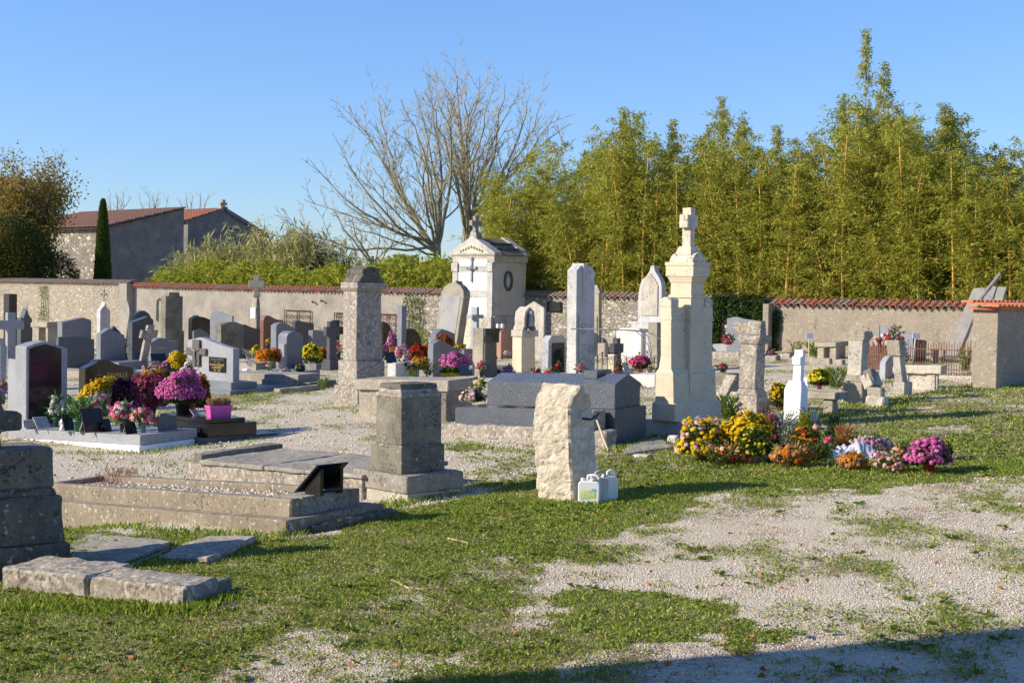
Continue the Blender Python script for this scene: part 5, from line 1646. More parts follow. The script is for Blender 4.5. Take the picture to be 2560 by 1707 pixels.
# ================================================================== GRANITE TOMB
f = Fr(1536, 1112)
t = thing('granite_tomb', lab('long dark blue grey granite tomb with gabled lid behind the rough standing stone'), 'tomb', f.P, f.phi, None)
wB = solve(f.P, f.b, 1614); LA = solve(f.P, f.a, 1137) ; hA = heightof(f.P, 1024)
MB().box(0, wB, 0, LA, -.2, hA).build('lower_block', M['ggd'], t, sh=(f.gb, -.06), bevel=.006)
u0 = 0.05; hU = heightof(f.P + f.b * u0 + f.a * u0, 960)
LU = LA * .80
xm = wB * .5
MB().prism([(u0, hA), (wB - u0 - .03, hA), (wB - u0 - .03, hU - .02), (xm, hU + .12), (u0, hU)], u0, LU).build('lid', M['ggd'], t, sh=(f.gb, -.045), bevel=.006)
MB().box(xm - .16, xm + .16, .5, .75, hU + .06, hU + .17).build('ridge_block', M['ggd'], t, sh=(f.gb, -.045), bevel=.006)
MB().box(-.3, -.06, -.1, LA * 1.02, -.25, .22).build('stone_kerb', M['lichened'], t, sh=(0, -.05), bevel=.02, rough=(.1, .02, 4), seed=3)
MB().box(-.34, -.05, .12, .36, .2, hA * .98).build('stone_post', M['lichened'], t, bevel=.02, rough=(.08, .012, 5), seed=7)
# loose slabs right of it
flatstone('broken flat paving stones in the grass right of the granite tomb', [(1560, 1140), (1680, 1122), (1650, 1095), (1570, 1115)], 'slabtop', .03, 11)
block('small flat stone on the grass below the cream monument', 1578, 1618, 1635, 1147, 1138, 'paleston', 12)
block('white rubble stone beside the plinth of the cream monument', 1668, 1690, 1702, 1108, 1090, 'whitegrey', 13)

# ================================================================== CREAM MONUMENT
c = Colm('cream_monument', 'tall cream limestone monument with side wings and a stone cross on top', 'grave monument', 1611, 1712, 1800, 1092)
c.lvl('ground_slab', 'whitegrey', 1056, (1611, 1712, 1800), None, .012, (.2, .01, 4))
zb = c.z
c.lvl('base', 'cream', 1012, (1629, 1688, 1803), (1630, 1688, 1802), .006)
c.lvl('base_chamfer', 'cream', 1006, (1630, 1688, 1801), (1638, 1683, 1794), .003)
c.lvl('pedestal', 'cream', 934, (1638, 1684, 1791), (1639, 1683, 1789), .004)
z_ped = c.z
c.lvl('pedestal_chamfer', 'cream', 922, (1639, 1683, 1789), (1647, 1678, 1782), .003)
zc1 = c.z
c.lvl('wing_foot', 'cream', 890, (1647, 1678, 1781), (1652, 1678, 1780), .003)
c.lvl('wings', 'cream', 800, (1652, 1678, 1780), (1652, 1678, 1781), .004)
c.lvl('wing_moulding', 'cream', 790, (1650, 1679, 1783), (1650, 1679, 1783), .003)
x0, x1, y0, y1, z = c.lvl('wing_band', 'cream', 768, (1651, 1678, 1782), (1651, 1678, 1782), .003)
# curved wing tops: only the two ends rise, the shaft stands between
zt_ = z
wy0, wy1 = y0, y1; ww = x1 - x0
for (a0, a1) in ((x0, x0 + ww * .18), (x1 - ww * .18, x1)):
    pts = [(wy0, zt_)]; r = (wy1 - wy0)
    MB().prismx([(wy0, zt_ - .002), (wy1, zt_ - .002), (wy1, zt_ + r * .55), (wy1 - r * .25, zt_ + r * .72), (wy0 + r * .25, zt_ + r * .72), (wy0, zt_ + r * .55)], a0, a1).build('wing_top', M['creamlichen'], c.t, bevel=.01)
# central shaft standing proud of the wings
c.z = z_ped; c.yrow = 930
kx = F / c.D
cx_, cy_ = (x0 + x1) / 2, (y0 + y1) / 2
def shaft(part, za, zb_, hx, hy, hx2=None, hy2=None, mat='cream', bevel=.004, **kw):
    hx2 = hx if hx2 is None else hx2; hy2 = hy if hy2 is None else hy2
    mb = MB(); mb.add([(cx_ - hx, cy_ - hy, za), (cx_ + hx, cy_ - hy, za), (cx_ + hx, cy_ + hy, za), (cx_ - hx, cy_ + hy, za),
                       (cx_ - hx2, cy_ - hy2, zb_), (cx_ + hx2, cy_ - hy2, zb_), (cx_ + hx2, cy_ + hy2, zb_), (cx_ - hx2, cy_ + hy2, zb_)],
                      [(0, 3, 2, 1), (4, 5, 6, 7), (0, 1, 5, 4), (1, 2, 6, 5), (2, 3, 7, 6), (3, 0, 4, 7)])
    return mb.build(part, M[mat], c.t, bevel=bevel, **kw)
def zr(y, px=1720): return atd(px, y, c.D - .3).z - c.P.z
HX, HY = 37 / kx / 1.42, 46 / kx / 1.42
shaft('shaft_plinth', zb + .001, z_ped - .01, HX * 1.1, HY * 1.15)
shaft('shaft', z_ped - .01, zr(745), HX * 1.02, HY * 1.04, HX, HY)
shaft('string_course', zr(745), zr(738), HX * 1.12, HY * 1.12)
shaft('neck', zr(738), zr(706), HX * 1.0, HY * 1.0)
shaft('capital_moulding', zr(706), zr(699), HX * 1.06, HY * 1.06, HX * 1.12, HY * 1.12)
shaft('capital_moulding', zr(699), zr(691), HX * 1.14, HY * 1.14, HX * 1.22, HY * 1.24)
shaft('capital', zr(691), zr(664), HX * 1.30, HY * 1.34)
shaft('capital_rim', zr(664), zr(655), HX * 1.36, HY * 1.40)
zq = zr(655); rad = HX * 1.12; n = 12
arc = [(cx_ + rad * math.cos(math.pi * i / n), zq - .02 + (zr(630) - zq + .02) * math.sin(math.pi * i / n)) for i in range(n + 1)]
MB().prism([(cx_ - rad, zq - .02), (cx_ + rad, zq - .02)] + arc[1:-1], cy_ - HY * 1.12, cy_ + HY * 1.12).build('curved_top', M['creamlichen'], c.t, bevel=.006)
for sx in (-1, 1):
    pass
z1 = zr(632); z2 = zr(517)
mb = cross_mb(z2 - z1, 0.25, 0.18, 0.10, 0.16, 0, .70, .025)
o = mb.build('cross', M['creamlichen'], c.t, bevel=.008); o.location = (cx_, cy_, z1)
shaft('cross_foot', z1 - .03, z1 + .10, .13, .15, .08, .11, 'creamlichen')

# ================================================================== TALL LICHENED COLUMN (left of centre) AND ITS TOMB
c = Colm('column_monument', 'tall square lichened column with flat cap, shaded face to the right', 'grave monument', 834, 895, 975, 1016)
c.lvl('base', 'lichened', 967, (834, 895, 972), None, .012, (.2, .01, 4))
c.lvl('plinth', 'lichened', 903, (845, 892, 962), None, .01)
c.lvl('shaft', 'lichened', 728, (857, 890, 956), (858, 893, 953), .01)
c.lvl('moulding', 'limestone', 721, (857, 893, 957), (851, 893, 963), .004)
x0, x1, y0, y1, z = c.lvl('cap', 'lichened', 706, (851, 894, 968), (851, 894, 970), .006)
pts = [(x0 + .02, z), (x1 - .02, z)]
w_ = x1 - x0; mxz = heightof(c.P, 672) - z
pts += [(x1 - w_ * .1, z + .02), (x1 - w_ * .17, z + mxz * .35), (x1 - w_ * .22, z + mxz * .5), (x1 - w_ * .22, z + mxz), (x1 - w_ * .55, z + mxz + .05), (x0 + w_ * .2, z + mxz * .95), (x0 + w_ * .2, z + mxz * .5), (x0 + w_ * .15, z + mxz * .35), (x0 + w_ * .1, z + .02)]
MB().prism(pts, y0 + .03, y1 - .03).build('top_block', M['blackstone'], c.t, bevel=.01, rough=(.1, .01, 5))
MB().prism([(q[0], q[1]) for q in pts], y1 - .029, y1 - .02).build('top_edge', M['lichened'], c.t)
f = Fr(1118, 1052)
t = thing('slab_tomb', lab('long beige stone tomb with flat slab running left to the tall lichened column'), 'tomb', f.P, f.phi)
LA = solve(f.P, f.a, 893); wB = solve(f.P, f.b, 1186); h1 = heightof(f.P, 979); h2 = heightof(f.P, 951)
MB().box(0.03, wB - .05, 0, LA, -.2, h1).build('body', M['limestone'], t, sh=(f.gb, -.045), bevel=.01)
MB().box(-.05, wB, -.06, LA, h1, h2).build('top_slab', M['limestone'], t, sh=(f.gb, -.045), bevel=.012, rough=(.2, .008, 4))
MB().box(-.14, .0, -.12, .05, -.2, h1 * .96).build('corner_post', M['darkstone'], t, bevel=.01)

# ================================================================== RIGHT SIDE COLUMNS
c = Colm('worn_column', 'worn lichened stone column with tapered cap, right of the cream monument', 'grave monument', 1834, 1892, 1922, 1054, 'old stone columns')
c.lvl('base', 'lichened', 990, (1834, 1892, 1922), (1838, 1893, 1920), .012, (.1, .012, 6))
c.lvl('base_slope', 'lichened', 973, (1838, 1892, 1919), (1846, 1887, 1911), .01, (.1, .01, 6))
c.lvl('shaft', 'lichened', 861, (1846, 1887, 1911), (1852, 1893, 1914), .01, (.12, .008, 6))
c.lvl('moulding', 'lichened', 851, (1850, 1894, 1918), (1843, 1899, 1928), .006, (.08, .006, 8))
c.lvl('cap', 'lichened', 838, (1843, 1900, 1930), (1845, 1900, 1930), .01, (.08, .012, 8))
c.lvl('top_block', 'lichened', 803, (1862, 1900, 1917), (1871, 1904, 1914), .01, (.08, .01, 8))
c = Colm('worn_column', 'plain weathered stone column with narrow cap, beside the stone bench', 'grave monument', 2107, 2156, 2176, 1010, 'old stone columns')
c.lvl('base', 'limestone', 955, (2107, 2156, 2176), (2107, 2155, 2175), .012, (.1, .01, 6))
c.lvl('base_slope', 'limestone', 940, (2107, 2155, 2175), (2117, 2152, 2170), .01, (.1, .008, 6))
c.lvl('shaft', 'paleston', 852, (2117, 2152, 2170), (2122, 2157, 2174), .01, (.12, .006, 6))
c.lvl('moulding', 'limestone', 843, (2122, 2158, 2176), (2119, 2161, 2181), .006)
c.lvl('cap', 'limestone', 828, (2119, 2162, 2184), (2124, 2162, 2182), .01, (.08, .012, 8))

# white cross monument
c = Colm('white_cross', 'bright white painted stone cross on a tall white block', 'grave monument', 1957, 2000, 2020, 1052)
c.lvl('block', 'whitepaint', 975, (1957, 1999, 2019), (1960, 2003, 2020), .01)
c.lvl('shoulder', 'whitepaint', 953, (1960, 2003, 2020), (1972, 2002, 2012), .008)
x0, x1, y0, y1, z = c.lvl('shaft', 'whitepaint', 912, (1981, 2001, 2010), (1984, 2003, 2011), .006)
c.lvl('arms', 'whitepaint', 892, (1980, 2001, 2013), None, .006)
c.lvl('top', 'whitepaint', 875, (1986, 2007, 2014), None, .006)
block('small white stone cube behind the white cross', 2003, 2018, 2025, 962, 944, 'whitepaint', 0, rough=None, bev=.01)
block('low white stone at the foot of the white cross', 2016, 2030, 2046, 1057, 1036, 'whitepaint', 0, rough=None, bev=.01)

# stone benches / table tombs
def bench(label, xl, xc, xr, yb, yt, ylow, mat, leg=0.5, legs=(0.2, .8), body=False):
    f = Fr(xc, yb)
    w = solve(f.P, f.b, xr); l = solve(f.P, f.a, xl); h = heightof(f.P, yt); hl = heightof(f.P, ylow)
    t = thing('table_tomb', lab(label), 'table tomb', f.P, f.phi, 'stone table tombs')
    MB().box(0, w, 0, l, hl, h).build('top_slab', M[mat], t, sh=(f.gb, f.ga), bevel=.015, rough=(.1, .014, 5), seed=len(USED))
    for q in legs:
        MB().box(.06, w - .06, l * q, l * q + .18, -.15, hl + .003).build('leg', M[mat], t, bevel=.012, sh=(f.gb, f.ga), rough=(.1, .01, 5), seed=int(q * 10))
    if body: MB().box(w * .4, w - .08, .12, l * .9, -.1, hl + .002).build('back_wall', M[mat], t, sh=(f.gb, f.ga))
    return t
bench('low stone slab bench on a short leg behind the white cross', 1925, 2098, 2121, 1034, 968 + 14, 1000, 'limestone', legs=(.12, .75))
bench('heavy stone table slab with block leg near the rusty railing', 2230, 2352, 2367, 976, 915, 936, 'paleston', legs=(.15, .7), body=True)
bench('old box tomb with grey slab against the right roughcast wall', 2035, 2089, 2120, 899, 856, 868, 'limestone', legs=(.05, .62), body=True)

# leaning little stele on its base
f = Fr(2262, 990)
t = thing('leaning_stele', lab('slim pale stone stele with square head leaning left near the table slab'), 'headstone', f.P, f.phi, 'headstones of the cemetery')
k = f.k; 
MB().box(-.02, .26, 0, .22, -.1, .24).build('base', M['paleston'], t, bevel=.012)
z0 = .24; H = heightof(f.P, 852)
MB().box(.02, .2, .02, .18, z0 - .005, H * .72, .015, .01).build('shaft', M['paleston'], t, bevel=.01, lean=(-.10, .10))
MB().box(.0, .2, -.01, .25, H * .72, H).build('head', M['limestone'], t, bevel=.012, lean=(-.10, .10))
# broken blocks heap
for i, (lb_, xl, xc, xr, yb, yt) in enumerate((('bottom block of the broken stone pile by the weathered column', 2162, 2208, 2222, 1020, 992),
                                 ('second block of the broken stone pile, laid flat', 2167, 2203, 2212, 992, 971))):
    block(lb_, xl, xc, xr, yb if i == 0 else 1018, yt, 'paleston' if i == 0 else 'limestone', 20 + i, sh=(0, -.02))
def leaner(label, x0, y0, x1, y1, wid, th, yg, mat, seed, name='leaning_stone', cat='stone block', grp='stone blocks lying on the ground', dlean=0.1, roughm=(.06, .014, 7)):
    """a long piece leaning from (x0,y0) up to (x1,y1)"""
    D0 = dist(G(x0, yg)); A = atd(x0, y0, D0); Bp = atd(x1, y1, D0 + dlean)
    v = Bp - A; L = v.length
    t = thing(name, lab(label), cat, A, 0, grp)
    q = v.to_track_quat('Z', 'Y')
    o = MB().box(-wid / 2, wid / 2, -th / 2, th / 2, 0, L).build('stone' if 'stone' in name else 'beam', M[mat], t, bevel=.012, rough=roughm, seed=seed)
    o.rotation_mode = 'QUATERNION'; o.rotation_quaternion = q
    return t
leaner('dark broken slab tilted against the stone pile', 2200, 1000, 2172, 925, .22, .14, 1012, 'darkstone', 1)
leaner('pale broken block propped on the stone pile', 2185, 968, 2172, 935, .26, .2, 1012, 'paleston', 2)
leaner('tilted rubble stone left of the worn column', 1802, 1020, 1842, 945, .30, .25, 1030, 'lichened', 3)
leaner('smaller rubble stone leaning at the worn column foot', 1830, 1030, 1846, 985, .2, .2, 1036, 'lichened', 4)
# small house-shaped tombstone
s_ = stele('small grey house shaped tombstone with rounded top near the stone pile', 2213, 948, 2198, [(2241, 905), (2238, 893), (2230, 889), (2222, 892), (2213, 906)], 'bluegrey', zo=.0)

# rusty railing enclosure
f = Fr(2424, 947, lit=True)
t = thing('rusty_railing', lab('rusty iron railing round a grave left of the rendered shed'), 'railing', f.P, f.phi)
L = -f.X(2262)
mb = MB(); n = 26
for i in range(n):
    x = -L * i / (n - 1)
    h = heightof(f.P + f.b * x, 852 + (i % 2) * 6 + rt_.uniform(-4, 6))
    mb.tube([(x, 0, -.0), (x, 0, h)], .0075, 4)
hh = heightof(f.P, 874)
mb.build('bars', M['rust'], t)
for q in (.28, .95):
    MB().tube([(0, 0, hh * q), (-L, 0, hh * q)], .012, 4).build('rail', M['rust'], t)
MB().box(-L, .1, -.08, .1, -.15, .06).build('kerb', M['paleston'], t, bevel=.01, sh=(f.gb, f.ga))
f = Fr(2228, 925, lit=True)
t = thing('rusty_railing', lab('terracotta coloured iron fence panel behind the leaning stele'), 'railing', f.P, f.phi)
L = -f.X(2172)
mb = MB()
for i in range(14):
    x = -L * i / 13; mb.tube([(x, 0, 0), (x, 0, heightof(f.P, 868) * (1 + .1 * (i % 3)))], .016, 4)
mb.build('bars', M['rust'], t)
MB().box(-L, 0, -.02, .02, .30, .34).build('rail', M['rust'], t)
# iron cross
f = Fr(2197, 912)
t = thing('iron_cross', lab('slim rusty iron grave cross in front of the beige wall'), 'cross', f.P, f.phi)
H = heightof(f.P, 812)
mb = MB(); mb.tube([(0, 0, 0), (0, 0, H * .55)], .03, 6, .02); mb.tube([(0, 0, H * .5), (0, 0, H)], .018, 5, .01)
for i in range(5): mb.ball((rt_.uniform(-.05, .05), 0, H * (.45 + .05 * i)), .05, 6)
mb.build('shaft', M['rust'], t)
MB().tube([(-.16, 0, H * .62), (.16, 0, H * .60)], .018, 5).build('arms', M['rust'], t)

# grey memorial by the wall at the far right with flowers
stele('pale grey panel stone behind red flowers at the right wall', 2282, 890, 2286, [(2282, 836), (2240, 826), (2222, 815), (2206, 814), (2192, 822)], 'zinc', lit=True)
bouquet('trailing red geraniums over the pale panel stone', 2238, 815, 866, 58, ['brightred', 'brightred'], .42, None, 10, 2, .035, 16, 260, grp='flowers by the right wall', cat='flowers', name='geranium')
mum('flattened pale pink and white flower mound by the right wall', 2222, 834, 858, 872, 66, 'palepink', .30, None, 10, .04, grp='flowers by the right wall', second='white')
mum('bright yellow chrysanthemum behind the iron fence panel', 2216, 857, 884, 895, 34, 'yellow', 0, 'terra', 14, .03)
stele('dark square tombstone behind the rusty railing', 2284, 906, 2280, [(2316, 853), (2312, 850), (2286, 848), (2284, 848)], 'gb')
stele('low pale stone with dark doorway behind the railing', 2358, 905, 2364, [(2358, 876), (2324, 874)], 'render', lit=True)
g = thing('dark_niche', lab('narrow dark opening stone in the low pale tomb'), 'niche', G(2334, 908), PHI)
MB().box(-.12, .12, -.05, .02, -.05, .32).build('frame', M['render'], g, bevel=.005)
MB().box(-.08, .08, -.07, -.052, -.02, .28).build('recess', M['slate'], g)
bouquet('reddish brown dried plants below the dark tombstone', 2258, 868, 912, 30, ['burgundy', 'lilac'], 0, None, 8, 2, .03, 16, 120, grp='flowers by the right wall', cat='flowers', name='dried_flowers')
# white label signs on posts
for lb_, px, yt_, yb_ in (('small blank white sign on a pale post before the box tomb', 2018, 832, 905), ('small blank white sign on a leaning post by the dark tombstone', 2285, 832, 908)):
    P = G(px - (4 if px > 2100 else -3), yb_); k = F / dist(P); H = (yb_ - yt_) / k
    t = thing('sign_post', lab(lb_), 'sign', P, R(10), 'little white signs on posts')
    MB().tube([(0, 0, -.1), ((.06 if px > 2100 else 0), 0, H - .05)], .022 if px > 2100 else .014, 5).build('post', M['wood'] if px < 2100 else M['whitegrey'], t)
    MB().box(-.09 + (.06 if px > 2100 else 0), .09 + (.06 if px > 2100 else 0), -.035, -.024, H - .13, H).build('board', M['whitepaint'], t, bevel=.002)

# leaning grey planks behind the shed
for i, (lb_, x0, y0, x1, y1, w_, th_) in enumerate((
        ('broad grey plank leaning on the wall, leftmost of the bundle', 2380, 892, 2450, 724, .30, .12),
        ('second grey plank leaning beside the shed, middle of the bundle', 2424, 900, 2482, 720, .20, .10),
        ('third grey plank leaning beside the shed, rightmost of the bundle', 2452, 900, 2507, 720, .20, .10),
        ('thin split grey plank sticking up highest above the shed', 2452, 745, 2500, 686, .08, .06))):
    leaner(lb_, x0, y0, x1, y1, w_, th_, 908 + i * 3, 'plank', i, 'plank', 'plank', 'leaning planks by the shed', dlean=1.3, roughm=(.2, .02, 3))

# rendered shed at the right edge
f = Fr(2490, 973)
t = thing('rendered_shed', lab('low rendered shed with a curved orange tile roof edge at the right'), 'shed', f.P, f.phi)
la = solve(f.P, f.a, 2427); h = heightof(f.P, 775)
MB().box(0, 4.5, 0, la, -.3, h).build('wall', M['roughcast'], t, bevel=.01)
mb = MB()
tile_roof(mb, Vector((-.14, -.10, h + .02)), Vector((1, 0, 0)), Vector((0, la + .2, .10)).normalized(), 4.8, la + .25, .16, .5, 3)
mb.build('roof', M['tileo'], t)
MB().box(-.10, 4.5, -.06, la + .06, h + .001, h + .05).build('roof_bed', M['tileo'], t)
# ================================================================== CHAPEL TOMB
M['chapelwall'] = stone('chapel_side_stone', (0.50, 0.46, 0.38), (0.30, 0.27, 0.22), None, .3, .15, 0, .1, .25, streak=.2)
M['paleston2'] = stone('grey_white_stone', (0.50, 0.48, 0.43), (0.23, 0.22, 0.205), (0.58, 0.56, 0.51), .55, .6, 0, .1, .4, streak=.4)
c = Colm('chapel_tomb', 'pale stone chapel shaped tomb with pitched roof and a cross on its gable', 'mausoleum', 1128, 1236, 1318, 882)
b0 = (1128, 1236, 1318)
c.lvl('base', 'paleston', 790, (1130, 1237, 1315), (1131, 1236, 1313), .01)
xw = c.lvl('walls', 'chapelwall', 656, (1137, 1235, 1312), (1136, 1235, 1316), .008)
X0, X1, Y0, Y1, zc = xw
xe = c.lvl('cornice', 'paleston', 638, (1132, 1236, 1319), (1128, 1236, 1322), .01)
x0, x1, y0, y1, z = xe
ym = (y0 + y1) / 2
zp = heightof(c.P, 596)
xf = x0
rp = [(y0 - .06, z), (y1 + .06, z), (y1 + .06, z + .08), (ym, zp + .06), (y0 - .06, z + .08)]
MB().prismx(rp, x0 - .04, x0 + .28).build('pediment', M['paleston2'], c.t, bevel=.01)
MB().prismx(rp, x1 - .22, x1 + .04).build('pediment', M['paleston2'], c.t, bevel=.01)
MB().prismx([(y0 - .05, z), (y1 + .05, z), (y1 + .05, z + .05), (ym, zp), (y0 - .05, z + .05)], x0 + .281, x1 - .221).build('roof', M['darkstone'], c.t)
for q in (.30, .62):
    a_ = Vector((0, y0 - .05, z + .05)).lerp(Vector((0, ym, zp)), q)
    MB().box(x0 + .29, x1 - .23, a_.y - .05, a_.y + .06, a_.z, a_.z + .05).build('roof_ledge', M['blackstone'], c.t, bevel=.01)
# pediment recess with swags
MB().prismx([(y0 + .16, z + .05), (y1 - .16, z + .05), (ym, zp - .10)], x0 - .055, x0 - .041).build('tympanum', M['cream'], c.t)
mb = MB()
for i in range(9):
    q = (i / 8 - .5); mb.ball((x0 - .06, ym + q * (y1 - y0) * .5, z + .13 + .14 * (1 - abs(q) * 2)), .045, 6)
mb.build('carved_garland', M['paleston'], c.t)
# pilasters and white door panels on the sunlit front (x = X0 side)
fx = X0
for (ya, yb_) in ((Y0, Y0 + .22), (Y1 - .22, Y1)):
    MB().box(fx - .07, fx + .02, ya - .01, yb_ + .01, -.1, zc - .003).build('pilaster', M['paleston2'], c.t, bevel=.006)
    MB().box(fx - .11, fx + .02, ya - .03, yb_ + .03, zc - .28, zc - .02).build('pilaster_capital', M['paleston2'], c.t, bevel=.006)
    MB().box(fx - .12, fx + .02, ya - .04, yb_ + .04, -.1, heightof(c.P, 790)).build('pilaster_base', M['paleston2'], c.t, bevel=.006)
ya, yb_ = Y0 + .24, Y1 - .24
hz = lambda py: heightof(c.P, py)
wht = stone('white_marble_panel', (0.74, 0.70, 0.62), (0.48, 0.45, 0.40), (0.82, 0.79, 0.72), .35, .15, 0, 0, .1, streak=.15)
for (pa, pb_) in ((790, 744), (728, 681), (667, 650)):
    MB().box(fx - .05, fx - .004, ya, yb_, hz(pa), hz(pb_)).build('door_panel', wht, c.t, bevel=.006)
for (pa, pb_) in ((743.5, 728.5), (680.5, 667.5)):
    MB().box(fx - .056, fx - .004, ya, yb_, hz(pa), hz(pb_)).build('cross_rail', M['paleston2'], c.t, bevel=.006)
MB().box(fx - .05, fx - .004, ya, yb_, -.1, hz(791)).build('door_base', M['creamlichen'], c.t)
# metal cross on the door, wreath on the side
zc0, zc1 = hz(706), hz(650)
mb = MB(); ym2 = ym
mb.box(fx - .10, fx - .06, ym2 - .03, ym2 + .03, zc0, zc1); mb.box(fx - .10, fx - .06, ym2 - .17, ym2 + .17, zc1 - .30, zc1 - .22)
for (dy, dz) in ((-.18, -.26), (.18, -.26), (0, 0.02)): mb.ball((fx - .08, ym2 + dy, zc1 + dz), .06, 6)
mb.ball((fx - .10, ym2, zc1 - .26), .09, 7)
mb.build('door_cross', M['bluegrey'], c.t)
cw = Vector(((X0 + X1) / 2 - .12, Y0 - .04, (hz(680) + hz(724)) / 2)); rw = (hz(680) - hz(724)) / 2
mb = MB(); mb.tube([cw + Vector((math.cos(a_ * .393) * rw * .55, 0, math.sin(a_ * .393) * rw)) for a_ in range(17)], .035, 6)
for i in range(22):
    a_ = i * .2856; mb.ball((cw.x + math.cos(a_) * rw * .55, cw.y - .02, cw.z + math.sin(a_) * rw), .042, 5)
mb.build('wreath', M['bronze'], c.t)
mb = cross_mb(hz(543) - zp, .44, .14, .14, .13, 0, .68, .05)
o = mb.build('gable_cross', M['limestone'], c.t, bevel=.008); o.location = (x0 + .12, ym, zp); o.rotation_euler = (0, 0, 0)
MB().box(x0 - .02, x0 + .28, ym - .2, ym + .2, zp - .08, zp + .16, .04, .08).build('cross_foot', M['limestone'], c.t, bevel=.01)

# ================================================================== BACK ROWS, LEFT
S = stele
f = S('dark brown square pillar at the far left against the rubble wall', 22, 905, 8, [(42, 735), (22, 735)], 'gbr')
# grey cross in front
def stone_cross(label, px, yb, ytop, yarm, armw, w, th, mat, zo=0.0, lean=None, flare=.0, cat='stone cross', grp='stone crosses', pedestal=None, rough=None, phi=PHI, name='stone_cross', armh=None):
    P = G2(px, yb, zo); H = heightof(P, ytop); za = heightof(P, yarm)
    k = F / dist(P); aw = armw / k / max(.4, math.cos(phi) if phi == PHI else abs(math.cos(phi))); w_ = w / k / .7 if phi == PHI else w / k / abs(math.cos(phi))
    t = thing(name, lab(label), cat, P, phi, grp)
    z0 = 0
    if pedestal:
        ph = heightof(P, pedestal[0]); pw = pedestal[1] / k / .7
        MB().box(-pw / 2, pw / 2, -pw / 2, pw / 2, -.1, ph, .01, .01).build('pedestal', M[mat], t, bevel=.01); z0 = ph
    cross_mb(H - z0, aw, armh or w_ * 1.05, w_, th, z0, (za - z0) / (H - z0), flare).build('cross', M[mat], t, bevel=.007, lean=lean, rough=rough, seed=len(USED))
    return t
stone_cross('light grey granite cross at the far left, in front of the brown pillar', 26, 915, 781, 812, 46, 15, .17, 'ggl')
S('pinnacle shaped grey stele beside the light grey cross', 60, 882, 49, [(81, 828), (80, 798), (71, 786), (67, 770), (62, 786), (58, 796), (52, 794)], 'gdk', base=(.05, .15))
b = bench('old lichened table tomb under the rubble wall at the left', 76, 118, 150, 884, 806, 818, 'limestone', legs=(.05, .6))
S('wide grey headstone with off centre peak, second row at the left', 155, 892, 143, [(228, 803), (225, 799), (208, 794), (155, 806)], 'gg')
S('dark blue polished headstone with gently arched top, left group', 146, 925, 139, [(236, 880), (235, 848), (190, 841), (165, 841), (146, 844)], 'ggd', base=(.04, .1))
f = S('white pointed stele topped with a tiny iron cross against the rubble wall', 250, 880, 241, [(275, 777), (266, 768), (263, 754), (260, 764), (250, 776)], 'whitegrey')
mb = MB(); xm_ = (f.x0 + f.x1) / 2; z_ = f.h
mb.tube([(xm_, .1, z_ - .02), (xm_, .1, z_ + .42)], .012, 5); mb.tube([(xm_ - .1, .1, z_ + .28), (xm_ + .1, .1, z_ + .28)], .012, 5)
for q in ((-.1, .28), (.1, .28), (0, .42)): mb.ball((xm_ + q[0], .1, z_ + q[1]), .035, 6)
mb.build('iron_cross', M['iron'], f.t)
# leaning oval slab
P = G(302, 886); H = heightof(P, 750)
t = thing('leaning_slab', lab('tall grey oval headed slab leaning by the wall joint'), 'headstone', P, PHI - math.pi / 2, 'headstones of the cemetery')
n = 14; k = F / dist(P)
pts = [(-.10, 0), (.18, 0), (.30, H * .45)] + [(.02 + .36 * math.cos(a), H * .72 + H * .27 * math.sin(a)) for a in np.linspace(0.1, math.pi - .1, n)] + [(-.32, H * .45)]
MB().prism(pts, 0, .12).build('stone', M['render'], t, bevel=.01, lean=(0.05, .05), rough=(.15, .01, 4))
S('medium grey headstone with rounded peak left of the tilted mossy cross', 251, 925, 240, [(311, 838), (300, 833), (283, 825), (272, 821), (251, 836)], 'gg', slab=(1.2, .25, .08))
S('dark pointed headstone peeking over the medium grey one', 262, 905, 256, [(316, 850), (300, 830), (286, 815), (262, 845)], 'gdk')
S('round topped dark grey slab close to the wall', 340, 884, 330, [(382, 830), (380, 800), (372, 784), (360, 776), (350, 779), (341, 790), (338, 800)], 'gdk')  # dark slab modelled for an arched dark shape at the wall
S('black headstone with blue lit sloping top behind the mossy cross', 330, 905, 318, [(383, 860), (383, 799), (371, 791), (330, 806)], 'gdk')
t = stone_cross('small tilted mossy stone cross between grey headstones', 354, 922, 812, 835, 32, 13, .13, 'lichened', lean=(.22, 0), rough=(.08, .01, 8))
f = S('low grey headstone with gilded inscription behind the mauve chrysanthemums', 377, 912, 365, [(445, 852), (420, 847), (398, 844), (377, 857)], 'gg')
mb = MB()
for (a_, b__, z_) in ((420, 440, 851), (392, 412, 868)):
    x_0, z_0 = f.XZ(a_, z_); x_1, _ = f.XZ(b__, z_)
    for i in range(5): 
        xx = x_0 + (x_1 - x_0) * i / 5; mb.add([(xx, -.006, z_0 - .04), (xx + (x_1 - x_0) * .14, -.006, z_0 - .04), (xx + (x_1 - x_0) * .14, -.006, z_0), (xx, -.006, z_0)], [(0, 1, 2, 3)])
mb.build('inscription', M['gold'], f.t)
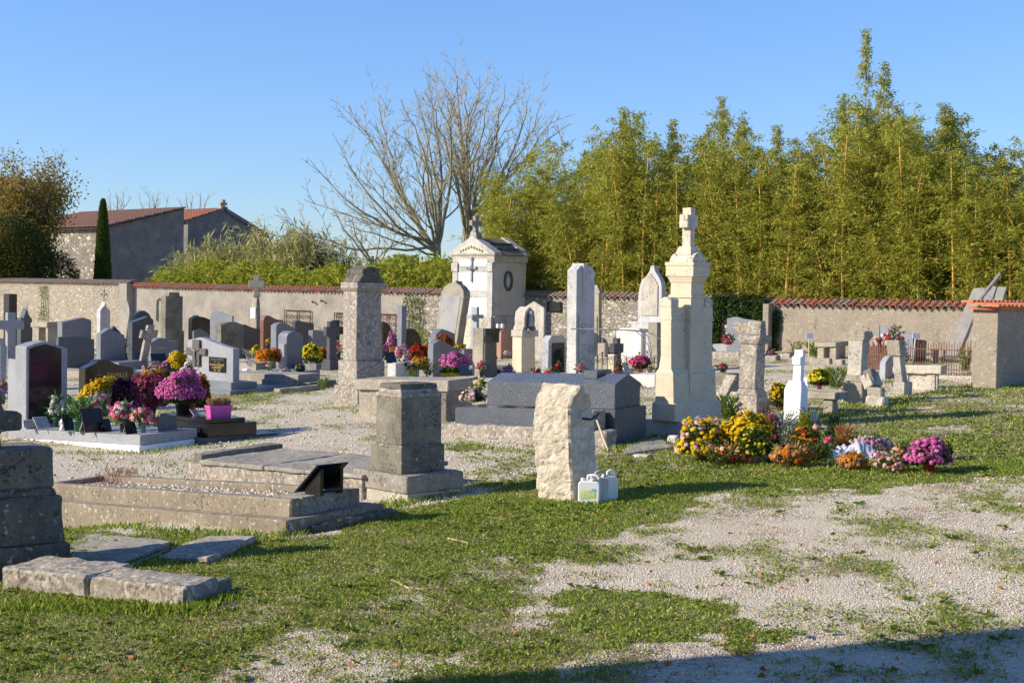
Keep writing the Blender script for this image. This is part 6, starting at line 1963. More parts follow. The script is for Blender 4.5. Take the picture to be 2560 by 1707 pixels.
# stepped tall dark stele
f = S('tall stepped dark grey stele casting its shadow on the rendered wall', 413, 890, 401, [(460, 851), (460, 828), (456, 826), (456, 741), (448, 740), (447, 731), (422, 731), (421, 740), (413, 741)], 'darkstone')
f = S('black headstone with wavy top and brown panel, back row', 480, 882, 470, [(540, 858), (540, 800), (525, 799), (510, 793), (497, 791), (494, 788), (480, 797)], 'gb')
MB().add([(f.x0 + .1, -.004, f.h * .25), (f.x1 - .05, -.004, f.h * .25), (f.x1 - .05, -.004, f.h * .7), (f.x0 + .1, -.004, f.h * .75)], [(0, 1, 2, 3)]).build('panel', M['gbr'], f.t)
S('pale wave shaped headstone lit by the sun against the rendered wall', 580, 888, 584, [(580, 790), (565, 787), (545, 779), (532, 778), (525, 784), (524, 800)], 'gg', lit=True)
S('tall greenish weathered headstone with curved top in the centre of the left group', 552, 900, 537, [(609, 860), (609, 814), (600, 809), (585, 804), (570, 806), (552, 812)], 'darkstone')
S('dark grey headstone sloping down to the right next to the greenish one', 606, 895, 600, [(650, 823), (630, 819), (612, 811), (606, 812)], 'gdk')
S('small grey headstone with low peak behind the crucifix stone', 484, 882, 473, [(536, 850), (518, 832), (504, 822), (495, 821), (484, 828)], 'gg')
f = S('red granite headstone with slanting lit top', 658, 885, 648, [(708, 801), (690, 798), (672, 789), (663, 789), (658, 800)], 'gr', base=(.03, .1))
# tall cross monument by the wall
c = Colm('tall_cross', 'tall weathered cross monument with white plaque by the rendered wall', 'stone cross', 622, 640, 655, 884, 'stone crosses')
c.lvl('base', 'limestone', 822, (620, 641, 656), (623, 641, 653), .01)
x0, x1, y0, y1, z = c.lvl('body', 'limestone', 757, (624, 641, 652), (627, 641, 650), .008)
x0, x1, y0, y1, z = c.lvl('shaft_foot', 'limestone', 742, (630, 641, 650), (636, 643, 648), .006)
H = heightof(c.P, 688) - z; k = F / c.D
o = cross_mb(H, 40 / k, .24, .17, .18, 0, .58, .04).build('cross', M['limestone'], c.t, bevel=.01); o.location = ((x0 + x1) / 2, (y0 + y1) / 2, z); o.rotation_euler = (0, 0, -PHI)
q = c.rect(626, 641, 650, 796)
MB().box(q[0] - .03, q[0] + .01, q[2] + .03, q[3] - .04, q[4], q[4] + 26 / k).build('plaque', M['whitepaint'], c.t)
S('grey blue headstone with arched lit edge behind the orange chrysanthemums', 690, 905, 676, [(738, 850), (737, 822), (722, 812), (708, 806), (697, 808), (690, 814)], 'gg')
S('grey headstone with scooped top by the rusty grille', 737, 888, 728, [(785, 850), (784, 808), (766, 806), (752, 803), (744, 800), (737, 806)], 'gdk')
f = S('grey winged headstone with arched centre, front of the left group', 716, 925, 694, [(757, 925), (757, 840), (750, 831), (738, 828), (728, 829), (720, 834), (716, 842)], 'gg')
MB().box(f.x0 - .12, f.x0 - .005, -.05, f.th * .5, -.1, f.h * .68).build('side_wing', M['ggl'], f.t, bevel=.02)
S('round topped grey headstone with purple reflections right of the grille', 781, 900, 770, [(826, 862), (822, 840), (812, 830), (798, 825), (781, 826)], 'gg')
# dark granite cross on a pedestal
stone_cross('greenish grey granite cross on a grey pedestal beside the lichened column', 828, 925, 803, 828, 30, 15, .14, 'gdk', pedestal=(897, 26))
stone_cross('black polished cross just behind the greenish grey cross', 838, 905, 800, 826, 28, 13, .12, 'gb')
# rusty grilles leaning on the wall
def grille(label, pxa, pxb, ya, yb_):
    s0, s1 = ws(pxa), ws(pxb); z1, z0 = wtop((pxa + pxb) / 2, ya), wtop((pxa + pxb) / 2, yb_)
    t = thing('iron_grille', lab(label), 'grille', W0 + WD * s0 + Vector((0, 0, z0)) - WN * .06, WYAW, 'rusty grilles on the wall')
    w, h = s1 - s0, z1 - z0
    mb = MB()
    for a_, b__ in (((0, 0, 0), (w, 0, 0)), ((0, 0, h), (w, 0, h)), ((0, 0, 0), (0, 0, h)), ((w, 0, 0), (w, 0, h)), ((w / 2, 0, 0), (w / 2, 0, h))): mb.tube([a_, b__], .018, 5)
    mb.build('frame', M['rust'], t)
    mb = MB(); nn = max(2, int(w / .2))
    for i in range(nn):
        for j in range(max(1, int(h / .22))):
            cx, cz = (i + .5) * w / nn, (j + .5) * .22
            r = min(w / nn, .22) * .46; sg = 1 if (i + j) % 2 else -1
            mb.tube([(cx + sg * r * math.cos(a) * (1 - a / 9), 0, cz + r * math.sin(a) * (1 - a / 9)) for a in np.linspace(0, 6.5, 12)], .011, 4)
    mb.build('scrollwork', M['rust'], t)
grille('ornate rusty iron grille leaning on the rendered wall, left of the lichened column', 713, 778, 776, 830)
grille('small piece of rusty iron grille showing left of the lichened column edge', 838, 862, 782, 830)
grille('ornate rusty iron grille just right of the lichened column', 948, 992, 785, 835)
for i, (x_, y_) in enumerate(((786, 755), (808, 752))):
    s0 = ws(x_); z_ = wtop(x_, y_)
    t = thing('wall_hook', lab(['left dark iron hook', 'right dark iron hook'][i] + ' sticking out of the rendered wall'), 'hook', W0 + WD * s0 + Vector((0, 0, z_)), WYAW)
    MB().tube([(0, .05, 0), (0, -.14, -.02), (.03, -.16, .05)], .025, 6).build('hook', M['iron'], t)
s0 = ws(394)
t = thing('wall_pipe', lab('pale bent pipe on the rendered wall left of the stepped stele'), 'pipe', W0 + WD * s0 + Vector((0, 0, wtop(394, 802))), WYAW)
MB().tube([(-.03, -.05, 0), (-.03, -.05, .7), (.0, -.05, .85), (.08, -.05, .92), (.16, -.05, .85)], .035, 7).build('pipe', M['render'], t, smooth=True)

# ---- beige tomb box with steps in the middle of the left group
f = Fr(745, 972)
t = thing('box_tomb', lab('pale cement box tomb with stepped lower end in front of the winged headstone'), 'tomb', f.P, f.phi)
la = solve(f.P, f.a, 560); wB = solve(f.P, f.b, 800); h = heightof(f.P, 937)
MB().box(0, wB, 0, la, -.2, h).build('body', M['render'], t, sh=(f.gb, f.ga), bevel=.01)
MB().box(-.12, wB * .8, .10, la * .42, -.2, h * .66).build('side_step', M['render'], t, sh=(f.gb, f.ga), bevel=.01)
MB().box(.05, wB + .2, -.35, -.005, -.2, h * .45).build('end_step', M['darkstone'], t, sh=(f.gb, f.ga), bevel=.01)
block('low cement kerb lying at the foot of the box tomb', 684, 700, 800, 985, 972, 'limestone', 31)

# ================================================================== GRAVES AT THE LEFT FRONT
# grave with big arched headstone
f = Fr(350, 1128)
t = thing('flower_grave', lab('wide grey granite grave slab on a white plinth, crowded with bouquets, at the left'), 'grave', f.P, f.phi)
la = solve(f.P, f.a, 22); wB = solve(f.P, f.b, 493); hp_ = heightof(f.P, 1114); h = heightof(f.P, 1088)
SH1 = (f.gb, -.055)
MB().box(-.04, wB + .02, -.04, la, -.2, hp_).build('plinth', M['whitepaint'], t, sh=SH1, bevel=.01)
MB().box(0, wB, 0, la, hp_, h).build('slab', M['ggl'], t, sh=SH1, bevel=.008)
MB().box(-.3, -.05, la * .42, la, -.2, .02).build('side_plate', M['whitepaint'], t, sh=SH1, bevel=.01)
ZG = h
def on1(px): return ZG - .02
f = S('large light granite headstone framing a black arched panel, at the left front', 65, 1066, 37, [(168, 1040), (168, 870), (157, 867), (135, 860), (113, 853), (90, 858), (65, 867)], 'ggl', zo=ZG - .03, bevel=.012)
px_ = [(153, 1036), (152, 872), (135, 866), (113, 860), (90, 865), (72, 872), (71, 1050)]
q = [f.XZ(*p_) for p_ in px_]; q[0] = (q[0][0], .03); q[-1] = (q[-1][0], .03)
MB().add([(x, -.006, z) for x, z in q], [tuple(range(len(q)))][0:1]).build('panel', M['gb'], f.t)
f2 = S('curved granite side wing standing left of the large black panelled headstone', 42, 1040, 19, [(70, 1015), (70, 930), (63, 910), (52, 900), (42, 898)], 'ggl', zo=ZG - .03, bevel=.012)
f = S('black polished headstone lettered FAMILLE behind yellow chrysanthemums', 213, 1010, 196, [(335, 1000), (335, 922), (318, 918), (296, 912), (275, 903), (262, 899), (248, 899), (240, 908), (213, 921)], 'gbr', zo=.2, bevel=.01)
xa, za = f.XZ(293, 946)
text_mesh('FAMILLE', .125, 'inscription', M['gold'], f.t, (xa, -.006, za + .03))
xa, za = f.XZ(246, 960); xb, zb2 = f.XZ(246, 922)
mb = MB(); mb.box(xa - .006, xa + .006, -.008, -.002, za, zb2); mb.box(xa - .10, xa + .10, -.008, -.003, zb2 - .13, zb2 - .115); mb.build('engraved_cross', M['gr'], f.t)
S('light granite headstone edge at the far left border, in front of the cross', -18, 985, -60, [(2, 985), (16, 868), (8, 845), (-18, 850)], 'ggl', bevel=.01)
f = S('pale block of a cut off tombstone at the left border', 0, 1000, -30, [(14, 990), (18, 866), (0, 862)], 'ggl', zo=0)
# black stepped grave
c = Colm('stepped_grave', 'black polished stepped grave base carrying the pink planter', 'grave', 392, 497, 698, 1112)
c.lvl('base_slab', 'gdk', 1096, (392, 497, 698), None, .01)
c.lvl('lower_step', 'gb', 1061, (384, 520, 642), None, .005)
x0, x1, y0, y1, zB = c.lvl('upper_slab', 'gb', 1049, (400, 514, 613), None, .005)
ZB = c.z + c.P.z
def g2z(px, py, Z):
    d = ray(px, py); tt = (Z - CAM.z) / d.z; return CAM + d * tt
zoB = c.z   # about the height over the ground below
# crucifix headstone, sunlit face
f = Fr(582, 985, lit=True)
t = thing('crucifix_headstone', lab('sunlit grey granite headstone with bronze crucifix and black nameplate'), 'headstone', f.P, f.phi, 'headstones of the cemetery')
xl_ = f.X(468); th = f.T(592) if True else .15
pts = [f.XZ(*p_) for p_ in ((582, 872), (560, 866), (530, 855), (508, 846), (497, 843), (486, 846), (468, 850))]
MB().prism([(xl_, -.1), (pts[0][0], -.1)] + pts, 0, .17).build('stone', M['ggl'], t, bevel=.008)
MB().box(xl_ - .1, .14, -.14, .55, -.1, heightof(f.P, 955)).build('plinth', M['gg'], t, bevel=.008)
MB().box(xl_ - .2, .34, -.3, 1.3, -.2, .1).build('footing_slab', M['gg'], t, bevel=.008, sh=(f.gb, f.ga))
xc_, zc_ = f.XZ(493, 849); _, zb_ = f.XZ(493, 914)
zar = f.XZ(493, 878)[1]
aw = abs(f.X(519) - f.X(470))
mb = cross_mb(zc_ - zb_, aw, (f.XZ(493, 871)[1] - f.XZ(493, 887)[1]), aw * .36, .05, 0, (zar - zb_) / (zc_ - zb_))
o = mb.build('crucifix', M['bronze'], t, bevel=.006); o.location = (xc_, -.03, zb_)
mb = MB(); zz = zar - zb_
mb.tube([(0, -.045, zz + .02), (.0, -.05, zz - .12), (.02, -.045, zz - .22), (0, -.045, zz - .36)], .022, 6, .012)
mb.tube([(-.15, -.04, zz + .05), (0, -.05, zz), (.15, -.04, zz + .05)], .011, 5); mb.ball((0, -.06, zz + .05), .022, 6)
g = mb.build('figure', M['bronzel'], o)
xa, z1_ = f.XZ(523, 892); xb, z0_ = f.XZ(565, 930)
z1_ = f.XZ(544, 893)[1]; z0_ = f.XZ(544, 930)[1]
g = MB().box(xa, xb, -.02, -.004, z0_, z1_).build('nameplate', M['gb'], t, bevel=.003)
wpl = xb - xa; hh_ = z1_ - z0_
for i, (tx, mt_, sz) in enumerate((('Christian DELANGE', 'bronzel', .085), ('1917 - 1960', 'bronzel', .075), ('Francoise DELANGE', 'gold', .095), ('nee BOUSSET', 'gold', .095), ('1921 - 1982', 'gold', .08))):
    text_mesh(tx, sz * wpl / .95, 'inscription', M[mt_], t, ((xa + xb) / 2, -.024, z1_ - hh_ * (.20 + .185 * i)), .001)

# ---------------------------------------------------------------- flowers of the left front graves
Zs = ZG - .02
mum('big magenta pink chrysanthemum dome in a dark grey pot on the black grave', 456, 931, 978, 1041, 100, 'magenta', zoB, 'blackpl', 38, .021)
mum('rust orange chrysanthemum half hidden behind the big magenta one', 500, 940, 985, 1034, 46, 'rust', zoB, None, 20, .02)
t = thing('terracotta_pot', lab('terracotta pot beside the dark grey pot on the black grave'), 'pot', G2(476, 1038, zoB)); k = F / dist(t.location)
pot_mb(13 / k, 34 / k).build('pot', M['terra'], t, smooth=True)
MB().lathe([(11.5 / k, 30 / k), (11.5 / k, 31 / k)], 12).build('soil', M['soil'], t)
# pink planter
P = G2(527, 1046, zoB); k = F / dist(P)
t = thing('planter', lab('bright pink plastic trough planter with dried heather on the black grave'), 'planter', P, PHI - R(8))
wL, hL = 45 / k / .75, 31 / k
mb = MB(); mb.add([(0, 0, 0), (wL * .9, 0, 0), (wL * .9, .13, 0), (0, .13, 0), (-.02, -.02, hL), (wL * .96, -.02, hL), (wL * .96, .16, hL), (-.02, .16, hL)], [(0, 3, 2, 1), (0, 1, 5, 4), (1, 2, 6, 5), (2, 3, 7, 6), (3, 0, 4, 7)])
mb.box(-.03, wL * .97, -.03, -.012, hL - .035, hL + .004); mb.box(-.03, wL * .97, .153, .17, hL - .035, hL + .004); mb.box(-.03, -.012, -.012, .153, hL - .035, hL + .004); mb.box(wL * .952, wL * .97, -.012, .153, hL - .035, hL + .004)
mb.build('trough', M['pinkpl'], t, bevel=.002)
MB().box(0, wL * .93, 0, .14, hL * .8, hL * .88).build('soil', M['soil'], t)
rg = np.random.default_rng(77); k_ = 700
Pn = np.stack([rg.uniform(0, wL * .93, k_), rg.uniform(0, .14, k_), np.full(k_, hL * .85) + rg.random(k_) * .10], 1)
V, Fc = leaves(rg, Pn, np.stack([(Pn[:, 0] - wL * .45) * 1.5, rg.normal(size=k_) * .3, np.ones(k_)], 1) + .2 * rdir(rg, k_), .085, .012)
link_mesh('heather', npmesh('heather', V, Fc, [FM['dry']]), None, t)

mum('bright burgundy chrysanthemum dome left of the magenta one', 372, 943, 995, 1052, 92, 'burgundy', .15, 'blackpl', 40, .019)
mum('dark plum chrysanthemum between the yellow and burgundy domes', 312, 945, 1000, 1052, 66, 'plum', .15, 'blackpl', 34, .020)
mum('golden orange chrysanthemum behind the burgundy dome', 385, 928, 962, 1015, 76, 'gold', .15, 'blackpl', 34, .020)
mum('yellow chrysanthemum spread in front of the FAMILLE headstone', 258, 950, 985, 1040, 96, 'yellow', .2, 'blackpl', 36, .021, oval=.7)
for i, (x_, y_, w_) in enumerate(((361, 903, 20), (372, 896, 19), (387, 903, 21), (396, 896, 20), (413, 907, 20))):
    pass
bouquet('cluster of round pale mauve pompon blooms above the golden chrysanthemum', 384, 896, 955, 66, ['mauve'], .2, 'blackpl', 22, 20, .055, 9, 160, cat='chrysanthemum', grp='potted chrysanthemums on the graves', name='chrysanthemum', leafmat_='mumleaf')
mum('magenta pompon chrysanthemum at the right of the mauve cluster', 414, 904, 920, 955, 22, 'magenta', .2, None, 10, .02)
mum('bright yellow chrysanthemum left of the bronze crucifix', 444, 882, 908, 950, 50, 'yellow', .1, 'blackpl', 22, .022)
mum('white chrysanthemum with large blooms below the crucifix', 478, 903, 930, 968, 52, 'white', .1, 'blackpl', 24, .034)
bouquet('dark leafy wreath behind the magenta dome', 450, 922, 975, 66, ['brightred'], .1, None, 20, 4, .015, 8, 420, cat='plant', leafmat_='mumleaf', grp='plants on the graves', name='plant', leafL=.08)
bouquet('small cream flowered pot behind the yellow chrysanthemum by the crucifix', 430, 876, 905, 18, ['white'], .1, 'blackpl', 8, 10, .03, 8, 40, grp='bouquets on the graves')
tuft('green plastic vase with pink water lily top beside the FAMILLE headstone', 334, 900, 965, 30, 'rosegreen', .2, 20, .05, .03, cat='vase', name='vase', pot='tealpl', potw=16)
# bouquets on the slab
bouquet('white calla lilies in a dark green pot at the left end of the slab', 141, 981, 1066, 42, ['white', 'white'], Zs, 'greenpl', 20, 22, .045, 14, 120, leafL=.14)
t = tuft('broad green leaved fabric plant in a glossy green pot on the slab', 199, 985, 1078, 66, 'rosegreen', Zs, 60, .26, .07, pot='greenpl', potw=32, upb=.9, grp='plants on the graves')
bouquet('pale pink and white roses arrangement with a single hot pink bloom, upper left', 240, 978, 1060, 84, ['palepink', 'white', 'palepink', 'hotpink'], Zs, 'greenpl', 26, 30, .05, 30, 220, leafL=.12)
tuft('silvery grey fabric fern behind the pale roses', 252, 972, 1050, 50, 'silver', Zs, 90, .16, .03, grp='plants on the graves')
bouquet('hot pink and white roses bouquet in the middle of the slab', 309, 998, 1080, 72, ['hotpink', 'white', 'white', 'hotpink'], Zs, 'blackpl', 22, 26, .042, 40, 220, leafL=.10)
bouquet('salmon and pink roses bouquet in a teal pot, rightmost on the slab', 358, 1016, 1084, 66, ['salmon', 'hotpink', 'palepink'], Zs, 'tealpl', 15, 26, .045, 30, 180, leafL=.10)
bouquet('small lilac white flowers left of the pale roses', 192, 992, 1060, 30, ['white', 'mauve'], Zs, None, 8, 3, .03, 12, 60)
# plaques and trinkets on the slab
def figure_angel(label, px, yb, wpx, hpx):
    P = G2(px, yb, Zs); k = F / dist(P); h = hpx / k; r = wpx / k / 2
    t = thing('figurine', lab(label), 'figurine', P, .4)
    MB().lathe([(r * .9, 0), (r, h * .1), (r * .75, h * .35), (r * .55, h * .5)], 12).build('body', M['white'], t, smooth=True)
    MB().ball((0, 0, h * .78), h * .24, 8).build('head', M['white'], t, smooth=True)
    mb = MB(); mb.prism([(0, h * .3), (r * 1.1, h * .45), (r * 1.0, h * .85), (.0, h * .6), (-r * 1.0, h * .85), (-r * 1.1, h * .45)], r * .4, r * .55); mb.build('wings', M['white'], t, bevel=.003)
figure_angel('small white ceramic angel figurine on the grey slab', 157, 1076, 17, 29)
plaque('small pale slanted stone plaque at the left end of the slab', 74, 1068, 20, 18, 'bluegrey', Zs, stand=False, thick=.06, tilt=.3)
plaque('pale open book shaped plaque leaning on the slab', 112, 1070, 26, 26, 'bluegrey', Zs, stand=False, thick=.03, tilt=.8)
plaque('narrow dark plaque on a grey stand left of the green pot', 176, 1076, 20, 40, 'gb', Zs)
plaque('large brown black book plaque standing open in the middle of the slab', 240, 1080, 40, 58, 'gbr', Zs)
plaque('small dark plaque between the large book plaque and the pink roses', 272, 1078, 14, 30, 'gb', Zs)
plaque('dark plaque with pale edge below the hot pink roses', 331, 1086, 22, 34, 'gb', Zs)
plaque('grey purple square plaque with engraved flower at the right end of the slab', 420, 1078, 38, 38, 'gdk', Zs, tilt=.15)
plaque('thin pale plaque edge leaning by the pink planter', 496, 1044, 12, 20, 'ggl', zoB, tilt=.9, stand=False)
# left border extras
bouquet('purple and orange flowers at the left border of the photo', 6, 948, 1010, 44, ['purple', 'purple', 'orange'], .1, 'blackpl', 16, 18, .04, 24, 120)
mum('small pink chrysanthemum left of the black panelled headstone', 30, 878, 893, 900, 18, 'pink', .15, None, 6, .02)
bouquet('red pink geranium low behind the FAMILLE headstone', 274, 886, 912, 26, ['salmon', 'brightred'], .1, 'blackpl', 10, 8, .02, 16, 40)
bouquet('violet flowers in a dark vase behind the FAMILLE headstone', 312, 850, 905, 36, ['purple', 'lilac'], .05, 'blackpl', 12, 22, .03, 14, 80)
plaque('dark blue plaque with white edge, left of the tilted mossy cross', 308, 905, 22, 30, 'gdk', .05, edge=True)
plaque('dark blue glossy plaque right of the tilted mossy cross', 358, 915, 22, 34, 'gdk', .05)
plaque('black book plaque behind the mauve pompon blooms', 402, 912, 30, 28, 'gb', .1)
tuft('driftwood coloured dried plants in the middle of the left group', 628, 872, 918, 44, 'silver', .1, 120, .14, .02, grp='plants on the graves')
t = block('small white marble block on the box tomb', 606, 616, 627, 940, 922, 'whitepaint', 0, rough=None, bev=.005)[0]
block('white dish like stone under the dried plants', 658, 672, 690, 945, 936, 'whitepaint', 0, rough=None, bev=.005)
bouquet('white orange low flowers beside the white dish', 672, 905, 935, 22, ['orange', 'white'], .1, 'white', 14, 8, .02, 14, 40)
tuft('green shrub sprig at the foot of the box tomb', 806, 940, 975, 30, 'weed', 0, 120, .08, .03, grp='plants on the graves')

# orange and yellow mums of the middle left
mum('flame orange chrysanthemum in front of the red granite headstone', 664, 875, 895, 915, 44, 'orange', .15, None, 16, .026)
mum('darker orange chrysanthemum hidden left of the winged headstone', 690, 872, 895, 912, 32, 'rust', .15, None, 12, .026)
mum('yellow chrysanthemum in a white pot right of the winged headstone', 777, 861, 882, 924, 42, 'lemon', .2, 'white', 19, .028, cover_=.9)
mum('smaller yellow chrysanthemum lower right of the white pot', 792, 880, 896, 914, 26, 'lemon', .2, None, 10, .028)
mum('orange chrysanthemum left of the greenish grey cross', 811, 869, 884, 904, 26, 'orange', .2, None, 12, .028)
mum('tiny pink chrysanthemum at the edge of the box tomb', 750, 908, 920, 934, 20, 'pink', .25, None, 8, .02, second='white')
bouquet('yellow flower in a blue vase by the red granite headstone', 670, 842, 882, 14, ['yellow'], .1, 'slate', 10, 22, .04, 6, 20)
bouquet('pink tulips in a dark vase left of the lichened column', 846, 846, 905, 24, ['hotpink', 'salmon'], .1, 'blackpl', 11, 24, .035, 8, 60)
bouquet('white dried flowers at the foot of the red granite headstone', 654, 842, 862, 14, ['white'], .1, None, 8, 2, .03, 8, 20)
tuft('green shoots by the wall above the round topped grey headstone', 806, 815, 880, 24, 'weed', 0, 120, .18, .02, grp='plants on the graves')

# ================================================================== MIDDLE GROUP (between the column and the cream monument)
f = S('leaning stone slab with pointed crown and pale panel, left of the chapel tomb', 1119, 892, 1136, [(1136, 735), (1133, 722), (1124, 712), (1114, 707), (1110, 700), (1104, 706), (1093, 712), (1084, 722), (1080, 736)], 'limestone', lit=True, bevel=.012, lean=(0, .0))
x_0, x_1 = f.x0, f.x1
MB().box(x_0 + .12, x_1 - .12, -.012, .02, f.h * .28, f.h * .80).build('panel', M['panel'], f.t, bevel=.004)
MB().box(x_0 - .12, x_1 + .12, -.1, .3, -.1, f.h * .2).build('pedestal', M['panel'], f.t, bevel=.01)
f.t.rotation_euler = (R(-4), R(7), f.phi)
stone_cross('slender pale grey cross in front of the chapel tomb door', 1186, 900, 767, 791, 28, 6, .24, 'bluegrey', pedestal=(862, 16))
S('plain round topped beige stele between the grey cross and the chapel tomb', 1210, 882, 1214, [(1226, 812), (1222, 798), (1212, 792), (1200, 793), (1192, 800)], 'paleston', lit=True)
S('beige rectangular pillar behind the red white bouquet', 1206, 940, 1180, [(1212, 862), (1212, 821), (1206, 820)], 'limestone')
f = S('dark stele with black square head behind the red white bouquet', 1213, 945, 1207, [(1243, 925), (1238, 850), (1236, 822), (1211, 822), (1213, 850)], 'gdk')
MB().box(f.x0 - .01, f.x1 + .02, -.03, f.th * .8, f.h * .72, f.h + .01).build('black_head', M['gb'], f.t, bevel=.006)
S('salmon pink granite headstone near the chapel tomb, sunlit', 1252, 898, 1240, [(1283, 880), (1280, 826), (1266, 817), (1252, 828)], 'gp')
t = thing('lantern_pair', lab('two tiny white lanterns on top of the salmon headstone'), 'lantern', atd(1250, 820, dist(G(1252, 898))), PHI)
for x_ in (-.08, .1): MB().box(x_ - .045, x_ + .045, -.04, .04, 0, .12).build('lantern', M['white'], t, bevel=.01)
# tall grey post, black arch etc
S('slim tall grey granite post just right of the lichened column', 1003, 915, 992, [(1015, 765), (1003, 765)], 'gg')
S('black round arched headstone behind the white pink bouquet', 1016, 902, 1010, [(1056, 872), (1052, 846), (1044, 830), (1034, 822), (1024, 821), (1016, 824)], 'gb')
S('brown arch topped headstone partly behind the lichened column', 958, 900, 952, [(986, 850), (982, 828), (972, 812), (958, 803)], 'gbr')
S('grey headstone with soft peak in the second row of the middle group', 1089, 905, 1074, [(1137, 872), (1137, 835), (1120, 827), (1104, 822), (1089, 836)], 'gg')
S('front grey blue headstone with sloping shoulder in the middle group', 1082, 945, 1068, [(1148, 905), (1147, 870), (1136, 869), (1120, 860), (1104, 851), (1098, 850), (1082, 861)], 'gg', base=(.03, .08))
S('low pale grey granite plaque stone behind the magenta chrysanthemum', 1160, 915, 1150, [(1184, 872), (1160, 872)], 'gg')
# gothic niche stele
c = Colm('niche_stele', 'beige gothic stele with pointed dark niche in its shaded face', 'headstone', 1280, 1304, 1340, 945, 'headstones of the cemetery')
c.lvl('base', 'paleston', 930, (1278, 1306, 1341), (1281, 1304, 1339), .008)
c.lvl('shaft', 'cream', 842, (1280, 1304, 1338), (1281, 1304, 1338), .006)
x0, x1, y0, y1, z = c.lvl('shoulder_block', 'paleston', 826, (1277, 1306, 1347), None, .01)
hT = heightof(c.P, 766); w_ = x1 - x0
pts = [(x0 + .04, z), (x1 - .04, z), (x1 - .06, z + .06), (x1 - .10, z + .12), (x1 - .09, z + (hT - z) * .45), (x1 - w_ * .22, z + (hT - z) * .78), ((x0 + x1) / 2, hT), (x0 + w_ * .22, z + (hT - z) * .78), (x0 + .09, z + (hT - z) * .45), (x0 + .10, z + .12), (x0 + .06, z + .06)]
MB().prism(pts, y0 + .03, y1 - .02).build('pointed_head', M['paleston'], c.t, bevel=.01)
MB().add([((x0 + x1) / 2 + (p_[0] - (x0 + x1) / 2) * .68, y0 + .024, z + .02 + (p_[1] - z) * .86) for p_ in pts], [tuple(range(len(pts)))]).build('niche', M['gdk'], c.t)
mb = MB(); xm_ = (x0 + x1) / 2; mb.tube([(xm_, y0 + .01, z + .1), (xm_, y0 - .0, z + (hT - z) * .5), (xm_, y0 + .01, z + (hT - z) * .65)], .07, 7, .04); mb.ball((xm_, y0, z + (hT - z) * .72), .06, 7); mb.build('statue', M['bluegrey'], c.t)
mb = MB(); mb.tube([(xm_ - .12, y0 - .02, z + .02), (xm_, y0 - .05, z - .06), (xm_ + .12, y0 - .02, z + .02)], .03, 6); mb.build('carved_garland', M['paleston'], c.t)
S('broad beige gabled stele standing behind the gothic niche stele', 1357, 898, 1362, [(1358, 776), (1357, 770), (1331, 753), (1306, 770), (1300, 778)], 'paleston', lit=True, bevel=.012)
f = S('grey chamfered headstone with a long dark panel, left of the tall white stele', 1370, 945, 1353, [(1415, 935), (1415, 850), (1407, 838), (1378, 839), (1370, 852)], 'bluegrey')
q = [f.XZ(1378, 855), f.XZ(1409, 855)]
MB().box(q[0][0], q[1][0], -.008, .01, .04, q[0][1] - .02).build('panel', M['gb'], f.t)
# tall white stele
c = Colm('tall_stele', 'tallest whitewashed stele with narrow block on its chamfered top', 'headstone', 1416, 1440, 1488, 945, 'headstones of the cemetery')
c.lvl('lower_block', 'whitegrey', 862, (1416, 1440, 1488), (1417, 1440, 1487), .008)
x0, x1, y0, y1, z = c.lvl('shaft', 'whitegrey', 676, (1417, 1440, 1486), (1418, 1442, 1487), .008)
w_ = x1 - x0; hT = heightof(c.P, 664)
MB().prism([(x0, z), (x1, z), (x1 - w_ * .25, hT), (x0 + w_ * .25, hT)], y0, y1).build('chamfered_top', M['whitegrey'], c.t, bevel=.006)
MB().box(x0 + w_ * .30, x0 + w_ * .52, y0 - .05, y1 + .03, z - .7, hT + .05).build('top_block', M['whitegrey'], c.t, bevel=.01)
c = Colm('pillar_stele', 'square weathered pillar with pyramid cap against the wall behind the tallest stele', 'headstone', 1478, 1497, 1507, 890, 'headstones of the cemetery')
c.lvl('shaft', 'limestone', 733, (1476, 1497, 1505), None, .01)
c.lvl('cap', 'limestone', 727, (1473, 1499, 1507), None, .008)
c.lvl('pyramid', 'limestone', 712, (1475, 1498, 1506), (1486, 1492, 1495), .006)
# wrought iron overthrow with posts and scrolls
f = Fr(1446, 948)
t = thing('iron_arch', lab('wrought iron frame with scrolls and long curved bar between two tall stelae'), 'iron frame', f.P, 0)
k = f.k
def wp(px, py, dd=0): return atd(px, py, dist(f.P) + dd) - f.P
mb = MB(); mb.tube([wp(1446, 945), wp(1446, 788)], .013, 5); mb.tube([wp(1493, 945), wp(1493, 792)], .013, 5)
mb.tube([wp(1446, 800), wp(1446, 786)], .02, 5, .003); mb.tube([wp(1493, 802), wp(1493, 786)], .02, 5, .003)
mb.build('posts', M['iron'], t)
mb = MB(); mb.tube([wp(1427, 822), wp(1500, 823), wp(1560, 825), wp(1600, 828), wp(1618, 838), wp(1626, 860), wp(1629, 900), wp(1629, 945)], .014, 6)
mb.tube([wp(1560, 824), wp(1600, 826), wp(1630, 834), wp(1652, 848)], .011, 5)
mb.tube([wp(1585, 824), wp(1604, 840), wp(1620, 862), wp(1628, 900)], .011, 5)
mb.build('curved_bar', M['bluegrey'], t)
mb = MB()
for (cx, cy, r, sg) in ((1458, 815, 8, 1), (1458, 830, 8, -1), (1478, 875, 11, 1), (1460, 905, 12, -1), (1484, 905, 9, 1)):
    mb.tube([wp(cx + sg * r * math.cos(a) * (1 - a / 9), cy - r * math.sin(a) * (1 - a / 9)) for a in np.linspace(0, 6.5, 14)], .008, 4)
mb.build('scrolls', M['iron'], t)
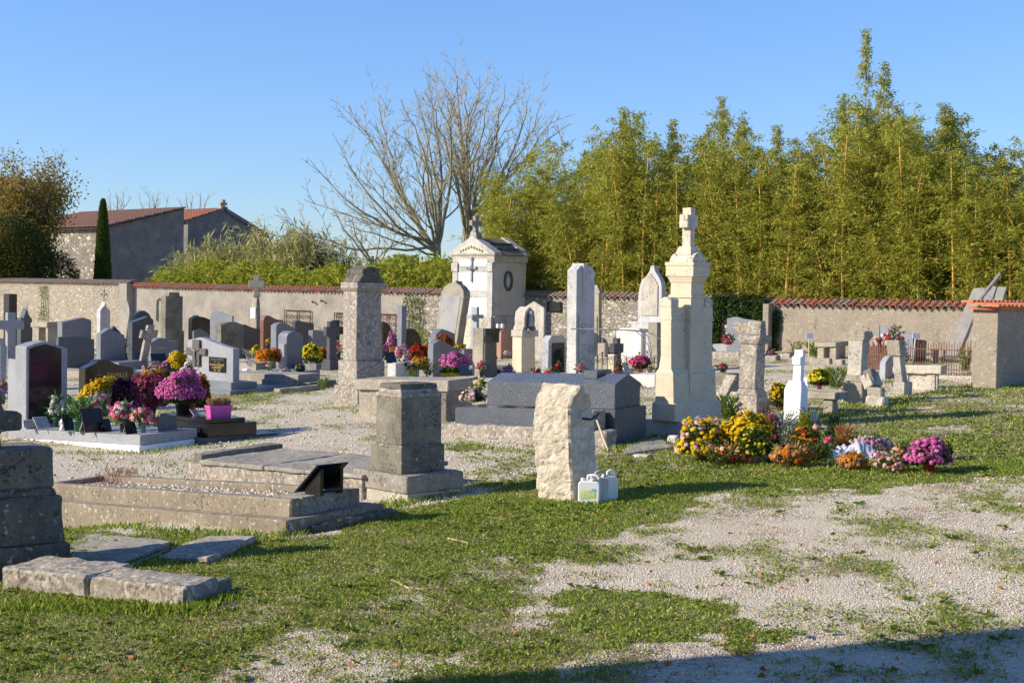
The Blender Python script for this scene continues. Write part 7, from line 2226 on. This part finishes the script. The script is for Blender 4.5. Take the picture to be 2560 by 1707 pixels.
# ogee stele
f = S('large sunlit ogee topped stele with moulded border beside the cream monument', 1645, 892, 1656, [(1651, 720), (1648, 704), (1641, 690), (1633, 678), (1630, 664), (1622, 664), (1619, 678), (1611, 690), (1601, 700), (1595, 716), (1592, 740)], 'whitegrey', lit=True, bevel=.012)
w_ = f.x1 - f.x0; q = f.h
MB().prism([(f.x0 + w_ * .16, q * .45), (f.x1 - w_ * .14, q * .45), (f.x1 - w_ * .14, q * .78), (f.x1 - w_ * .3, q * .86), (f.x0 + w_ * .5, q * .92), (f.x0 + w_ * .28, q * .84), (f.x0 + w_ * .16, q * .76)], -.03, .01).build('panel', M['paleston'], f.t, bevel=.008)
MB().box(f.x0 - .12, f.x1 + .1, -.14, .32, q * .30, q * .38).build('ledge', M['whitegrey'], f.t, bevel=.015)
c = Colm('plain_pillar', 'plain grey cement pillar left of the cream monument', 'pillar', 1618, 1642, 1650, 925)
c.lvl('shaft', 'limestone', 806, (1620, 1643, 1652), None, .01)
# pale marble box
f = Fr(1603, 905)
t = thing('marble_tomb', lab('smooth pale pink marble tomb block beneath the ogee stele'), 'tomb', f.P, f.phi)
la = solve(f.P, f.a, 1536); h = heightof(f.P, 828)
MB().box(0, .22, 0, la, -.1, h, 0.02, .01).build('block', M['marble'], t, bevel=.03)
MB().box(0.02, .2, .05, la - .05, h - .001, h + .07, .02, .1).build('crest', M['marble'], t, bevel=.02)
block('pale cement block stacked left of the marble tomb', 1490, 1512, 1522, 892, 858, 'render', 33, rough=None)
block('second pale cement block stacked against the marble tomb', 1504, 1536, 1545, 890, 842, 'render', 34, rough=None)
stone_cross('small grey cross with square centre plate before the marble tomb', 1540, 925, 845, 870, 26, 8, .16, 'gdk', pedestal=(885, 14), armh=.22)
block('cream stone pedestal block beside the small grey cross', 1517, 1535, 1543, 928, 886, 'cream', 0, rough=None)
# ornate low fence
f = Fr(1655, 945, lit=True)
t = thing('iron_fence', lab('low ornate wrought iron fence with ball finials before the marble tomb'), 'fence', f.P, f.phi)
mb = MB(); sc_ = MB()
for i, px in enumerate((1648, 1634, 1618, 1597, 1580, 1565, 1550, 1535, 1519, 1505)):
    x, h = f.XZ(px, 890 if i % 3 else 882)
    mb.tube([(x, 0, 0), (x, 0, h)], .009, 4); mb.ball((x, 0, h), .024 if i % 3 == 0 else .012, 6)
    for sg in (-1, 1):
        sc_.tube([(x + sg * (.07 - .07 * math.cos(a)) , 0, h * .72 + .10 * math.sin(a)) for a in np.linspace(0, 4.2, 9)], .006, 4)
mb.build('posts', M['iron'], t); sc_.build('scrolls', M['iron'], t)
xe_ = f.X(1500); MB().tube([(0, 0, .34), (xe_, 0, .34)], .008, 4).build('rail', M['iron'], t)
mum('raspberry pink chrysanthemum behind the low iron fence', 1600, 890, 903, 935, 44, 'hotpink', .1, 'terra', 18, .024)
f = Fr(1637, 968)
t = thing('low_tomb', lab('low beige cement tomb wall left of the cream monument'), 'tomb', f.P, f.phi)
la = solve(f.P, f.a, 1572); h = heightof(f.P, 937)
MB().box(0, .5, 0, la, -.1, h).build('wall', M['marble'], t, sh=(f.gb, f.ga), bevel=.01)
block('small black granite block by the low beige tomb', 1588, 1592, 1621, 968, 957, 'gdk', 0, rough=None, bev=.005)
bouquet('dark burgundy flowers within the low iron fence', 1546, 905, 935, 26, ['burgundy', 'burgundy', 'brightred'], .15, None, 8, 2, .03, 20, 120, leafmat_='mumleaf')
bouquet('pink fabric petals lying at the end of the granite tomb', 1535, 931, 940, 22, ['pink'], .3, None, 8, 1, .03, 14, 10)
bouquet('small white and red flowers at the foot of the cream monument', 1632, 915, 942, 34, ['white', 'brightred', 'white'], .1, None, 8, 2, .025, 22, 90)
bouquet('violet pink flower in the gap behind the iron fence', 1618, 878, 900, 8, ['pink', 'purple'], .1, None, 6, 2, .03, 8, 10)
plaque('rosy plaque on thin stand behind the iron fence', 1568, 925, 16, 18, 'marble', .15)

# dark plaque on the wall
s0, s1 = ws(1369), ws(1403)
t = thing('wall_plaque', lab('black framed rectangular plaque fixed on the wall beside the chapel tomb'), 'plaque', W0 + WD * s0 + Vector((0, 0, wtop(1386, 779))), WYAW)
MB().box(0, s1 - s0, -.07, -.02, 0, wtop(1386, 754) - wtop(1386, 779)).build('plate', M['gb'], t, bevel=.01)

# flowers of the middle group
bouquet('row of white daisies behind the deep red chrysanthemum', 1048, 862, 884, 40, ['white', 'white', 'yellow'], .3, None, 8, 2, .03, 26, 60)
bouquet('pink and purple flowers tucked beside the terracotta pot', 963, 858, 890, 16, ['hotpink', 'pink'], .3, 'blackpl', 8, 8, .03, 14, 40)
mum('small pink chrysanthemum at the right foot of the lichened column', 1010, 862, 880, 900, 26, 'pink', .3, None, 10, .028)
bouquet('white and pink roses on the low grey slab by the winged headstone', 712, 918, 944, 30, ['white', 'pink'], .15, 'white', 12, 8, .03, 22, 60)
mum('small white chrysanthemum between the dark headstones of the left group', 236, 902, 918, 932, 26, 'white', .1, 'blackpl', 10, .03)
mum('cream yellow chrysanthemum beside the red granite headstone', 640, 866, 880, 895, 24, 'lemon', .1, 'terra', 10, .028)
bouquet('mixed pink bouquet at the foot of the greenish weathered headstone', 572, 875, 905, 28, ['pink', 'white', 'hotpink'], .1, 'greenpl', 10, 10, .03, 24, 60)
bouquet('red roses at the foot of the chamfered headstone', 1396, 905, 935, 22, ['brightred'], .35, 'greenpl', 8, 8, .03, 14, 40)
bouquet('pink flowers at the foot of the tallest white stele', 1452, 908, 940, 26, ['pink', 'salmon'], .35, 'white', 10, 8, .03, 16, 50)
mum('small orange chrysanthemum right of the black arched headstone', 1064, 862, 878, 892, 22, 'orange', .3, None, 10, .028)
mum('pink chrysanthemum in a terracotta pot right of the lichened column', 980, 834, 856, 882, 27, 'pink', .25, 'terra', 19, .024)
mum('deep red chrysanthemum dome in the middle group', 1044, 866, 892, 912, 50, 'red', .25, None, 20, .026)
mum('orange chrysanthemum in front of the deep red one', 1052, 891, 915, 935, 40, 'gold', .25, None, 16, .026)
mum('burnt orange chrysanthemum on the second row grey headstone', 1108, 839, 858, 885, 44, 'rust', .3, None, 16, .026)
mum('bright magenta chrysanthemum in front of the sloping grey headstone', 1138, 881, 908, 938, 62, 'magenta', .2, 'blackpl', 26, .024)
bouquet('yellow red and orange roses beside the burnt orange chrysanthemum', 1149, 857, 892, 34, ['yellow', 'brightred', 'orange', 'lemon'], .3, 'white', 10, 14, .03, 28, 80)
bouquet('pink lilies bouquet behind the two pale framed plaques', 1004, 862, 912, 44, ['pink', 'hotpink', 'palepink'], .3, 'blackpl', 12, 16, .04, 26, 140)
bouquet('white peonies at the foot of the pink lilies', 1014, 885, 916, 28, ['white', 'white', 'hotpink'], .3, 'blackpl', 10, 8, .035, 20, 60)
bouquet('white and peach roses before the black arched headstone', 1036, 835, 872, 24, ['white', 'salmon'], .3, 'blackpl', 12, 16, .035, 14, 50)
bouquet('red and white button bouquet in a black vase on the beige tomb', 1204, 899, 943, 26, ['brightred', 'white', 'hotpink'], .45, 'blackpl', 12, 16, .03, 26, 70)
bouquet('purple and pink flowers in a dark pot left of the gothic stele', 1270, 914, 943, 26, ['purple', 'hotpink', 'lilac'], .35, 'greenpl', 14, 12, .03, 18, 60)
bouquet('pale pink hydrangea left of the gothic stele', 1268, 875, 895, 24, ['palepink'], .2, None, 8, 2, .03, 20, 40)
bouquet('pale lilac hydrangea between the gabled stele and the chamfered headstone', 1346, 850, 885, 20, ['lilac', 'palepink'], .1, 'terra', 10, 10, .03, 20, 40)
bouquet('small red flowers dish left end of the granite lid', 1338, 925, 942, 26, ['brightred', 'hotpink'], .75, 'terra', 24, 5, .025, 18, 60, flat=True)
bouquet('small red flowers dish right beside the first dish', 1374, 924, 942, 30, ['brightred', 'salmon'], .75, 'terra', 26, 5, .025, 18, 60, flat=True)
bouquet('pink and white flowers in front of the white planter', 1030, 912, 938, 40, ['salmon', 'hotpink'], .5, 'limepl', 22, 16, .03, 10, 90)
tuft('pale variegated shoots in front of the sloping grey headstone', 1074, 905, 940, 44, 'weed', .45, 120, .12, .022, grp='plants on the graves')
mum('low yellow green cushion plant on the beige tomb, left half', 1118, 922, 934, 940, 30, 'lemon', .45, None, 10, .03, cat='plant', grp='plants on the graves')
mum('low yellow green cushion plant on the beige tomb, right half', 1142, 920, 932, 940, 30, 'lemon', .45, None, 10, .03, cat='plant', grp='plants on the graves')
plaque('left pale framed plaque on the white planter', 975, 908, 12, 28, 'gb', .5)
plaque('right pale framed plaque on the white planter', 987, 906, 12, 26, 'gb', .5)
plaque('dark photo plaque with white edge behind the beige tomb', 1166, 940, 24, 28, 'gdk', .45)
plaque('dark leaning plaque with white edge right of the button bouquet', 1222, 940, 22, 32, 'gdk', .45)
plaque('small dark plaque at the foot of the gothic stele', 1288, 942, 10, 14, 'gb', .35)
f = Fr(989, 950)
t = thing('stone_planter', lab('white sided rectangular grave box right of the lichened column'), 'grave', f.P, f.phi)
w_ = solve(f.P, f.b, 1048); la = solve(f.P, f.a, 968); h = heightof(f.P, 908)
MB().box(0, w_, 0, la, -.1, h).build('box', M['whitegrey'], t, sh=(f.gb, f.ga), bevel=.008)
# low slabs filling the ground of the middle group
for (lb_, xl, xc, xr, yb, yt, mk) in (('low grey granite slab before the second row grey headstone', 1060, 1180, 1240, 938, 925, 'gg'),
                                    ('low dark slab below the salmon headstone', 1215, 1262, 1300, 935, 918, 'gdk'),
                                    ('low pale slab behind the small red flower dishes', 1330, 1420, 1470, 950, 938, 'render'),
                                    ('low grey slab in front of the winged headstone', 640, 738, 800, 945, 930, 'gg'),
                                    ('low dark slab in the left group below the violet flowers', 205, 330, 400, 955, 935, 'gdk'),
                                    ('low grey slab behind the yellow chrysanthemum by the crucifix', 380, 470, 540, 960, 940, 'gg'),
 ('low pale slab between the crucifix headstone and the orange chrysanthemum', 540, 640, 690, 925, 908, 'render'),
 ('low red granite slab below the red granite headstone', 640, 720, 770, 902, 889, 'gr'),
 ('low weathered slab at the far left behind the big arched headstone', 110, 200, 260, 945, 928, 'limestone'),
 ('low dark slab behind the greenish grey granite cross', 770, 850, 890, 912, 898, 'gdk'),
 ('low grey slab in front of the round topped grey headstone', 690, 790, 830, 925, 910, 'gg')):
    block(lb_, xl, xc, xr, yb, yt, mk, 0, rough=None, bev=.008, name='grave_slab', cat='grave slab')
mum('pale pink chrysanthemum at the left end of the dark granite tomb', 1179, 972, 995, 1012, 54, 'palepink', .42, None, 22, .034)
bouquet('white pink bouquet above the pale pink chrysanthemum', 1198, 945, 985, 34, ['white', 'palepink', 'lemon'], .45, 'blackpl', 12, 12, .035, 26, 80)

# grey granite memorial by the ivy
f = S('grey granite headstone with gold writing in front of the ivy', 1893, 890, 1898, [(1893, 803), (1880, 800), (1856, 797), (1842, 792), (1832, 792), (1815, 796)], 'gg', lit=True)
mb = MB()
for r_, (a_, b__) in enumerate(((1836, 1873), (1846, 1866), (1832, 1870), (1838, 1862), (1844, 1856))):
    x_a, z_a = f.XZ(a_, 807 + r_ * 5.2); x_b, _ = f.XZ(b__, 807 + r_ * 5.2)
    n = 7
    for i in range(n):
        if i == 3: continue
        xx = x_a + (x_b - x_a) * i / n; mb.add([(xx, -.006, z_a - .035), (xx + (x_b - x_a) * .10, -.006, z_a - .035), (xx + (x_b - x_a) * .10, -.006, z_a), (xx, -.006, z_a)], [(0, 1, 2, 3)])
mb.build('inscription', M['gold'], f.t)
block('pale granite tomb slab in front of the gold lettered headstone', 1776, 1838, 1856, 886, 860, 'ggl', 0, rough=None, name='grave_slab', cat='grave slab')
block('long low stone kerb in front of the pale granite slab', 1772, 1850, 1866, 898, 880, 'lichened', 40)
bouquet('red flowers in a brown bowl on the pale granite slab', 1820, 834, 861, 40, ['red', 'brightred', 'burgundy'], .35, 'redpl', 26, 8, .03, 26, 120, flat=True)
tuft('green bushy plant at the foot of the ivy', 1798, 826, 866, 30, 'weed', .0, 300, .12, .03, grp='plants by the wall')
bouquet('red and pink flowers by the wall buttress', 1926, 872, 888, 24, ['brightred', 'pink'], .0, None, 8, 2, .03, 16, 60)
block('low kerb stone at the wall foot right of the buttress', 1912, 1940, 1952, 902, 890, 'lichened', 41)
block('second low kerb stone by the wall right of the buttress', 1945, 1975, 1985, 893, 884, 'lichened', 42)
block('rough kerb stones in front of the box tomb, left piece', 2022, 2074, 2082, 911, 896, 'limestone', 43)
block('rough kerb stone in front of the box tomb, right piece', 2080, 2106, 2114, 912, 900, 'limestone', 44)
tuft('green shrub growing in the kerb left of the box tomb', 2040, 855, 895, 60, 'weed', 0, 260, .12, .035, grp='plants by the wall')
tuft('tall dry weeds left of the box tomb by the roughcast wall', 1990, 850, 890, 40, 'weed', 0, 130, .14, .02, grp='plants by the wall')
tuft('green grey bush between the bench and the plain weathered column', 2090, 915, 972, 56, 'weed', 0, 420, .14, .02, grp='plants by the wall')
tuft('green branches climbing behind the rusty railing by the shed', 2412, 868, 930, 30, 'weed', 0, 160, .12, .04, grp='plants by the wall')
tuft('green bush behind the headstones left of the chapel tomb', 1064, 820, 880, 44, 'weed', 0, 360, .13, .025, grp='plants by the wall')
tuft('grey green bush at the wall right of the gabled stele', 1382, 820, 870, 50, 'weed', 0, 360, .13, .025, grp='plants by the wall')
block('dark low stone behind the worn column with red flowers', 1780, 1822, 1848, 965, 935, 'darkstone', 45)
bouquet('red flowers on the dark low stone left of the worn column', 1806, 908, 930, 34, ['brightred', 'red'], .25, 'blackpl', 16, 8, .025, 18, 60, flat=True)
mum('yellow chrysanthemum with white base on the stone bench', 2048, 923, 945, 973, 50, 'lemon', .27, 'pinkpl', 17, .026)
mum('yellow chrysanthemum in a terracotta pot left of the white cross', 1946, 957, 990, 1028, 44, 'yellow', 0, 'terra', 17, .024, cover_=.8)

# ================================================================== FLOWER HEAP ON THE GRASS
grpH = 'flowers heaped on the grass grave'
M['wilted'] = leafmat('wilted_foliage', [(0.1, (0.07, 0.10, 0.02)), (0.4, (0.24, 0.22, 0.06)), (0.65, (0.42, 0.24, 0.09)), (0.95, (0.58, 0.34, 0.16))], 0.25)
mum('yellow and pale pink chrysanthemum in a terracotta pot, leftmost of the heap', 1754, 1050, 1118, 1153, 124, 'yellow', 0, 'terra', 28, .030, cover_=.55, second='palepink', grp=grpH)
mum('large bright yellow chrysanthemum dome in the flower heap', 1868, 1028, 1085, 1150, 108, 'yellow', 0, None, 40, .026, grp=grpH)
mum('yellow green bush with few blooms under the bright yellow dome', 1885, 1065, 1120, 1160, 90, 'lemon', 0, 'beigepl', 38, .018, cover_=.12, grp=grpH)
mum('dark red chrysanthemum sliver behind the bright yellow dome', 1930, 1040, 1085, 1120, 36, 'burgundy', 0, None, 20, .022, grp=grpH)
bouquet('wilted red and cream arrangement below the yellow domes', 1830, 1105, 1162, 104, ['brightred', 'palepink', 'gold'], 0, None, 20, 3, .034, 40, 620, leafmat_='wilted', grp=grpH, leafL=.065)
bouquet('brown dried leaf arrangement in the front of the heap', 1985, 1108, 1168, 130, ['brown', 'orange', 'dry', 'gold'], 0, None, 20, 3, .042, 60, 700, leafmat_='wilted', grp=grpH, leafL=.075)
mum('small orange red chrysanthemum in the middle of the heap', 2012, 1070, 1092, 1122, 64, 'orange', 0, None, 26, .022, cover_=.5, grp=grpH, second='brightred')
tuft('silvery grey leaved plant behind the orange chrysanthemum', 1962, 1025, 1120, 74, 'silver', 0, 620, .06, .018, grp=grpH)
tuft('little lime yellow conifer in the flower heap', 2010, 1026, 1095, 46, 'limecon', 0, 700, .07, .014, sphere=True, cat='conifer', name='conifer', grp=grpH)
tuft('little dark blue green conifer in the flower heap', 2084, 1034, 1115, 48, 'conifer', 0, 800, .08, .014, sphere=True, cat='conifer', name='conifer', grp=grpH)
tuft('reddish brown heather between the conifer and the white wrapping', 2108, 1058, 1125, 42, 'brown', 0, 320, .10, .012, grp=grpH)
bouquet('hot pink cyclamen right of the orange chrysanthemum', 2072, 1086, 1128, 42, ['hotpink'], 0, None, 16, 3, .032, 18, 90, grp=grpH)
bouquet('pale cream rose ball behind the dark conifer', 2040, 1058, 1085, 20, ['palepink'], 0, None, 8, 2, .04, 6, 10, grp=grpH)
bouquet('pink and white heath cushion at the back right of the heap', 2178, 1086, 1132, 110, ['mauve', 'white', 'palepink', 'mauve'], 0, None, 30, 3, .026, 90, 420, leafmat_='mumleaf', grp=grpH, leafL=.07)
bouquet('peach roses with yellow leaves right of the white wrapping', 2256, 1108, 1156, 70, ['salmon', 'palepink', 'gold'], 0, None, 20, 3, .034, 34, 260, leafmat_='weed', grp=grpH)
bouquet('dried brown hydrangea heads in the front right of the heap', 2130, 1130, 1176, 96, ['dry', 'brown', 'orange'], 0, None, 20, 3, .036, 60, 560, leafmat_='wilted', grp=grpH, leafL=.065)
bouquet('pink edged leafy spray at the front right end of the heap', 2226, 1136, 1182, 96, ['palepink', 'salmon'], 0, None, 20, 3, .028, 30, 380, leafmat_='weed', grp=grpH, leafL=.08)
mum('magenta pink chrysanthemum in a red pot, rightmost of the heap', 2322, 1100, 1140, 1184, 94, 'magenta', 0, 'redpl', 34, .024, grp=grpH)
mum('small yellow chrysanthemum peeking behind the magenta one', 2358, 1103, 1128, 1150, 34, 'yellow', 0, None, 16, .022, grp=grpH)
tuft('low green leafy mat between the orange chrysanthemum and the wrapping', 2040, 1100, 1150, 110, 'mumleaf', 0, 420, .06, .03, grp=grpH)
tuft('low green leafy mat in front of the wilted red and cream arrangement', 1800, 1125, 1166, 90, 'mumleaf', 0, 320, .05, .03, grp=grpH)
tuft('yellow green leafy filler behind the white wrapping', 2150, 1085, 1122, 120, 'weed', 0, 380, .06, .025, grp=grpH)
bouquet('tiny pink and cream blooms between the white wrapping and the peach roses', 2205, 1120, 1160, 60, ['palepink', 'pink', 'white'], 0, None, 16, 3, .024, 30, 200, leafmat_='mumleaf', grp=grpH, leafL=.06)
bouquet('dark red and orange blooms left of the hot pink cyclamen', 2030, 1092, 1132, 46, ['red', 'orange'], 0, None, 16, 3, .024, 24, 160, leafmat_='mumleaf', grp=grpH, leafL=.06)
# wrapping, ribbons, dead leaves
P = G(2142, 1150); k = F / dist(P)
t = thing('flower_wrapping', lab('crumpled clear white plastic wrapping in the flower heap'), 'wrapping', P, 0, grpH)
rg = np.random.default_rng(5); nx_, ny_ = 16, 6
X, Y = np.meshgrid(np.linspace(-58, 58, nx_) / k, np.linspace(0, .22, ny_))
Z = .05 + .13 * np.sin(np.pi * (Y / .22) * .8) * (1 - np.abs(X / X.max()) ** 2 * .6) + .035 * rg.normal(size=X.shape)
V = np.stack([X, Y, Z], -1).reshape(-1, 3); ii = (np.arange(ny_ - 1)[:, None] * nx_ + np.arange(nx_ - 1)[None]).ravel()
link_mesh('sheet', npmesh('sheet', V, np.stack([ii, ii + 1, ii + nx_ + 1, ii + nx_], 1), [M['wrap']]), None, t)
def ribbon(label, pts, yg, w=.07):
    D0 = dist(G(pts[0][0], yg)); Ps = [atd(x, y, D0 - .02) for x, y in pts]
    t = thing('ribbon', lab(label), 'ribbon', Ps[0], 0, 'dark green ribbons on the flower heap')
    vs = []; fs = []
    for i, p in enumerate(Ps):
        v = p - Ps[0]; q = w * math.sin(math.pi * (i + .35) / (len(Ps) - .3)) + .012
        vs += [v + Vector((0, -.01, q / 2)), v + Vector((0, .05, -q / 2))]
    for i in range(len(Ps) - 1): fs.append((2 * i, 2 * i + 1, 2 * i + 3, 2 * i + 2))
    mb = MB(); mb.add(vs, fs); mb.build('band', M['ribbon'], t, smooth=True)
ribbon('long arched dark green ribbon across the brown leaves', [(1946, 1119), (1970, 1115), (2000, 1115), (2030, 1122), (2048, 1132)], 1150, .09)
ribbon('dark green ribbon tail hanging beside the beige pot', [(1936, 1142), (1926, 1152), (1916, 1160), (1910, 1165)], 1160, .09)
ribbon('dark green ribbon arch in front of the magenta chrysanthemum', [(2226, 1160), (2250, 1152), (2275, 1152), (2300, 1162)], 1172, .09)
ribbon('short dark green ribbon loop at the left of that arch', [(2222, 1152), (2210, 1158), (2204, 1168), (2198, 1178)], 1176, .08)
tuft('dry arching grass blades left of the white cross foot', 1905, 985, 1050, 60, 'dry', 0, 40, .30, .014, grp='plants by the old columns')
tuft('dry pale grass blades right of the white cross foot', 2030, 1005, 1060, 60, 'drygrass', 0, 50, .26, .014, grp='plants by the old columns')
tuft('brambles and weeds at the foot of the worn column', 1820, 985, 1050, 70, 'weed', 0, 300, .12, .03, grp='plants by the old columns')
t = thing('leaf_litter', 'fallen orange and brown leaves and twigs around the flower heap and graves', 'leaf litter'); 
col.objects.unlink(t); bpy.data.objects.remove(t)
# ================================================================== SMALL NATURAL THINGS
rg = np.random.default_rng(55)
# fallen leaves
n = 420
px = rg.uniform(0, 2560, n); py = rg.uniform(1080, 1700, n)
Pn = np.array([list(G(a, b)) for a, b in zip(px, py)]); Pn[:, 2] += .012
D = rdir(rg, n); D[:, 2] *= .25
V, Fc = leaves(rg, Pn, D, .035 + .03 * rg.random(n), .025 + .02 * rg.random(n), 0)
o = link_mesh('fallen_leaves', npmesh('fallen_leaves', V, Fc, [FM['brown']])); tag(o, 'scattered brown fallen leaves on the turf', 'leaves', kind='stuff')
# weeds hugging the foot of stones
def strip(pts, n, H, label, mat='grass', wid=.10):
    Ps = [G(*p) for p in pts]
    P = []
    for i in range(n):
        j = rg.integers(0, len(Ps) - 1); q = rg.random()
        v = Ps[j].lerp(Ps[j + 1], q)
        P.append([v.x + rg.normal() * wid, v.y + rg.normal() * wid, v.z + .0])
    P = np.array(P); P[:, 2] = gznp(P[:, 0], P[:, 1])
    D = rdir(rg, n) * np.array([.6, .6, 0]) + np.array([0, 0, 1]); 
    V, Fc = leaves(rg, P, D, H * (.4 + .9 * rg.random(n)), .012 + .008 * rg.random(n), .4)
    return V, Fc
VV, FF = [], []; off = 0
for pts, n, H in (([(170, 1322), (400, 1332), (700, 1345)], 900, .07), ([(700, 1348), (880, 1290), (1000, 1262)], 900, .09), ([(20, 1520), (214, 1522), (460, 1530), (560, 1500)], 1400, .08),
                  ([(1335, 1262), (1430, 1262), (1560, 1262)], 500, .06), ([(1110, 1112), (1340, 1135)], 350, .07), ([(60, 1135), (350, 1135), (490, 1118)], 450, .07),
                  ([(1020, 1262), (1160, 1222)], 300, .08), ([(480, 1370), (640, 1350)], 500, .07), ([(180, 1395), (290, 1425), (440, 1400)], 500, .07), ([(1540, 1120), (1620, 1100)], 200, .06),
                  ([(2100, 1012), (2220, 1025), (2330, 985), (2430, 968)], 500, .08), ([(1500, 955), (1640, 975)], 200, .07), ([(830, 1022), (1118, 1060)], 300, .07), ([(560, 985), (800, 985)], 300, .08),
                  ([(1700, 1160), (2000, 1175), (2350, 1190)], 900, .06), ([(2427, 970), (2490, 978), (2560, 965)], 200, .07), ([(1625, 1095), (1712, 1098)], 200, .07)):
    V, Fc = strip(pts, n, H, ''); VV.append(V); FF.append(Fc + off); off += len(V)
o = link_mesh('edge_grass', npmesh('edge_grass', np.concatenate(VV), np.concatenate(FF), [M['grass']])); tag(o, 'longer grass tufts growing along the foot of the stones', 'grass', kind='stuff')
# rosette weeds in the lawn (patches of broader leaves)
n = 2600
d = rg.uniform(8.4, 22, n); x = rg.uniform(-.4, .4, n) * d
g_, l_ = cover(x, d); keep = (rg.random(n) < g_) & (fbm(x, d, .8, 61) > -.1)
x, d = x[keep], d[keep]; n = len(x)
rep = 7
P = np.repeat(np.stack([x, d, gznp(x, d) + .01], 1), rep, 0); a = rg.random(n * rep) * 6.28
D = np.stack([np.cos(a), np.sin(a), .45 + .3 * rg.random(n * rep)], 1)
V, Fc = leaves(rg, P, D, .05 + .04 * rg.random(n * rep), .022 + .012 * rg.random(n * rep), .8)
o = link_mesh('rosette_weeds', npmesh('rosette_weeds', V, Fc, [M['weed']])); tag(o, 'broad leaved rosette weeds scattered through the turf', 'weeds', kind='stuff')
# dry twigs
for i, (pts, lb_) in enumerate((([(1120, 1350), (1170, 1362), (1205, 1350), (1222, 1330)], 'curved dry twig on the turf near the picture centre'),
                              ([(1130, 1445), (1180, 1438), (1245, 1436)], 'straight grey stick lying at the edge of the bare patch'),
                              ([(980, 1455), (1020, 1475), (1060, 1478)], 'thin bent straw on the turf left of the grey stick'))):
    Ps = [G(*p) + Vector((0, 0, .02)) for p in pts]
    t = thing('twig', lab(lb_), 'twig', Ps[0])
    MB().tube([p - Ps[0] for p in Ps], .007, 5, .004).build('twig', M['wood'] if i != 1 else M['plank'], t)
